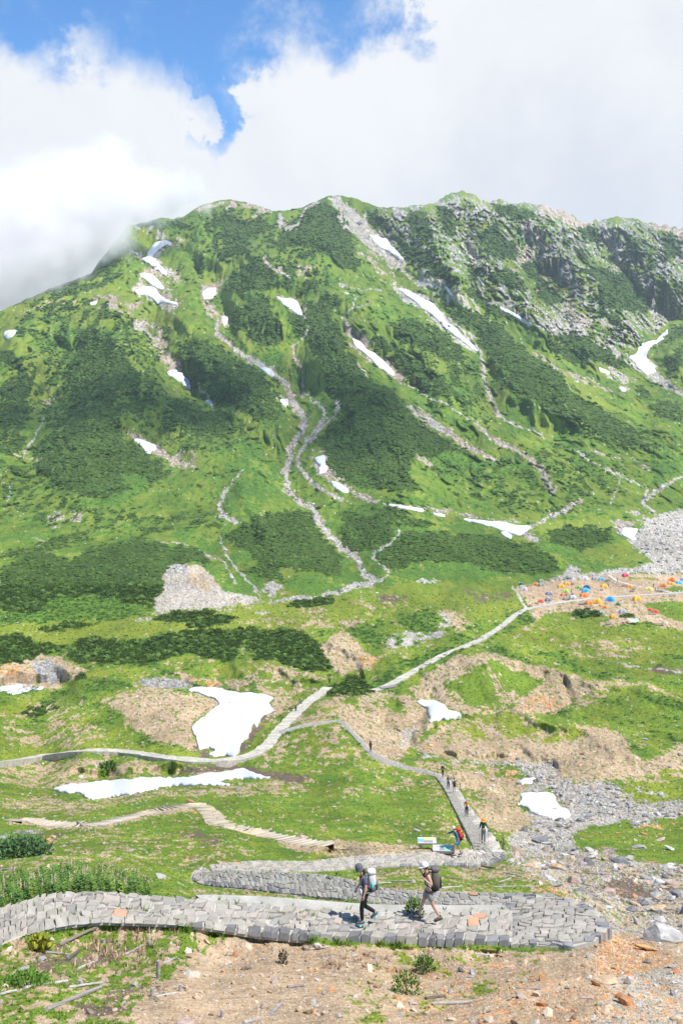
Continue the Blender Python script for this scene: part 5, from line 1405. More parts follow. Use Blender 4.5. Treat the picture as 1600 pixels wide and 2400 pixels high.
scatter('pine_thicket', [leafy(k, 60, .34) for k in range(8)] + [clump(40 + k, ICO2, .35, .8) for k in range(3)], g, sz, M_PINE, cl_, label='dark creeping pine thicket on the valley floor')
P = sample(lambda y: 7.0, -200, 1780, 1400, 1760, (BU,), .8, 5)
g = G(P[:, 0], P[:, 1]); D = g[:, 1]
sz = D / F * 4.5 * rng.uniform(.6, 1.3, len(P))
scatter('valley_shrubs', [leafy(60 + k, 50, .34) for k in range(8)], g, sz, M_PINE, np.array((.075, .15, .03)) * rng.uniform(.6, 1.4, (len(P), 1)), label='light green leafy shrubs beside the valley thickets')

# grass tufts
def tuft(seed, n=7, spread=.6, w=.10):
    r = np.random.RandomState(seed); v = []; f = []
    for i in range(n):
        a = r.rand() * 6.28; b = r.uniform(0, spread) * .5
        p = np.array((math.cos(a) * b, math.sin(a) * b, -.05)); o = np.array((math.cos(a), math.sin(a), 0)) * r.uniform(.1, spread)
        s = np.array((-math.sin(a + r.randn() * .6), math.cos(a), 0)) * w
        h = r.uniform(.6, 1.15); k = len(v)
        v += [p - s, p + s, p + o * .5 + (0, 0, h * .65) + s * .5, p + o + (0, 0, h)]
        f.append((k, k + 1, k + 2)); f.append((k, k + 2, k + 3))
    return np.array(v), np.array(f)
TUFTS = [tuft(k) for k in range(10)]
P = sample(lambda y: np.interp(y, [1380, 1700, 2000, 2430], [8.5, 7.5, 7.0, 9.0]), -150, 1760, 1395, 2425, (GR, OL, BU), .85, 6)
c = cls_at(P[:, 0], P[:, 1]); g = G(P[:, 0], P[:, 1]); D = g[:, 1]
sz = np.clip(D / F * 5.0, .09, .9) * rng.uniform(.5, 1.5, len(P))
u = rng.rand(len(P), 1)
cl_ = np.where(u < .25, np.array((.075, .15, .02)), np.where(u < .8, np.array((.12, .205, .024)), np.array((.23, .25, .045)))) * rng.uniform(.75, 1.2, (len(P), 1))
scatter('grass', TUFTS, g, sz, M_LEAF, cl_, zs=.55, label='short green grass')
# sparse tufts on bare soil
P = sample(lambda y: np.interp(y, [1400, 2000, 2430], [9, 11, 17]), -150, 1760, 1400, 2425, (DI, WE, SG), .16, 7)
P = P[(P[:, 1] < 2000) | (rng.rand(len(P)) < .55)]
g = G(P[:, 0], P[:, 1]); D = g[:, 1]
ok = perlin(g[:, 0] * .25, g[:, 1] * .25, 77) > np.where(P[:, 1] > 2180, .30, 0.0); P = P[ok]; g = g[ok]; D = D[ok]
sz = np.clip(D / F * 6.0, .10, .9) * rng.uniform(.5, 1.5, len(P))
scatter('sparse_tufts', TUFTS, g, sz, M_LEAF, np.array((.13, .19, .03)) * rng.uniform(.6, 1.3, (len(P), 1)), zs=.5, label='sparse green tufts on the bare soil')

# stones
def stone_mesh(seed, base, cuts=9, sq=(1, .8, .6), rough=.05):
    r = np.random.RandomState(seed); v, f = base; v = v.copy()
    for _ in range(cuts):
        d = r.randn(3); d /= np.linalg.norm(d); h = r.uniform(.42, .8)
        t = v @ d - h; v = v - np.outer(np.maximum(t, 0), d)
    v = v * (1 + rough * r.randn(len(v), 1)) * np.array(sq) * r.uniform(.85, 1.15, 3)
    return v, f
PEB = [stone_mesh(k, ICO1, 4, (1, .8, .55), .03) for k in range(10)]
def stones(name, step, x0, x1, y0, y1, classes, prob, pxs, tones, seed, label, lo=.02, hi=.9):
    P = sample(step, x0, x1, y0, y1, classes, prob, seed)
    g = G(P[:, 0], P[:, 1]); D = g[:, 1]
    s = np.clip(D / F * pxs * (rng.pareto(2.2, len(P)) * .6 + .45), lo, hi)
    g[:, 2] += s * .15
    t = np.array(tones)[rng.randint(0, len(tones), len(P))] * rng.uniform(.7, 1.25, (len(P), 1))
    scatter(name, PEB, g, s, M_GRAV, t, tilt=.35, label=label)
GREY = [(.33, .31, .28), (.40, .38, .34), (.24, .23, .215), (.46, .43, .38), (.33, .27, .21)]
TAN = [(.42, .30, .19), (.36, .25, .15), (.48, .38, .27), (.40, .36, .30), (.28, .22, .17), (.42, .22, .11)]
stones('rubble', lambda y: np.interp(y, [1750, 1900, 2100, 2430], [5.5, 6.5, 8, 9]), 1150, 1780, 1740, 2425, (SG, SB), .95, 3.4, GREY + [(.36, .27, .19), (.15, .145, .14)], 8, 'grey rubble filling the stony torrent', hi=.6)
stones('gravel', lambda y: np.interp(y, [1900, 2100, 2430], [7, 8, 8.5]), -150, 1760, 1990, 2425, (DI, OR, GV, WE), .9, 2.4, TAN, 9, 'tan and rust coloured gravel on the bare slope', lo=.012, hi=.16)
stones('valley_stones', lambda y: 8.0, -150, 1760, 1400, 1990, (DI, OR, WE, GV), .10, 2.6, TAN + GREY, 10, 'small stones lying on the bare hummocks', hi=.6)
stones('scree_stones', lambda y: 6.0, -150, 1760, 1130, 1450, (SG, SB), .8, 2.6, GREY[:4], 11, 'pale scree of the boulder field and stream beds', hi=1.6)
stones('crag_blocks', lambda y: 8.0, -150, 1760, 450, 1100, (RK, SG), .22, 2.4, GREY[:4], 12, 'broken blocks on the grey crags', hi=5.5)
stones('slope_stones', lambda y: 14.0, -150, 1760, 700, 1400, (GR, OL), .10, 1.7, GREY[1:4], 13, 'pale stones scattered over the green slopes', hi=1.5)
stones('hillside_stones', lambda y: 13.0, -150, 1760, 1850, 2200, (GR, OL), .12, 3.0, GREY + TAN, 14, 'scattered stones in the grass of the hillside', hi=.3)

# ---- boulders, each one a thing
M_ROCK = attr_mat('boulder_grey', 0.9, 4.0, 0.5, 0.8, 0.05)
BCOL = {'grey': (.30, .285, .26), 'pale': (.46, .44, .40), 'dark': (.17, .17, .17), 'rust': (.40, .19, .09), 'tan': (.46, .33, .21), 'orange': (.52, .31, .13), 'pink': (.40, .29, .24)}
BMESH = {}
def boulder_data(tone, k):
    if (tone, k) not in BMESH:
        v, f = stone_mesh(900 + k * 13, ICO3, 17, [(1, .8, .62), (1, .7, .45), (1, .9, .8), (1, .55, .6), (1, .8, .5), (1, .6, .35)][k % 6], .012)
        r = np.random.RandomState(k)
        cc = np.array(BCOL[tone]) * (1 + .22 * perlin(v[:, 0] * 2 + k, v[:, 1] * 2, 30)[:, None] + .12 * r.randn(len(v), 1))
        o = mesh_np('boulder', v, f, M_ROCK, np.clip(cc, .02, .8), False, link=False)
        BMESH[(tone, k)] = o.data
        bpy.data.objects.remove(o)
    return BMESH[(tone, k)]
def boulder(px, py, wpx, tone='grey', k=0, label=None, group=None, rot=None, sq=1.0, tilt=0.0):
    g = G([px], [py])[0]; w = wpx * g[1] / F / 2
    o = bpy.data.objects.new('boulder', boulder_data(tone, k)); COL.objects.link(o)
    o.location = g + (0, 0, w * .22 * sq); o.scale = (w, w, w * sq)
    o.rotation_euler = (rnd.uniform(-.2, .2) , tilt + rnd.uniform(-.15, .15), rnd.uniform(0, 6.28) if rot is None else rot)
    tag(o, label, 'boulder', group)
    return o
def cv(q, x, y):
    return q((x, y))[0]
BIG = [
 (J_, 1480, 600, 185, 'pale', 2, 'largest pale grey slab-faced boulder beside the end of the paved hairpin', 1.1), (J_, 1390, 435, 70, 'dark', 3, 'upright split boulder with a white top above the large slab boulder', 1.2), (J_, 1445, 395, 85, 'grey', 4, 'rounded boulder leaning behind the split upright boulder', .8),
 (J_, 1355, 520, 70, 'grey', 0, 'pointed grey boulder at the left foot of the large slab boulder', 1.2), (J_, 1455, 470, 40, 'dark', 2, 'small dark boulder between the split boulder and the slab', 1.0), (J_, 1400, 640, 130, 'orange', 5, 'long orange slab lying on the rusty soil below the hairpin', .7),
 (J_, 1255, 270, 60, 'pale', 3, 'tilted pale boulder standing over the brown hollow in the torrent', 1.6), (J_, 1110, 255, 48, 'grey', 3, 'narrow leaning boulder upstream of the brown hollow', 1.4), (J_, 985, 350, 60, 'grey', 5, 'grey blade of rock at the edge of the torrent above the hairpin', 1.1),
 (J_, 1310, 890, 150, 'rust', 1, 'big rust red boulder at the lower right', .85), (J_, 1215, 795, 135, 'tan', 5, 'flat tan boulder left of the rust red one', .7), (J_, 600, 750, 62, 'grey', 0, 'grey jagged rock right of the leafy bush', .9), (J_, 550, 740, 50, 'dark', 3, 'dark upright rock touching the jagged one', 1.4),
 (J_, 270, 935, 52, 'grey', 5, 'flat blue-grey rock at the bottom centre', .7), (J_, 600, 970, 40, 'grey', 4, 'small grey rock at the bottom edge', .7), (J_, 995, 905, 60, 'tan', 1, 'tan rock half sunk in gravel', .6), (J_, 770, 720, 40, 'tan', 0, 'brown stone alone on the gravel', .7),
 (J_, 695, 865, 42, 'grey', 1, 'small pale stone on the gravel slope at the centre', .6), (J_, 1225, 910, 60, 'tan', 4, 'low tan rock under the rust red boulder', .5), (J_, 1005, 800, 30, 'rust', 0, 'small rusty stone on the gravel', .8), (J_, 1500, 720, 40, 'pale', 1, 'pale flat stone on the grey gravel at far right', .6),
 (J_, 80, 795, 44, 'orange', 1, 'orange stone left of the lower bush', .7), (J_, 410, 905, 60, 'orange', 5, 'flat orange stone beside the pale log', .6), (J_, 345, 96, 42, 'grey', 0, 'round pale boulder in the grass left of the paved lane', 1.0), (J_, 425, 38, 26, 'rust', 1, 'rust and white stone in the grass by the lane', .9),
 (J_, 1095, 50, 70, 'dark', 1, 'dark block at the lower rim of the gully snow', .8), (J_, 940, 155, 62, 'pale', 5, 'flat topped pale boulder below the gully snow', .8), (J_, 985, 185, 42, 'grey', 2, 'cubic grey boulder beside the flat topped one', 1.0), (J_, 1070, 185, 40, 'dark', 0, 'dark lumpy boulder in mid torrent', .9),
 (J_, 1375, 175, 85, 'grey', 1, 'large grey boulder in the grass strip at right', .8), (J_, 1510, 180, 90, 'pale', 5, 'long pale slab near the right edge', .6), (J_, 1465, 140, 60, 'pink', 0, 'pinkish boulder left of the long pale slab', .8), (J_, 1340, 65, 70, 'grey', 5, 'low grey boulder at the foot of the stony field', .6), (J_, 1385, 110, 40, 'rust', 0, 'rust red stone above the grass strip', .8),
 (J_, 1265, 105, 34, 'rust', 3, 'dark red stone in the grass strip', .8), (J_, 1350, 325, 40, 'pale', 0, 'small white boulder near the grass on the right', .9), (J_, 1440, 270, 36, 'grey', 0, 'blue-grey boulder near the right edge', .8), (J_, 1505, 265, 60, 'pale', 2, 'pale boulder near the right edge of the torrent', .7), (J_, 1555, 275, 40, 'dark', 0, 'dark boulder at the right edge', .9),
 (J_, 860, 150, 40, 'tan', 4, 'tan stone at the foot of the eroded bank', .8), (J_, 1095, 285, 40, 'orange', 0, 'orange boulder in the white torrent bed', .8), (J_, 1260, 410, 50, 'pale', 0, 'cream boulder under the brown hollow', .8), (J_, 1245, 385, 45, 'pale', 2, 'cream rock in the throat of the torrent', .8), (J_, 1225, 285, 30, 'rust', 2, 'rusty block by the tilted pale boulder', .8),
 (I_, 105, 735, 75, 'grey', 3, 'blue-grey pointed rock below the left end of the paved path', .9), (I_, 195, 685, 62, 'grey', 4, 'rounded grey rock beside the blue-grey pointed one', .7), (I_, 860, 985, 105, 'pink', 4, 'pink and orange boulder at the bottom left of centre', .75), (I_, 440, 690, 36, 'grey', 4, 'small round grey stone on the left slope', .8), (I_, 580, 640, 26, 'pale', 0, 'white stone in the reddish grass', .9),
 (I_, 705, 557, 32, 'pale', 1, 'pale stone in grass below the paved path', .7), (I_, 570, 885, 28, 'grey', 3, 'grey upright stone on the lower left slope', 1.3), (I_, 1315, 762, 36, 'tan', 0, 'cream stone on the bare soil at centre', .8), (I_, 1390, 130, 52, 'pink', 2, 'white and rust boulder at the edge of the log trail', .9), (I_, 1240, 92, 40, 'pink', 0, 'pink boulder above the log trail', .8),
 (I_, 235, 155, 40, 'rust', 0, 'rusty rock beside the round willow bush', .8), (I_, 250, 125, 50, 'pink', 1, 'pink rock above the rusty one', .7), (I_, 295, 165, 34, 'grey', 1, 'low grey stone right of the willow bush', .6), (I_, 605, 185, 50, 'grey', 5, 'flat grey stone in the grass of the left hillside', .5), (G_, 875, 748, 56, 'rust', 0, 'rust and cream boulder above the top of the log stairway', .9),
 (G_, 892, 798, 30, 'rust', 2, 'rust red cube of rock at the bend of the log stairway', .9), (G_, 255, 812, 34, 'grey', 1, 'low grey stone in grass at left', .6), (G_, 1535, 770, 30, 'pale', 0, 'pale stone in the bright grass', .8), (G_, 1555, 685, 24, 'grey', 0, 'grey stone at the edge of the bare patch', .8), (G_, 1400, 458, 22, 'pink', 0, 'pinkish stone above the bright grass', .8),
 (G_, 1080, 550, 40, 'pink', 4, 'pale boulder where the valley path crosses the snow melt', .8), (G_, 1088, 212, 24, 'pale', 0, 'white rock at the top of the largest snowfield', .9), (G_, 1288, 222, 18, 'pale', 2, 'white stone beside the largest snowfield', .9), (H_, 1392, 460, 34, 'grey', 3, 'grey angular boulder alone in the right meadow', 1.1), (H_, 1218, 298, 18, 'grey', 0, 'small grey boulder high in the right meadow', .8),
 (H_, 1510, 582, 40, 'grey', 0, 'grey boulder by the bank at the far right', 1.1), (H_, 770, 765, 28, 'rust', 1, 'rust red stone on the bare bank below the lane', .8), (H_, 655, 762, 30, 'rust', 0, 'rust stone right of the lane', .7), (H_, 585, 712, 36, 'orange', 5, 'flat orange stone at the right edge of the lane', .6), (H_, 355, 528, 30, 'grey', 0, 'grey stone right of the upper lane', .8),
 (H_, 740, 590, 30, 'pink', 1, 'pink stone on the rim of the gully', .6), (H_, 690, 560, 26, 'grey', 2, 'grey stone under the bare mound', .8), (H_, 370, 430, 24, 'pink', 0, 'pale pink stone in the dry gully', .8), (H_, 840, 395, 20, 'dark', 0, 'dark stone on the green crown of the mound', .8), (H_, 985, 600, 22, 'grey', 3, 'grey stone below the bare mound', .8), (H_, 1265, 686, 30, 'grey', 4, 'low grey boulder on the stony flat', .6),
 (H_, 810, 985, 1, 'grey', 0, None, 1), (D_, 1185, 872, 26, 'pale', 1, 'lone white boulder on the meadow at the foot of the mountain', .6), (D_, 785, 632, 16, 'pale', 1, 'lone pale boulder high on the middle slope', .7), (D_, 1018, 656, 12, 'pale', 0, 'small pale boulder on the middle slope', .8), (F_, 165, 470, 26, 'pale', 1, 'white boulder on the green flat left of the camp', .6), (E_, 80, 610, 20, 'pale', 2, 'white boulder at the foot of the left thicket', .8),
]
for q, x, y, w, t, k, lab, sqv in BIG:
    if lab is None: continue
    px, py = cv(q, x, y); boulder(px, py, w * K, t, k, lab, sq=sqv)
TOR = [(J_((760,225),(900,140),(1060,180),(1300,230),(1568,250),(1568,640),(1300,580),(1215,500),(1130,440),(950,330)), 84, (12, 50), 'angular boulder among the rubble of the stony torrent', 'boulders lying in the stony torrent', ('grey', 'grey', 'pale', 'pale', 'dark', 'pink', 'tan')),
       (H_((860,780),(1000,760),(1130,700),(1300,680),(1568,760),(1568,830),(1300,860),(1130,850),(900,900),(800,970),(780,920)), 38, (7, 18), 'small grey boulder on the upper stony flat near the gully snow', 'boulders on the upper stony flat', ('grey', 'pale', 'dark', 'pale'))]
TOR.append((J_((-500,760),(0,700),(700,690),(1100,700),(1200,760),(1100,975),(-700,975)), 30, (7, 24), 'small stone lying loose on the bare slope below the paved path', 'loose stones below the paved path', ('tan', 'tan', 'rust', 'pale', 'grey', 'orange')))
TOR.append((J_((1180,600),(1330,590),(1560,720),(1560,975),(1150,975),(1190,760)), 34, (9, 32), 'stone on the rusty slope beside the end of the paved hairpin', 'stones on the rusty slope', ('tan', 'rust', 'pale', 'orange', 'grey', 'orange')))
TOR.append((I_((0,120),(500,90),(1100,130),(1200,220),(860,260),(400,230),(0,260)), 11, (7, 17), 'small stone in the grass between the log trail and the upper loop', 'stones in the hillside grass', ('grey', 'pale', 'pink', 'pale')))
for poly, n, (s0, s1), lab, grp, tones in TOR:
    P = np.array(poly); cnt = 0; r = np.random.RandomState(n)
    while cnt < n:
        x = r.uniform(P[:, 0].min(), P[:, 0].max()); y = r.uniform(P[:, 1].min(), P[:, 1].max())
        if not inside(poly, np.array([[x]]), np.array([[y]]))[0, 0]: continue
        if inside(J_((1150,300),(1300,290),(1420,350),(1390,410),(1250,400)), np.array([[x]]), np.array([[y]]))[0, 0]: continue
        if 950 < x < 1080 and 1960 < y < 2020: continue
        if cls_at(x, y + 3) == PA or cls_at(x, y - 6) == PA: continue
        boulder(x, y, s0 + (s1 - s0) * r.rand() ** 1.7, tones[r.randint(len(tones))], r.randint(6), lab, grp, sq=r.uniform(.6, 1.1)); cnt += 1

# ---- weathered timber
def log(px0, py0, px1, py1, wpx, colr, label, cat='log', up=0.0, seed=0, name='weathered_log', stake=False):
    a = G([px0], [py0])[0]; b = G([px1], [py1])[0]
    r_ = wpx * (a[1] + b[1]) / 2 / F / 2
    if stake:
        h = abs(py0 - py1) * a[1] / F
        b = a + (( px1 - px0) * a[1] / F, 0.0, h)
        a = a - (0, 0, .1)
    else:
        a[2] += r_ * .6; b[2] += r_ * .6
    org = (a + b) / 2
    v, f = tube(a - org, b - org, r_, r_ * .82, 10, .16, seed, 8)
    r2 = np.random.RandomState(seed)
    ac = Acc(); ac.add(v, f, np.array(colr) * r2.uniform(.75, 1.2, (len(v), 1)))
    o = ac.obj(name, M_LOG, False); o.location = org
    tag(o, label, cat)
def R3(x, y): return (x / 3.92, 2050 + y / 3.92)
BR, PL, DK = (.20, .15, .11), (.42, .39, .35), (.12, .10, .085)
LG_ = [
 (R3(548, 655), R3(895, 490), 8.5, (.23, .185, .145), 'thick brown log lying just below the left end of the paved path'), (R3(345, 712), R3(650, 742), 6, (.27, .24, .22), 'grey brown log behind the rounded grey rock'), (R3(618, 795), R3(730, 705), 8, DK, 'short charred log on the left slope'),
 (R3(718, 872), R3(862, 806), 6, PL, 'short bleached branch on the left slope'), (R3(1150, 745), R3(1325, 648), 5.5, (.30, .27, .25), 'thin grey log in the reddish grass'), (R3(1478, 832), R3(1620, 770), 7, (.34, .31, .28), 'grey log beside the split stake'),
 (R3(235, 1050), R3(620, 985), 8, PL, 'long bleached log by the bright green leaves'), (R3(0, 1112), R3(150, 1072), 7, PL, 'bleached log cut by the left edge'), (R3(635, 1042), R3(945, 997), 6, PL, 'thin bleached log beside a low stake'), (R3(430, 1252), R3(930, 1045), 10, (.30, .27, .24), 'longest grey log slanting across the lower left slope'),
 (R3(1425, 1128), R3(1620, 1090), 5, PL, 'thin pale log low on the slope'),
 (cv(J_, 160, 337), cv(J_, 225, 333), 4, PL, 'short pale log left in the strip between the path loops'), (cv(J_, 226, 327), cv(J_, 330, 328), 5, (.36, .30, .25), 'straight squared log in the strip between the path loops'), (cv(J_, 480, 309), cv(J_, 545, 316), 5, BR, 'dark log end in the strip between the path loops'),
 (cv(J_, 635, 254), cv(J_, 710, 266), 4.5, (.33, .27, .23), 'log under the kerb of the upper loop'), (cv(J_, 460, 358), cv(J_, 540, 352), 4, PL, 'pale log just above the lower loop'), (cv(J_, 745, 286), cv(J_, 830, 306), 3.5, PL, 'thin log on the bare slope left of the torrent'), (cv(J_, 862, 295), cv(J_, 915, 299), 3.5, PL, 'short thin log by the torrent edge'),
 (cv(J_, 700, 352), cv(J_, 900, 349), 3, PL, 'long thin pole above the lower loop'), (cv(J_, 722, 330), cv(J_, 780, 310), 3, PL, 'slanting thin branch on the bare slope'), (cv(J_, 803, 816), cv(J_, 915, 822), 6, (.36, .33, .30), 'straight grey log on the open gravel'), (cv(J_, 1100, 862), cv(J_, 1160, 866), 5, (.36, .33, .30), 'short grey log on the gravel left of the rust boulder'),
 (cv(J_, 385, 868), cv(J_, 475, 856), 8, DK, 'dark short log on the gravel'), (cv(J_, 420, 893), cv(J_, 592, 884), 9, (.36, .32, .29), 'split grey log below the dark short one'), (cv(J_, 612, 659), cv(J_, 682, 666), 4.5, PL, 'pale stick just below the paved path'), (cv(J_, 310, 890), cv(J_, 350, 893), 7, (.33, .29, .25), 'stub of grey wood left of the split log'),
 (cv(H_, 608, 612), cv(H_, 655, 616), 3.5, PL, 'pale log on the bare flat right of the lane'), (cv(I_, 0, 273), cv(I_, 90, 269), 4.5, PL, 'bleached log in the grass under the willow bush'), (cv(I_, 0, 317), cv(I_, 52, 301), 4, PL, 'bleached log just above the flowering herbs'), (cv(I_, 1415, 640), cv(I_, 1510, 627), 4.5, PL, 'pale branch at the foot of the paved path'), (cv(I_, 560, 282), cv(I_, 590, 268), 4, PL, 'short pale stub in the grass of the left hillside'),
 (cv(I_, 1320, 815), cv(I_, 1395, 806), 7, (.24, .20, .18), 'hollow dark log on the pale gravel'), (cv(I_, 1240, 945), cv(I_, 1292, 890), 10, (.30, .28, .27), 'broken grey stump near the bottom centre'), (cv(I_, 1120, 978), cv(I_, 1185, 960), 8, (.36, .34, .32), 'grey log end cut by the bottom edge'),
]
for i, (a, b, w, c, lab) in enumerate(LG_):
    log(*a, *b, w, c, lab, seed=50 + i)
for i, (x, y0, y1, w, lab) in enumerate([(1457, 955, 790, 10, 'tall split grey stake on the left slope'), (745, 1022, 965, 12, 'low square stake behind the thin bleached log'), (1405, 1120, 1040, 11, 'dark rotten stake low on the slope'), (955, 630, 590, 8, 'short grey stake in the left grass'), (1378, 655, 605, 8, 'short stake in the reddish grass')]):
    a = R3(x, y0); b = R3(x - 4, y1)
    log(*a, *b, w, (.30, .28, .26), lab, 'stake', seed=120 + i, name='wooden_stake', stake=True)
for x, y0, y1, lab in [(830, 830, 798, 'pale stake stub on the left slope'), (1022, 950, 915, 'grey stake stub near the bottom')]:
    a = cv(I_, x, y0); b = cv(I_, x, y1); log(*a, *b, 8, (.36, .34, .32), lab, 'stake', seed=x, name='wooden_stake', stake=True)
# thin marker rods along the lane
for x, y0, y1, lab in [(740, 180, 108, 'thin dark marker rod right of the lowest bend of the lane'), (707, 30, 0, None)]:
    if lab:
        a = cv(J_, x, y0); b = cv(J_, x, y1); log(*a, *b, 1.6, (.10, .09, .08), lab, 'marker rod', seed=x, name='marker_rod', stake=True)
for x, y0, y1, lab in [(543, 690, 655, 'thin marker rod beside the pair of hikers on the lane'), (425, 622, 604, 'thin marker rod at the upper bend of the lane'), (514, 640, 617, 'thin marker rod behind the pair of hikers'), (455, 612, 595, 'thin marker rod beside the dark clad hiker')]:
    a = cv(H_, x, y0); b = cv(H_, x, y1); log(*a, *b, 1.4, (.10, .09, .08), lab, 'marker rod', seed=x, name='marker_rod', stake=True)

# ---- bushes and herbs near the path
def bush(px, py, wpx, hpx, n, leaf, colr, label, name='leafy_bush', seed=0, up=.4, stems=8, cat='bush', flowers=None):
    g = G([px], [py])[0]; s = g[1] / F
    r = np.random.RandomState(seed); W_ = wpx * s / 2; H_w = hpx * s
    root = bpy.data.objects.new(name, None); COL.objects.link(root); root.location = g
    acc = Acc(); st = Acc()
    for k in range(stems):
        a = r.rand() * 6.28; rr = r.uniform(.2, 1) * W_ * .8
        tip = np.array((math.cos(a) * rr, math.sin(a) * rr, H_w * r.uniform(.6, 1)))
        v, f = tube((0, 0, -.05), tip, .012, .005, 5, .1, k, 2); st.add(v, f, (.20, .14, .09))
    for i in range(n):
        d = r.randn(3); d[2] = abs(d[2]); d /= np.linalg.norm(d)
        q = r.uniform(.35, 1) ** .5
        p = d * q * np.array((W_, W_, H_w)) * r.uniform(.8, 1.12)
        ax = d * .6 + r.randn(3) * .5 + (0, 0, up); ax /= np.linalg.norm(ax); sd = np.cross(ax, r.randn(3)); sd /= np.linalg.norm(sd)
        l = leaf * r.uniform(.7, 1.3)
        acc.add([p, p + ax * l * .5 - sd * l * .28, p + ax * l, p + ax * l * .5 + sd * l * .28], [(0, 1, 2, 3)], np.array(colr) * r.uniform(.6, 1.5))
    acc.obj('foliage', M_LEAF, False, root); st.obj('stem', M_LOG, True, root)
    tag(root, label, cat)
bush(*cv(J_, 330, 470), 46, 34, 260, .10, (.09, .17, .025), 'leafy bush growing through the path between the two hikers', seed=1)
bush(*cv(J_, 380, 742), 54, 42, 520, .07, (.07, .15, .02), 'round green bush just below the paved path', seed=2)
bush(*cv(J_, 300, 838), 70, 48, 320, .085, (.08, .15, .02), 'open leafy bush in front of the round one', seed=3)
bush(*cv(I_, 1300, 705), 24, 38, 160, .06, (.045, .06, .03), 'small dark reddish shrub on the bare soil', seed=4)
bush(*cv(J_, 45, 437), 34, 16, 120, .08, (.10, .20, .03), 'low green plant by the kerb left of the first hiker', seed=5)
bush(*cv(I_, 190, 640), 44, 26, 260, .17, (.30, .30, .035), 'yellow green grass clump at the edge of the left path', seed=6, up=1.2, name='grass_clump', cat='grass clump')
bush(*cv(I_, 85, 212), 150, 34, 2600, .17, (.075, .14, .05), 'wide rounded blue-green willow bush at the left edge', seed=7, name='willow_bush', stems=14)
bush(*cv(I_, 110, 800), 110, 16, 700, .075, (.10, .21, .025), 'low patch of bright round leaves on the lower left slope', seed=8, name='leaf_patch', up=.9, cat='plant')
bush(*cv(I_, 180, 350), 64, 20, 300, .35, (.04, .09, .02), 'x', seed=9) if False else None
bush(*cv(J_, 740, 175), 16, 30, 120, .09, (.10, .16, .03), 'spindly green plant around the marker rod by the lane', seed=10, name='wild_plant', cat='plant')
bush(*cv(G_, 500, 590), 46, 14, 300, .5, (.08, .16, .03), 'bright green bush on the bank below the valley path', seed=11)
bush(*cv(E_, 375, 862), 28, 12, 200, .5, (.05, .11, .03), 'small dark bush on the bare bank at left', seed=12)
# flowering herbs behind the left end of the path
r = np.random.RandomState(31)
n = 1300
px = r.uniform(-60, 355, n); lo = np.interp(px, [-60, 0, 60, 120, 240, 355], [2150, 2132, 2112, 2098, 2090, 2100]); hi = np.interp(px, [-60, 0, 100, 250, 355], [2055, 2058, 2052, 2050, 2078])
py = lo + (hi - lo) * r.rand(n)
g = G(px, py)
hs_ = r.uniform(.18, .42, n) * (1 + .7 * perlin(px / 30.0, py / 20.0, 91))
def herb(seed):
    rr = np.random.RandomState(seed); v = []; f = []
    for i in range(22):
        z = rr.uniform(.05, .95); a = rr.rand() * 6.28; l = .34 * (1.1 - z * .6); dn = rr.uniform(-.1, .25)
        d = np.array((math.cos(a), math.sin(a), dn)); sd = np.array((-math.sin(a), math.cos(a), 0)) * l * .3
        p = np.array((0, 0, z)); k = len(v)
        v += [p, p + d * l * .5 - sd, p + d * l, p + d * l * .5 + sd]; f.append((k, k + 1, k + 2, k + 3))
    return np.array(v), np.array(f)
cl_ = np.where(r.rand(n, 1) < .4, np.array((.15, .22, .03)), np.array((.085, .17, .03))) * r.uniform(.6, 1.4, (n, 1))
scatter('flowering_herbs', [herb(k) for k in range(8)], g, np.c_[hs_ * .8, hs_ * .8, hs_], M_LEAF, cl_, label='tall leafy herbs growing behind the left end of the paved path')
def spike(seed):
    rr = np.random.RandomState(seed); v = []; f = []
    for i in range(14):
        z = i / 14; a = rr.rand() * 6.28; w = .16 * (1 - z * .7)
        p = np.array((0, 0, z)); d = np.array((math.cos(a), math.sin(a), .5)) * w; sd = np.array((-math.sin(a), math.cos(a), 0)) * w * .7
        k = len(v); v += [p - sd, p + sd, p + d + (0, 0, .06)]; f.append((k, k + 1, k + 2))
    return np.array(v), np.array(f)
s = r.choice(n, 130, False)
gp = g[s] + np.c_[np.zeros((130, 2)), hs_[s] * .85]
scatter('flower_spikes', [spike(k) for k in range(5)], gp, r.uniform(.16, .28, 130), M_LEAF, np.array((.60, .43, .30)) * r.uniform(.8, 1.2, (130, 1)), label='cream flower spikes above the leafy herbs')
# reddish seed grass on the slope below the path
n = 100
px = np.r_[r.normal(280, 70, n // 2), r.normal(330, 40, n // 4), r.normal(840, 60, n // 4)]; py = np.r_[r.normal(2235, 22, n // 2), r.normal(2180, 8, n // 4), r.normal(2255, 14, n // 4)]
py = np.clip(py, 2182, 2420)
scatter('seed_grass', TUFTS, G(px, py), r.uniform(.12, .26, len(px)), M_LEAF, np.array((.40, .27, .17)) * r.uniform(.7, 1.2, (len(px), 1)), zs=.8, label='reddish seed grass on the slope below the path')
# tufts hugging the foot of the path
px = np.r_[r.uniform(200, 700, 420), r.uniform(380, 1000, 420), r.uniform(1000, 1180, 30)]; px = px[perlin(px / 38.0, px * 0 + .5, 9) > .02]; ft = np.interp(px, [200, 300, 380, 500, 600, 860, 1180], [2170, 2170, 2172, 2182, 2194, 2212, 2224]); py = ft + np.abs(r.normal(0, 5, len(px)))
cl_ = np.array((.13, .22, .025)) * r.uniform(.7, 1.3, (len(px), 1))
scatter('verge_grass', TUFTS, G(px, py), r.uniform(.08, .24, len(px)), M_LEAF, cl_, zs=1.0, label='grass tufts along the foot of the paved path')

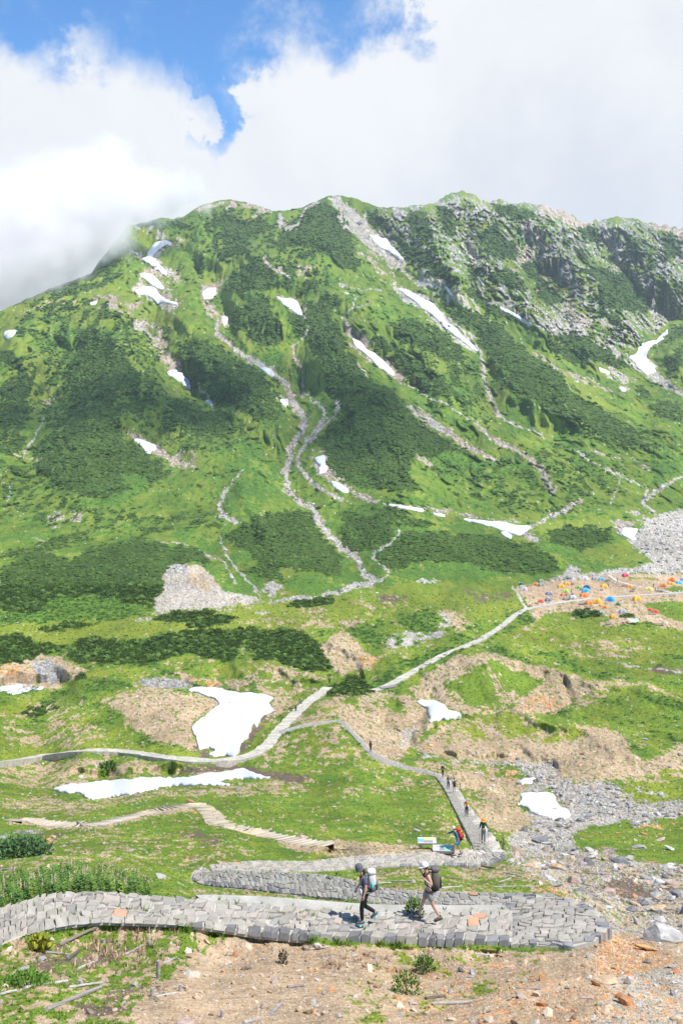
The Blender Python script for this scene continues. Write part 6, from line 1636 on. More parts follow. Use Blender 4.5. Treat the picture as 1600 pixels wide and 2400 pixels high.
# weeds rooted in the joints of the paving
px = np.r_[r.uniform(470, 1180, 60), r.uniform(520, 900, 30), r.uniform(60, 1100, 50)]; py = np.r_[np.interp(px[:60], [470, 800, 1180], [2108, 2128, 2134]) + r.normal(0, 3, 60), np.interp(px[60:90], [520, 900], [2046, 2060]) + r.normal(0, 5, 30), np.interp(px[90:], [60, 240, 600, 1100], [2150, 2130, 2150, 2170]) + r.normal(0, 16, 50)]
gw = G(px, py); gw[:, 2] += .05
scatter('joint_weeds', TUFTS, gw, r.uniform(.07, .2, len(px)), M_LEAF, np.array((.12, .20, .025)) * r.uniform(.7, 1.3, (len(px), 1)), zs=.9, label='small weeds rooted in the joints of the paved path')
# ------------------------------------------------------------------ people
_mc = {}
def cm(name, colr, rough=.8, amp=.12, nscale=12, **k):
    key = (name, colr)
    if key not in _mc: _mc[key] = plain(name, colr, rough, nscale, amp, **k)
    return _mc[key]
def skinned(name, chains, mat, parent, sub=2, root=0):
    """chains: list of lists of (key or xyz, radius); shared keys are joined"""
    co = []; rad = []; ed = []; ids = {}
    for ch in chains:
        prev = None
        for key, p, r_ in ch:
            if key in ids: i = ids[key]
            else:
                i = len(co); ids[key] = i; co.append(tuple(p)); rad.append(r_)
            if prev is not None and prev != i: ed.append((prev, i))
            prev = i
    me = bpy.data.meshes.new(name); me.from_pydata(co, ed, []); me.update()
    o = bpy.data.objects.new(name, me); COL.objects.link(o)
    sm = o.modifiers.new('skin', 'SKIN'); sm.use_smooth_shade = True; sm.branch_smoothing = .4
    if not me.skin_vertices:
        bm = bmesh.new(); bm.from_mesh(me); bm.verts.layers.skin.verify(); bm.to_mesh(me); bm.free()
    for i, sv in enumerate(me.skin_vertices[0].data):
        r_ = rad[i]; sv.radius = r_ if isinstance(r_, tuple) else (r_, r_)
        sv.use_root = (i == root)
    if sub:
        ss = o.modifiers.new('sub', 'SUBSURF'); ss.levels = sub; ss.render_levels = sub
    me.materials.append(mat)
    o.parent = parent
    return o
def shell(name, v, f, mat, parent, smooth=True, sub=0, loc=None):
    me = bpy.data.meshes.new(name); me.from_pydata([tuple(map(float, p)) for p in v], [], [tuple(map(int, q)) for q in f])
    me.polygons.foreach_set('use_smooth', [smooth] * len(me.polygons)); me.materials.append(mat)
    o = bpy.data.objects.new(name, me); COL.objects.link(o)
    if sub:
        ss = o.modifiers.new('sub', 'SUBSURF'); ss.levels = sub; ss.render_levels = sub
    if parent is not None: o.parent = parent
    if loc is not None: o.location = loc
    return o
def blob(c, dims, p=3.0, base=None, bend=0.0):
    v, f = base or ICO3
    a = np.abs(v) ** p; n = (a.sum(1)) ** (1 / p)
    w = v / n[:, None] * np.array(dims) / 2
    w[:, 0] -= bend * (w[:, 2] ** 2)
    return w + np.array(c), f
def J_pose(walk='stride', lean=0.0, arms='down', head=0.0, rnds=None):
    """joint positions for a 1.7 m figure that faces +x"""
    sl = math.sin(lean); P = {}
    def T(x, y, z):      # lean the upper body forward about the hips
        dz = z - .92
        return (x + dz * sl, y, .92 + dz * math.cos(lean))
    P['pel'] = (0, 0, .93); P['spi'] = T(0, 0, 1.12); P['che'] = T(.01, 0, 1.30); P['nek'] = T(.015, 0, 1.45)
    hx, _, hz = T(.03, 0, 1.50)
    P['jaw'] = (hx + .02 + head * .04, 0, hz + .03); P['hed'] = (hx + .025 + head * .09, 0, hz + .12 - head * .02); P['top'] = (hx + .02 + head * .11, 0, hz + .19 - head * .04)
    for s, n in ((1, 'L'), (-1, 'R')):
        P['sh' + n] = T(0, .165 * s, 1.40); P['hip' + n] = (0, .085 * s, .88)
    def leg(n, s, th, kn, y=.085):
        hx_, hy_, hz_ = P['hip' + n]
        k = (hx_ + .43 * math.sin(th), y * s, hz_ - .43 * math.cos(th)); a2 = th - kn
        an = (k[0] + .42 * math.sin(a2), y * s, k[2] - .42 * math.cos(a2))
        P['kn' + n] = k; P['an' + n] = an
        fa = a2 * .6
        P['he' + n] = (an[0] - .06 * math.cos(fa), y * s, an[2] - .045 + .05 * math.sin(-fa)); P['to' + n] = (an[0] + .17 * math.cos(fa), y * s, an[2] - .055 + .17 * math.sin(fa))
    if walk == 'stride': leg('L', 1, -.28, .25); leg('R', -1, .42, .12)
    elif walk == 'lift': leg('L', 1, .30, .34); leg('R', -1, .05, 1.05)
    elif walk == 'step': leg('L', 1, .55, .45); leg('R', -1, -.22, .15)
    elif walk == 'narrow': leg('L', 1, .16, .14); leg('R', -1, -.14, .16)
    else: leg('L', 1, .03, .05, .10); leg('R', -1, -.03, .05, .10)
    def arm(n, s, ex, wr):
        x, y, z = P['sh' + n]
        P['el' + n] = (x + ex[0], y + s * ex[1], z + ex[2]); e = P['el' + n]; P['wr' + n] = (e[0] + wr[0], e[1] + s * wr[1], e[2] + wr[2])
    if arms == 'down': arm('L', 1, (-.03, .05, -.28), (.06, .02, -.24)); arm('R', -1, (.05, .05, -.27), (.12, 0, -.20))
    elif arms == 'strap': arm('L', 1, (-.10, .09, -.25), (.20, -.03, .15)); arm('R', -1, (.08, .05, -.22), (.12, -.10, .26))
    elif arms == 'poles': arm('L', 1, (.02, .08, -.27), (.20, .04, -.03)); arm('R', -1, (.02, .08, -.27), (.20, .04, -.03))
    elif arms == 'reach': arm('L', 1, (-.04, .05, -.28), (.06, .0, -.23)); arm('R', -1, (.25, .04, -.10), (.25, .02, -.03))
    lo = min(P['heL'][2], P['toL'][2], P['heR'][2], P['toR'][2]) - .035
    for k in P: P[k] = (P[k][0], P[k][1], P[k][2] - lo)
    return P
SKINC = (.52, .31, .21)
def hiker(px, py, lift, yaw, label, h=1.70, walk='stride', arms='down', lean=.08, head=0.3, top=(.1, .1, .1), sleeves='long', legs=(.02, .02, .025), short=False, shoe=(.06, .05, .05), sock=None,
          hat=None, hatc=(.6, .6, .6), hair=(.02, .014, .01), longhair=False, near=False, pack=None, packlab=None, packh=.55, poles=(), polelab=None, group=None, loc=None, bib=None):
    if loc is None:
        loc = G([px], [py])[0] + (0, 0, lift)
    root = bpy.data.objects.new('person', None); COL.objects.link(root)
    root.location = loc; s = h / 1.70; root.scale = (s, s, s); root.rotation_euler = (0, 0, yaw)
    tag(root, label, 'person', group)
    P = J_pose(walk, lean, arms, head)
    V_ = lambda k: np.array(P[k])
    SK = cm('skin', SKINC, .6, .05, 20); sub = 2 if near else 1
    ch = [[('pel', P['pel'], .108), ('spi', P['spi'], .098), ('che', P['che'], .115), ('nek', P['nek'], .052), ('jaw', P['jaw'], .062), ('hed', P['hed'], .094), ('top', P['top'], .070)]]
    fing = []
    for n, sg in (('L', 1), ('R', -1)):
        w = V_('wr' + n); d = w - V_('el' + n); d /= np.linalg.norm(d); hd = w + d * .07
        ch.append([('che', P['che'], .12), ('sh' + n, P['sh' + n], .058), ('el' + n, P['el' + n], .040), ('wr' + n, P['wr' + n], .026), ('hd' + n, hd, (.036, .020))])
        ch.append([('pel', P['pel'], .12), ('hip' + n, P['hip' + n], .095), ('kn' + n, P['kn' + n], .057), ('an' + n, P['an' + n], .038), ('bal' + n, (V_('an' + n) * .4 + V_('to' + n) * .6), .032)])
        if near:
            side = np.cross(d, (0, 1, 0)); side /= np.linalg.norm(side) + 1e-6; lat = np.cross(side, d)
            for q in range(4):
                b = hd + side * (.027 - .018 * q) + d * .01; L1 = (.038, .043, .040, .030)[q]
                m = b + d * L1 - lat * .008 * sg; t = m + d * L1 * .7 - lat * .03 * sg
                ch.append([('hd' + n, hd, .02), (n + str(q) + 'a', b, .010), (n + str(q) + 'b', m, .009), (n + str(q) + 'c', t, .008)])
            ch.append([('wr' + n, w, .026), (n + 't1', w + d * .03 + side * .038, .012), (n + 't2', w + d * .062 + side * .052 - lat * .012 * sg, .010)])
    if near:
        hd_ = V_('hed'); ch.append([('hed', P['hed'], .09), ('nose', hd_ + (.098, 0, -.015), .014)])
    skinned('body', ch, SK, root, sub)
    hc = V_('hed'); up = V_('top') - V_('jaw'); up /= np.linalg.norm(up); fw = np.array((up[2], 0, -up[0]))
    R3_ = np.stack([fw, (0, 1, 0), up], 1)
    if near:
        for sg in (1, -1):
            v, f = blob((0, 0, 0), (.018, .026, .014), 2, ICO1); shell('eye', v @ R3_.T + hc + fw * .088 + np.array((0, .034 * sg, 0)) + up * .012, f, cm('eye', (.02, .015, .012), .3), root)
            v, f = blob((0, 0, 0), (.03, .02, .055), 2, ICO1); shell('ear', v @ R3_.T + hc + np.array((0, .096 * sg, 0)), f, SK, root)
        v, f = blob((0, 0, 0), (.012, .045, .014), 2, ICO1); shell('mouth', v @ R3_.T + hc + fw * .085 - up * .052, f, cm('lips', (.40, .16, .13), .5), root)
    # hair
    v, f = ICO2; m = v.copy(); keep = ~((m[:, 0] > .25) & (m[:, 2] < .35))
    m = m * (.108, .106, .112); m[~keep] *= .80
    hm = cm('hair', hair, .6, .2, 30)
    shell('hair', m @ R3_.T + hc + up * .022 - fw * .008, f, hm, root)
    if longhair:
        b = hc - fw * .10 - up * .04
        skinned('ponytail', [[('a', b, .05), ('b', b + (-.03, .03, -.12), .045), ('c', b + (.0, .05, -.24), .035), ('d', b + (.03, .06, -.33), .018)]], hm, root, 1)
    # shirt, trousers
    tm = cm('shirt_cloth', top, .85)
    c2 = [[('pel', V_('pel') + (0, 0, .02), (.140, .116)), ('spi', P['spi'], (.134, .120)), ('che', P['che'], (.160, .135)), ('nek', V_('nek') - (0, 0, .03), .07)]]
    if sleeves == 'none':
        c2 = [[('pel', V_('pel') + (0, 0, .02), .135), ('spi', P['spi'], .142), ('che', P['che'], .165), ('nek', V_('nek') - (0, 0, .03), .07)]]
    if sleeves != 'none':
        for n in 'LR':
            e = V_('el' + n); w = V_('wr' + n); sh = V_('sh' + n)
            cc = [('che', P['che'], .13), ('sh' + n, sh, .078)]
            if sleeves == 'short': cc.append(('h' + n, sh * .25 + e * .75, .070))
            else: cc += [('el' + n, e, .056), ('w' + n, e * .08 + w * .92, .044)]
            c2.append(cc)
    else:
        for n in 'LR': c2.append([('che', P['che'], .13), ('sh' + n, V_('sh' + n) * .85 + V_('che') * .15 + (0, 0, .01), .072)])
    skinned('shirt', c2, tm, root, sub)
    lm = cm('trouser_cloth', legs, .85)
    c3 = [[('pel', P['pel'], (.142, .118)), ('wa', V_('pel') + (0, 0, .10), (.125, .10))]]
    for n in 'LR':
        hp = V_('hip' + n); k = V_('kn' + n); a = V_('an' + n)
        cc = [('pel', P['pel'], .13), ('hip' + n, hp, .112)]
        cc += [('t' + n, hp * .28 + k * .72, .092)] if short else [('kn' + n, k, .075), ('a' + n, k * .06 + a * .94, .056)]
        c3.append(cc)
    skinned('shorts' if short else 'trousers', c3, lm, root, sub)
    for n in 'LR':
        a = V_('an' + n); h_ = V_('he' + n); t = V_('to' + n)
        sm_ = cm('boot', shoe, .7)
        if sock: skinned('sock', [[('a', a + (0, 0, .09), .046), ('b', a, .046)]], cm('sock', sock, .9), root, 1)
        d = t - h_; ln = np.linalg.norm(d); d /= ln; u2 = np.array((-d[2], 0, d[0]))
        v, f = blob((0, 0, 0), (ln + .045, .09, .08), 3, ICO2)
        v[:, 2] *= np.interp(v[:, 0], [-.1, .15], [1.15, .8]); Rm = np.stack([d, (0, 1, 0), u2], 1)
        b = shell('boot', v @ Rm.T + (h_ + t) / 2 + u2 * .02, f, sm_, root)
        v, f = blob((0, 0, 0), (ln + .055, .095, .025), 5, ICO2)
        shell('sole', v @ Rm.T + (h_ + t) / 2 - u2 * .022, f, cm('sole', bib or (.03, .03, .03), .8), b)
    # head wear
    if hat:
        hmx = cm('hat_cloth', hatc, .85, .18 if hat != 'beanie' else .5, 40)
        v, f = ICO3; m = v[:]; keepf = [q for q in f if (m[q][:, 2] > -.05).all()]
        top_v = m * (.122, .118, .125 if hat != 'sunhat' else .12)
        if hat == 'beanie':
            keepf = [q for q in f if (m[q][:, 2] > -.35).all()]; top_v = m * (.125, .12, .135)
        ho = shell('cap' if hat == 'cap' else ('beanie' if hat == 'beanie' else 'sun_hat'), top_v @ R3_.T + hc + up * .045, keepf, hmx, root)
        n_ = 24; bv = []; bf = []
        for i in range(n_):
            a = 2 * math.pi * i / n_; ca, sa = math.cos(a), math.sin(a)
            if hat == 'sunhat': ro = .215; dz = -.035
            elif hat == 'cap': ro = .12 + .085 * max(0, ca) ** 1.5; dz = -.03 * max(0, ca)
            else: ro = .128; dz = -.045
            bv += [(ca * .115, sa * .112, 0), (ca * ro, sa * min(ro, .12 if hat == 'cap' else 1), dz), (ca * ro, sa * min(ro, .12 if hat == 'cap' else 1), dz + .008), (ca * .115, sa * .112, .02)]
        for i in range(n_):
            a0 = i * 4; a1 = ((i + 1) % n_) * 4
            for q in range(4): bf.append((a0 + q, a0 + (q + 1) % 4, a1 + (q + 1) % 4, a1 + q))
        shell('brim', np.array(bv) @ R3_.T + hc + up * (.03 if hat != 'beanie' else .01), bf, hmx, ho)
        if hat == 'beanie':
            v, f = blob((0, 0, 0), (.06, .06, .06), 2, ICO2); shell('bobble', v + hc + up * .14 - fw * .10 + fw * .17, f, hmx, ho)
    M_ = root
    Rz = Matrix.Rotation(yaw, 3, 'Z')
    def world(p): return np.array(loc) + np.array(Rz @ Vector(tuple(p))) * s
    if pack:
        br = bpy.data.objects.new('backpack', None); COL.objects.link(br)
        lx = V_('che') * .55 + V_('spi') * .45 + np.array((-.235, 0, .0)); tl = lean
        br.location = world(lx); br.rotation_euler = (0, 0, yaw); br.scale = (s, s, s)
        tag(br, packlab, 'backpack', None)
        pm = cm('pack_cloth', pack, .8, .25, 9); dk = cm('pack_dark', tuple(c * .25 for c in pack), .85)
        rt = np.array(((math.cos(tl), 0, math.sin(tl)), (0, 1, 0), (-math.sin(tl), 0, math.cos(tl))))
        def put(name, c, d, mat, par, p=3.2, bs=None):
            v, f = blob(c, d, p, bs or ICO3); return shell(name, v @ rt.T, f, mat, par)
        bd = put('pack_body', (0, 0, 0), (.25, .31, packh), pm, br)
        put('lid', (-.01, 0, packh * .5), (.27, .30, .15), pm, br); put('front_pocket', (-.13, 0, -packh * .14), (.10, .24, packh * .5), pm if not near else dk, br, bs=ICO2)
        for sg in (1, -1):
            put('side_pocket', (0, .165 * sg, -packh * .28), (.14, .07, packh * .3), dk, br, bs=ICO2)
            skinned('strap', [[('a', (.11, .09 * sg, packh * .40), .022), ('b', (.22, .115 * sg, packh * .42), .024), ('c', (.345, .12 * sg, packh * .20), .024), ('d', (.34, .15 * sg, -packh * .10), .02), ('e', (.12, .16 * sg, -packh * .36), .016)]], dk, br, 1)
        put('hip_belt', (.17, 0, -packh * .47), (.34, .36, .07), dk, br, 4, ICO2)
        if near and longhair:
            put('pack_base', (-.02, 0, -packh * .26), (.265, .325, packh * .46), cm('pack_black', (.02, .02, .022), .85), br)
            v, f = blob((.02, .19, -packh * .10), (.075, .075, .2), 3, ICO2); shell('bottle', v, f, cm('bottle', (.05, .55, .62), .4), br)
    for i, n in enumerate(poles):
        w = V_('wr' + n); sg = 1 if n == 'L' else -1
        a = world(w + (.03, 0, .10)); tip = world(np.array((w[0] + (.12 if arms != 'reach' else .02), w[1] + sg * .05, 0.0)))
        tip[2] = min(tip[2], a[2] - .9 * s)
        po = bpy.data.objects.new('trekking_pole', None); COL.objects.link(po); po.location = tip
        v, f = tube((0, 0, 0), a - tip, .009, .011, 6, 0, 0, 1)
        shell('shaft', v, f, cm('pole_alloy', (.05, .05, .055), .4), po)
        d = (a - tip); d /= np.linalg.norm(d); v, f = tube(a - tip - d * .12, a - tip + d * .02, .02, .022, 8, 0, 0, 1)
        shell('grip', v, f, cm('grip', (.02, .02, .02), .7), po)
        tag(po, polelab[i], 'trekking pole')
    return root, P, world

PI_ = math.pi
LP = .17
# two hikers on the near loop
w1, P1, W1 = hiker(856, 2177, LP, PI_ + .12, 'woman-like hiker in navy tee and black leggings with patterned knit cap, walking left on the near paved loop', h=1.68, walk='lift', arms='down', lean=.10, head=.75, top=(.075, .085, .15), sleeves='short',
      legs=(.014, .014, .018), shoe=(.09, .085, .09), bib=(.05, .45, .50), hat='beanie', hatc=(.10, .10, .11), longhair=True, near=True, pack=(.55, .54, .52), packlab='pale grey and black backpack with a turquoise bottle worn by the first near hiker', packh=.58)
w1['label'] = 'hiker in navy tee, black leggings and dark knit cap walking left on the near loop'
v, f = blob((.16, .10, 1.02), (.10, .22, .22), 4, ICO2)
pch = shell('waist_pouch', v, f, cm('pouch', (.48, .48, .52), .8), None); pch.parent = w1
hiker(1004, 2171, LP, PI_ + .05, 'hiker in white sleeveless top, grey shorts and white cap on the near loop', h=1.70, walk='stride', arms='strap', lean=.06, head=.35, top=(.62, .63, .64), sleeves='none',
      legs=(.26, .25, .245), short=True, shoe=(.10, .075, .06), sock=(.02, .02, .022), hat='cap', hatc=(.62, .61, .58), hair=(.05, .03, .02), near=True, pack=(.13, .115, .10), packlab='tall brown-grey backpack worn by the hiker in white and grey', packh=.66)
# on the upper loop and up the lane
hiker(1072, 2013, LP, PI_ + .25, 'hiker in blue jacket and blue shorts with a pole beside the information boards', h=1.72, walk='step', arms='reach', lean=.30, head=.4, top=(.045, .16, .27), legs=(.03, .22, .62), short=True, shoe=(.16, .10, .08), sock=(.015, .015, .02),
      hat='cap', hatc=(.55, .47, .36), near=True, pack=(.58, .06, .035), packlab='big red backpack worn by the hiker in blue', packh=.66, poles=('R',), polelab=['trekking pole planted ahead by the hiker in blue'])
hiker(1132, 1982, LP, -PI_ / 2 - .05, 'hiker in dark green jacket and wide orange sun hat on the lane', h=1.68, walk='narrow', arms='poles', lean=.05, head=.6, top=(.025, .10, .055), legs=(.20, .20, .21), shoe=(.35, .34, .33),
      hat='sunhat', hatc=(.70, .27, .045), near=True, poles=('L', 'R'), polelab=['left trekking pole of the hiker in the orange sun hat', 'right trekking pole of the hiker in the orange sun hat'])
hiker(1093, 1917, LP, -PI_ / 2, 'hiker in loose orange jacket and grey hat walking down the lane', h=1.68, walk='narrow', arms='poles', lean=.1, head=.8, top=(.58, .24, .04), legs=(.045, .05, .03), hat='cap', hatc=(.28, .30, .36), poles=('L', 'R'),
      polelab=['left trekking pole of the hiker in the orange jacket', 'right trekking pole of the hiker in the orange jacket'])
hiker(1050, 1852, LP, -PI_ / 2 + .2, 'hiker in teal top and dark trousers with a red cap on the lane', h=1.72, walk='stand', arms='poles', top=(.05, .20, .22), legs=(.015, .015, .018), hat='cap', hatc=(.50, .12, .12))
hiker(1064, 1860, LP, PI_ / 2 + .1, 'hiker in pink top and shorts walking away up the lane', h=1.66, walk='narrow', arms='down', top=(.60, .30, .26), legs=(.02, .02, .03), short=True, hat='cap', hatc=(.05, .07, .15), pack=(.05, .06, .12), packlab='small navy backpack on the hiker in pink', packh=.36)
hiker(1037, 1823, LP, -PI_ / 2 - .2, 'dark clad hiker coming round the upper bend of the lane', h=1.72, walk='narrow', arms='down', top=(.03, .03, .04), legs=(.03, .025, .05), hat='cap', hatc=(.35, .35, .37))
hiker(868, 1764, LP, -PI_ / 2, 'hiker in brown and black alone on the upper lane', h=1.72, walk='narrow', arms='down', top=(.16, .07, .05), legs=(.02, .02, .025), hat='cap', hatc=(.03, .03, .04), pack=(.04, .04, .05), packlab='dark backpack on the lone hiker on the upper lane', packh=.5)
hiker(693, 1674, .25, PI_ / 2 - .6, 'hiker in black on the valley path below the snowfield junction, nearer of a pair', h=1.72, walk='narrow', arms='down', top=(.03, .035, .05), legs=(.02, .02, .03), pack=(.03, .08, .10), packlab='dark teal backpack on the nearer hiker of the valley pair', packh=.5)
hiker(706, 1660, .25, PI_ / 2 - .6, 'hiker in blue with white cap on the valley path, farther of a pair', h=1.70, walk='narrow', arms='down', top=(.08, .14, .34), legs=(.05, .07, .14), hat='cap', hatc=(.6, .6, .6))
hiker(772, 1606, .25, PI_ / 2, 'lone dark figure where the valley path meets the pine bush', h=1.72, walk='narrow', arms='down', top=(.05, .045, .05), legs=(.03, .03, .03), pack=(.10, .08, .06), packlab='brown backpack on the lone figure by the pine bush', packh=.5)
def Q5(x, y): return (1180 + x / 3.733, 1330 + y / 3.733)
for x, y, t, l, w_ in [(993, 124, (.06, .06, .12), (.02, .02, .03), 'person in dark clothes standing where the camp paths part'), (1306, 176, (.05, .05, .08), (.02, .02, .03), 'person in dark clothes beside the pale yellow tent'), (1322, 210, (.04, .05, .12), (.10, .14, .35), 'person in navy and blue beside the table near the pale yellow tent'),
                       (1347, 196, (.03, .03, .04), (.02, .02, .03), 'person in black behind the table near the pale yellow tent'), (1525, 200, (.40, .05, .10), (.03, .03, .04), 'person in crimson by the green strip at the right edge of the camp'), (1166, 50, (.10, .06, .05), (.03, .03, .04), 'person in brown standing at the upper edge of the camp'),
                       (522, 282, (.55, .55, .58), (.03, .04, .10), 'person in white at the busy table among the tents'), (574, 282, (.65, .38, .05), (.03, .04, .10), 'person in yellow at the busy table among the tents'), (588, 224, (.08, .06, .05), (.03, .03, .04), 'person in dark clothes beside the lime tent'), (912, 170, (.30, .22, .20), (.1, .08, .08), 'person in brown behind the golden tent by the table')]:
    hiker(*Q5(x, y), .02, rnd.uniform(0, 6.28), w_, walk='stand', top=t, legs=l, h=1.68)
# ------------------------------------------------------------------ camp
TC = {'red': (.62, .04, .09), 'white': (.62, .62, .64), 'grey': (.33, .34, .37), 'light blue': (.10, .42, .70), 'orange': (.80, .20, .03), 'olive': (.24, .27, .16), 'grey-green': (.24, .28, .22), 'lilac': (.50, .46, .50), 'golden': (.86, .42, .02), 'amber': (.84, .33, .02),
      'green': (.17, .42, .06), 'navy': (.02, .07, .20), 'sky blue': (.02, .45, .70), 'lime': (.38, .62, .04), 'violet-grey': (.20, .18, .28), 'slate': (.16, .18, .25), 'scarlet': (.75, .08, .03), 'blue': (.01, .30, .62), 'dark green': (.06, .17, .08), 'sage': (.36, .44, .30), 'pale yellow': (.62, .60, .18), 'black': (.04, .045, .06)}
def tent(x, y, w, colr, label, tall=1.0, second=None):
    px, py = Q5(x, y); g = G([px], [py])[0]
    W_ = w / 3.733 * g[1] / F / 2; D_w = W_ * .82; H_ = W_ * .98 * tall
    root = bpy.data.objects.new('tent', None); COL.objects.link(root); root.location = g + (0, D_w, .03)
    yaw = rnd.uniform(-.5, .5); root.rotation_euler = (0, 0, yaw)
    tag(root, label, 'tent', 'tents pitched on the camp ground')
    n = 14; v = []; f = []
    for i in range(n + 1):
        for j in range(n + 1):
            u, t = -1 + 2 * i / n, -1 + 2 * j / n
            m = max(abs(u), abs(t)); rr = math.hypot(u, t)
            z = H_ * (1 - m ** 2.1) ** .72 * (1 + .06 * (1 - abs(abs(u) - abs(t))) * m)
            k = 1 - .10 * abs(u * t) ** 2
            v.append((u * W_ * k * (1 + .04 * math.sin(5 * t)), t * D_w * k, z))
    for i in range(n):
        for j in range(n):
            a = i * (n + 1) + j; f.append((a, a + n + 1, a + n + 2, a + 1))
    cmn = cm('tent_fly', colr, .55, .10, 3)
    can = shell('canopy', v, f, cmn, root, True)
    if second:
        fs = [q for q in f if v[q[0]][0] > W_ * .15]
        shell('side_panel', [(a * 1.02, b * 1.02, c * 1.02 + .01) for a, b, c in v], fs, cm('tent_fly', second, .55, .1, 3), root)
    # door on the side facing the path
    dv = []; df = []
    for i in range(7):
        for j in range(5):
            u = (-.42 + .84 * i / 6) * (1 - .75 * j / 4); t = -1.0 + .62 * j / 4
            m = max(abs(u), abs(t)); z = H_ * (1 - m ** 2.1) ** .72 * 1.03 + .02
            dv.append((u * W_, t * D_w * 1.02 - .02, z))
    for i in range(6):
        for j in range(4): a = i * 5 + j; df.append((a, a + 5, a + 6, a + 1))
    shell('door', dv, df, cm('tent_door', tuple(c * .6 for c in colr), .6), root)
    # poles crossing over the top
    for sg in (1, -1):
        ch = []
        for i in range(9):
            t = -1 + 2 * i / 8; z = H_ * (1 - abs(t) ** 2.1) ** .72 * (1 + .06 * abs(t)) + .015
            ch.append((i, (t * W_ * .95, sg * t * D_w * .95, z), .018))
        skinned('pole', [ch], cm('tent_pole', (.5, .5, .5), .4), root, 0)
    # guy lines at the four corners of the fly
    q = []
    for sx, sy in ((-1, -1), (1, -1), (1, 1), (-1, 1)):
        vv, ff = tube((sx * W_ * 1.15, sy * D_w * 1.15, -.02), (sx * W_ * .9, sy * D_w * .9, H_ * .15), .012, .012, 4, 0, 0, 1)
        shell('guy_line', vv, ff, cm('cord', (.5, .45, .4), .8), root)
TENTS = [
 (1068, 82, 58, 'red', 'crimson tent alone at the top of the camp where the paths meet'), (716, 110, 60, 'white', 'white tent at the upper edge of the camp'), (800, 106, 52, 'grey', 'grey tent between the white one and the light blue one'), (862, 112, 50, 'light blue', 'light blue tent at the upper edge of the camp beside a table'),
 (285, 162, 54, 'orange', 'orange tent at the upper left, touching the grey-green one'), (330, 166, 62, 'grey-green', 'grey-green tent right of the upper left orange one'), (328, 128, 50, 'olive', 'olive tent hidden in the grass at the top left of the camp'), (182, 203, 58, 'lilac', 'pale lilac tent at the left end of the camp'), (160, 178, 44, 'sage', 'sage tent behind the pale lilac one'),
 (152, 156, 44, 'black', 'dark tarp-like tent farthest left in the camp'), (508, 177, 62, 'golden', 'golden tent in the upper middle, left and lower of a pair'), (556, 154, 56, 'amber', 'amber tent in the upper middle, right and higher of a pair'), (653, 186, 50, 'green', 'green tent left of the navy one'), (732, 186, 62, 'navy', 'navy tent behind the sky blue one'),
 (720, 215, 66, 'sky blue', 'sky blue tent in front of the navy one'), (883, 180, 64, 'golden', 'golden tent with a person behind it in the upper middle'), (1107, 178, 52, 'amber', 'amber tent beside the long dark table'), (548, 220, 54, 'lime', 'lime green tent behind the busy table'), (528, 252, 56, 'orange', 'orange and navy two-tone tent behind the busy table'),
 (610, 272, 56, 'white', 'white tent right of the busy table'), (398, 245, 60, 'violet-grey', 'violet-grey tent standing alone left of the busy table'), (706, 260, 72, 'orange', 'orange tent in the centre of the camp above the path'), (392, 297, 56, 'slate', 'slate tent beside the scarlet one near the path'), (326, 308, 54, 'scarlet', 'scarlet tent near the path at the left of the camp'),
 (750, 326, 70, 'orange', 'orange tent just below the path beside a table'), (824, 315, 78, 'golden', 'large golden tent just below the path'), (938, 298, 80, 'blue', 'large blue tent just below the path'), (1004, 334, 50, 'dark green', 'dark green tent below the large blue one'), (1172, 292, 78, 'golden', 'golden tent alone below the path on the right'),
 (856, 342, 38, 'amber', 'small amber tent below the large golden one'), (888, 358, 38, 'orange', 'small pointed orange tent below the large golden one'), (860, 403, 50, 'sage', 'sage green tent at the end of the dark pine bush'), (955, 446, 50, 'amber', 'tall amber tent lowest in the camp beside a small bush'), (1045, 402, 66, 'grey', 'grey tent behind the low bushes'),
 (1282, 380, 44, 'scarlet', 'small scarlet tent at the edge of the round green patch'), (1332, 402, 62, 'scarlet', 'larger scarlet tent by the table at the round green patch'), (1278, 208, 70, 'pale yellow', 'pale yellow tent left of the group of people'), (1405, 172, 62, 'orange', 'orange tent right of the group of people'), (1465, 155, 54, 'amber', 'amber tent in the row at the right edge'),
 (1480, 127, 72, 'orange', 'large orange tent at the top of the right-hand row'), (1532, 146, 52, 'sky blue', 'sky blue tent in the row at the right edge'), (1572, 120, 50, 'blue', 'blue tent cut by the right edge'), (1400, 60, 52, 'olive', 'olive tent at the far upper right edge of the camp'),
]
for i, (x, y, w, c, lab) in enumerate(TENTS):
    tent(x, y, w, TC[c], lab, tall=1.25 if 'tall' in lab or 'pointed' in lab else 1.0, second=(.03, .07, .20) if 'two-tone' in lab else None)
def bx(c, d, bev=.0):
    x, y, z = c; a, b, h = d[0] / 2, d[1] / 2, d[2] / 2
    v = [(x + i * a, y + j * b, z + k * h) for i in (-1, 1) for j in (-1, 1) for k in (-1, 1)]
    return v, [(0, 1, 3, 2), (4, 6, 7, 5), (0, 4, 5, 1), (2, 3, 7, 6), (0, 2, 6, 4), (1, 5, 7, 3)]
WOOD = cm('grey_boards', (.22, .20, .185), .85, .3, 6)
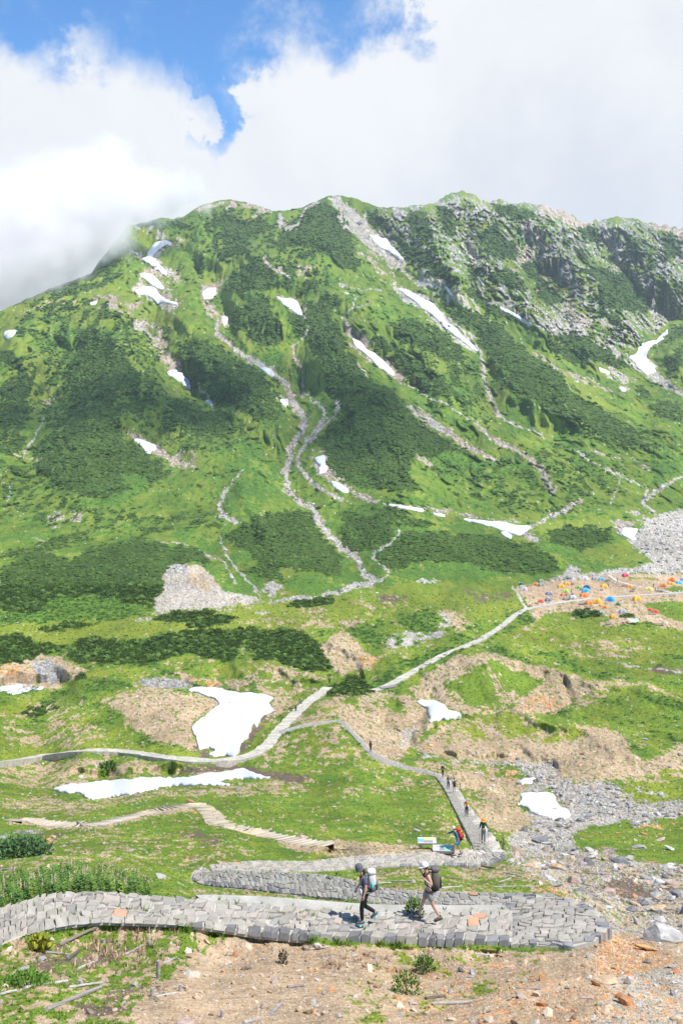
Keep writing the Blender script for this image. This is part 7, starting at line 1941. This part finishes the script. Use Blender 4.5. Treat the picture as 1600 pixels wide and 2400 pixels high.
def picnic(x, y, w, label):
    px, py = Q5(x, y); g = G([px], [py])[0]; L_ = w / 3.733 * g[1] / F
    r = bpy.data.objects.new('picnic_table', None); COL.objects.link(r); r.location = g; r.rotation_euler = (0, 0, rnd.uniform(-.35, .35))
    shell('table_top', *bx((0, 0, .72), (L_, .75, .07)), WOOD, r, False)
    for s in (1, -1):
        shell('bench', *bx((0, .68 * s, .42), (L_, .28, .06)), WOOD, r, False)
        shell('leg', *bx((L_ * .36 * s, 0, .35), (.10, 1.3, .10)), WOOD, r, False); shell('leg', *bx((L_ * .36 * s, 0, .17), (.12, .5, .40)), WOOD, r, False)
    tag(r, label, 'picnic table')
for x, y, w, lab in [(224, 163, 46, 'table left of the upper left orange tent'), (684, 325, 60, 'table below the path touching an orange tent'), (907, 119, 46, 'table beside the light blue tent'), (1058, 164, 56, 'long dark table left of an amber tent'), (1362, 214, 58, 'table beside the group of people at right'), (1470, 256, 56, 'table alone below the people at the right edge'),
                     (1298, 412, 72, 'table touching the larger scarlet tent'), (915, 500, 54, 'low table on the bare patch under the bushes'), (1350, 508, 100, 'large double table at the lower right of the camp'), (545, 284, 66, 'busy table heaped with gear among the tents'), (1120, 213, 40, 'small table right of centre on the open ground'), (852, 202, 26, 'short bench on the open ground in the middle'), (600, 148, 30, 'short table right of the amber tent pair'),
                     (750, 360, 26, 'small dark bench below the path'), (1134, 192, 34, 'small table under the amber tent'), (548, 100, 44, 'table by the stony stream at the top of the camp'), (680, 195, 34, 'dark low table left of the sky blue tent'), (650, 112, 24, 'tiny bench at the upper edge left of the white tent')]:
    picnic(x, y, w, lab)
# pale green tarp and the gear under it
g = G([Q5(1140, 500)[0]], [Q5(1140, 500)[1]])[0]; s_ = g[1] / F / 3.733
r = bpy.data.objects.new('tarp_shelter', None); COL.objects.link(r); r.location = g
n = 8; v = []; f = []
for i in range(n + 1):
    for j in range(n + 1):
        u, t = -1 + 2 * i / n, -1 + 2 * j / n
        v.append((u * 44 * s_, t * 1.4 + 1.0, 1.15 + .55 * (abs(u) ** 1.6) * .6 + .25 * t))
for i in range(n):
    for j in range(n): a = i * (n + 1) + j; f.append((a, a + n + 1, a + n + 2, a + 1))
shell('tarp', v, f, cm('tarp_cloth', (.42, .62, .38), .6), r)
for sx in (-1, 1):
    for sy in (-.3, 2.3):
        vv, ff = tube((sx * 42 * s_, sy, 0), (sx * 42 * s_, sy, 1.45), .03, .03, 6, 0, 0, 1); shell('pole', vv, ff, cm('tent_pole', (.5, .5, .5), .4), r)
tag(r, 'pale green tarp stretched on poles at the lower right of the camp', 'tarp')
for x, y, c, lab in [(1042, 490, (.45, .03, .12), 'crimson gear bag left of the pale green tarp'), (1075, 482, (.55, .55, .57), 'white gear bag at the left end of the tarp'), (1086, 516, (.16, .17, .20), 'dark gear bag in front of the tarp'), (1530, 214, (.65, .65, .66), 'white gear bag at the right edge of the camp'), (282, 320, (.10, .16, .22), 'blue-grey gear bag at the left path corner'), (600, 240, (.05, .05, .06), 'black gear bag right of the lime tent')]:
    px, py = Q5(x, y); g = G([px], [py])[0]; v, f = blob((0, 0, .25), (.9, .6, .6), 3, ICO2)
    o = shell('gear_bag', v, f, cm('bag_cloth', c, .8, .3), None, loc=g); tag(o, lab, 'bag')
# refuge huts on the saddle
def hut(px, py, w, d, h, label, roofc):
    g = G([px], [py])[0]; s = g[1] / F
    r = bpy.data.objects.new('mountain_hut', None); COL.objects.link(r); r.location = g + (0, 4, -1.0)
    W_ = w * s; H_ = h * s
    shell('wall', *bx((0, 0, H_ * .4), (W_, d, H_ * .8)), cm('hut_wall', (.10, .075, .07), .9), r, False)
    v = [(-W_ * .53, -d * .6, H_ * .78), (W_ * .53, -d * .6, H_ * .78), (W_ * .53, d * .6, H_ * .78), (-W_ * .53, d * .6, H_ * .78), (-W_ * .53, 0, H_ * 1.12), (W_ * .53, 0, H_ * 1.12)]
    shell('roof', v, [(0, 1, 5, 4), (2, 3, 4, 5), (0, 4, 3), (1, 2, 5), (0, 3, 2, 1)], cm('hut_roof', roofc, .6), r, False)
    for k in range(4):
        shell('window', *bx((-W_ * .36 + W_ * .24 * k, -d * .5 - .02, H_ * .45), (W_ * .1, .1, H_ * .22)), cm('hut_glass', (.03, .035, .05), .2), r, False)
    tag(r, label, 'hut')
hut(689, 492, 13, 9, 5, 'dark mountain hut with pinkish roof standing on the saddle of the ridge', (.34, .20, .20))
hut(684, 494, 6, 6, 3.2, 'low annexe left of the hut on the saddle', (.10, .10, .15))
hut(657, 496, 9, 6, 4, 'small distant hut left of the main hut on the saddle', (.28, .26, .30))
# information boards by the lane
def board(px, py, wpx, label, c1, c2, legs, yaw=0.0):
    g = G([px], [py])[0] + (0, 0, .12); s = g[1] / F; W_ = wpx * s
    r = bpy.data.objects.new('information_board', None); COL.objects.link(r); r.location = g; r.rotation_euler = (0, 0, yaw)
    hgt = .34 if legs else .16
    t = 0.22; ct, st = math.cos(t), math.sin(t)
    def slab(name, w, d, th, off, mat, par, x=0, yy=0):
        v, f = bx((x, yy, off), (w, d, th)); v = [(a, b * ct - c * st, b * st + c * ct + hgt) for a, b, c in v]
        return shell(name, v, f, mat, par, False)
    pn = slab('panel', W_, .62, .10, 0, cm('board_stone', (.36, .35, .33), .8), r)
    slab('face', W_ * .94, .56, .012, .058, cm('board_face', (.50, .50, .47), .5), pn)
    slab('title_strip', W_ * .72, .16, .008, .070, cm('board_print', c1, .5), pn, W_ * .06, .12)
    slab('map_print', W_ * .28 if legs else W_ * .36, .3 if legs else .36, .010, .0705, cm('board_print', c2, .5), pn, -W_ * .32 if legs else W_ * .22, -.02 if legs else -.04)
    for k in range(4): slab('text_line', W_ * .5, .018, .006, .071, cm('board_text', (.10, .10, .10), .6), pn, W_ * .06, -.04 - .06 * k)
    if legs:
        for sx in (-1, 1): shell('leg', *bx((sx * W_ * .34, 0, hgt * .4), (.16, .34, hgt * .95)), cm('board_stone', (.36, .35, .33), .8), r, False)
    else: shell('plinth', *bx((0, 0, .06), (W_ * .98, .5, .2)), cm('board_stone', (.36, .35, .33), .8), r, False)
    tag(r, label, 'sign')
board(1000, 1989, 44, 'sloping information board with yellow print on two stone legs beside the trail', (.62, .50, .18), (.14, .40, .42), True, -.03)
board(1038, 2000, 50, 'low information board with green map print at the edge of the upper loop', (.62, .66, .60), (.22, .58, .36), False, -.05)
# little timber culvert where the camp way crosses the hollow
g = G([cv(H_, 215, 222)[0]], [cv(H_, 215, 222)[1]])[0]
r = bpy.data.objects.new('footbridge', None); COL.objects.link(r); r.location = g; r.rotation_euler = (0, 0, .5)
shell('deck', *bx((0, 0, .35), (4.5, 1.6, .14)), WOOD, r, False)
for sx in (-1, 0, 1): shell('post', *bx((sx * 1.9, -.75, 0), (.2, .2, .8)), WOOD, r, False)
tag(r, 'short timber footbridge carrying the camp path over the dry gully', 'footbridge')
# ------------------------------------------------------------------ cloud on the ridge, air
def cloud_mat(name='cloud_vapour', dens=1.0, lo=.12, hi=.8):
    m, nt, b = new_mat(name)
    nt.nodes.remove(b)
    out = nt.nodes['Material Output']
    lw = N(nt, 'ShaderNodeLayerWeight'); lw.inputs[0].default_value = .5
    geo = N(nt, 'ShaderNodeNewGeometry')
    n1 = noise(nt, geo.outputs['Position'], .012, 7, .6)
    n2 = noise(nt, geo.outputs['Position'], .045, 5, .6)
    fc = mth(nt, 'SUBTRACT', 1.0, lw.outputs['Facing'])
    a = mth(nt, 'ADD', fc, mth(nt, 'MULTIPLY', mth(nt, 'SUBTRACT', n1, .5), 1.3)); a = mth(nt, 'ADD', a, mth(nt, 'MULTIPLY', mth(nt, 'SUBTRACT', n2, .5), .7))
    al = mth(nt, 'MULTIPLY', mapr(nt, a, lo, hi), dens)
    df = N(nt, 'ShaderNodeBsdfDiffuse'); df.inputs[0].default_value = (.80, .82, .86, 1)
    tl = N(nt, 'ShaderNodeBsdfTranslucent'); tl.inputs[0].default_value = (.80, .82, .86, 1)
    mx = N(nt, 'ShaderNodeMixShader'); mx.inputs[0].default_value = .5; L(nt, df.outputs[0], mx.inputs[1]); L(nt, tl.outputs[0], mx.inputs[2])
    tr_ = N(nt, 'ShaderNodeBsdfTransparent'); m2 = N(nt, 'ShaderNodeMixShader')
    L(nt, al, m2.inputs[0]); L(nt, tr_.outputs[0], m2.inputs[1]); L(nt, mx.outputs[0], m2.inputs[2]); L(nt, m2.outputs[0], out.inputs[0])
    return m
r = np.random.RandomState(3)
v0, f0 = ICO3
# the bank is a body of vapour: soft lobes of density along the shoulder of the ridge
LOBES = [(-250, 660, 175), (-120, 655, 155), (0, 632, 115), (70, 606, 108), (140, 572, 102), (205, 550, 90), (246, 510, 84), (296, 462, 80), (150, 470, 110), (40, 500, 120), (350, 450, 62), (400, 448, 54), (450, 452, 38), (200, 470, 110), (-60, 520, 130), (250, 400, 80)]
lob = []
for px_, py_, r_ in LOBES:
    Dg = 1330 + max(0, px_) * .55
    lob.append((wpt(px_, py_, Dg), r_ * Dg / F))
lc = np.array([c for c, _ in lob]); lr = np.array([q for _, q in lob])
blo = (lc - lr[:, None] * 1.35).min(0); bhi = (lc + lr[:, None] * 1.35).max(0)
cv_, cf_ = bx(((blo + bhi) / 2), (bhi - blo))
m, nt, b = new_mat('cloud_body'); nt.nodes.remove(b)
geo = N(nt, 'ShaderNodeNewGeometry'); p = geo.outputs['Position']
w_n = noise(nt, p, .013, 8, .68, col=True)
vm = N(nt, 'ShaderNodeVectorMath', operation='SUBTRACT'); L(nt, w_n, vm.inputs[0]); vm.inputs[1].default_value = (.5, .5, .5)
vs_ = N(nt, 'ShaderNodeVectorMath', operation='SCALE'); L(nt, vm.outputs[0], vs_.inputs[0]); vs_.inputs[3].default_value = 130
va = N(nt, 'ShaderNodeVectorMath', operation='ADD'); L(nt, p, va.inputs[0]); L(nt, vs_.outputs[0], va.inputs[1])
tot = None
for c, q in lob:
    d_ = N(nt, 'ShaderNodeVectorMath', operation='DISTANCE'); L(nt, va.outputs[0], d_.inputs[0]); d_.inputs[1].default_value = tuple(c)
    e_ = mapr(nt, d_.outputs['Value'], q * 1.18, q * .45, 0, 1)
    tot = e_ if tot is None else mth(nt, 'MAXIMUM', tot, e_)
pv = N(nt, 'ShaderNodeVolumePrincipled'); pv.inputs['Color'].default_value = (1, .968, .962, 1); pv.inputs['Anisotropy'].default_value = .1
L(nt, mth(nt, 'MULTIPLY', tot, .034), pv.inputs['Density']); L(nt, pv.outputs[0], nt.nodes['Material Output'].inputs['Volume'])
o = shell('cloud_bank', cv_, cf_, m, None, False)
tag(o, 'white cloud bank pouring over the left shoulder of the ridge', kind='stuff')
# drifting clouds overhead that shade parts of the slope
M_C2 = cloud_mat('cloud_vapour_high', .13, .2, 1.1)
def high_cloud(px, py, rx, ry, h, nm=6):
    g = G([px], [py])[0]; c = g + np.array(SUN) / SUN.z * h
    vs = []; fs = []; off = 0
    for i in range(nm):
        v = v0 * (1 + .2 * perlin(v0[:, 0] * 1.5 + i, v0[:, 1] * 1.5, 9)[:, None]) * np.array((rx * r.uniform(.4, .7), ry * r.uniform(.4, .7), 30)) + c + (r.uniform(-.5, .5) * rx, r.uniform(-.5, .5) * ry, r.uniform(-20, 20))
        vs.append(v); fs.append(f0 + off); off += len(v)
    o = mesh_np('cloud', np.concatenate(vs), np.concatenate(fs), M_C2); tag(o, kind='stuff')
high_cloud(300, 900, 190, 170, 900)
high_cloud(500, 950, 120, 150, 900)
high_cloud(860, 1000, 110, 170, 900)

mn = V.reshape(-1, 3).min(0); mxx = V.reshape(-1, 3).max(0)
bm = bmesh.new(); bmesh.ops.create_cube(bm, size=1.0)
lo_ = np.array((mn[0] - 60, -120, mn[2] - 1.5)); hi_ = np.array((mxx[0] + 60, mxx[1] + 60, mxx[2] + 60))
for v in bm.verts:
    v.co = Vector([lo_[k] if v.co[k] < 0 else hi_[k] for k in range(3)])
me = bpy.data.meshes.new('haze'); bm.to_mesh(me); bm.free()
hz = bpy.data.objects.new('haze', me); COL.objects.link(hz); hz['kind'] = 'stuff'
m, nt, b = new_mat('haze'); nt.nodes.remove(b)
pv = N(nt, 'ShaderNodeVolumePrincipled'); pv.inputs['Color'].default_value = (.80, .88, 1.0, 1); pv.inputs['Density'].default_value = .000075; pv.inputs['Anisotropy'].default_value = .2
L(nt, pv.outputs[0], nt.nodes['Material Output'].inputs['Volume']); me.materials.append(m)
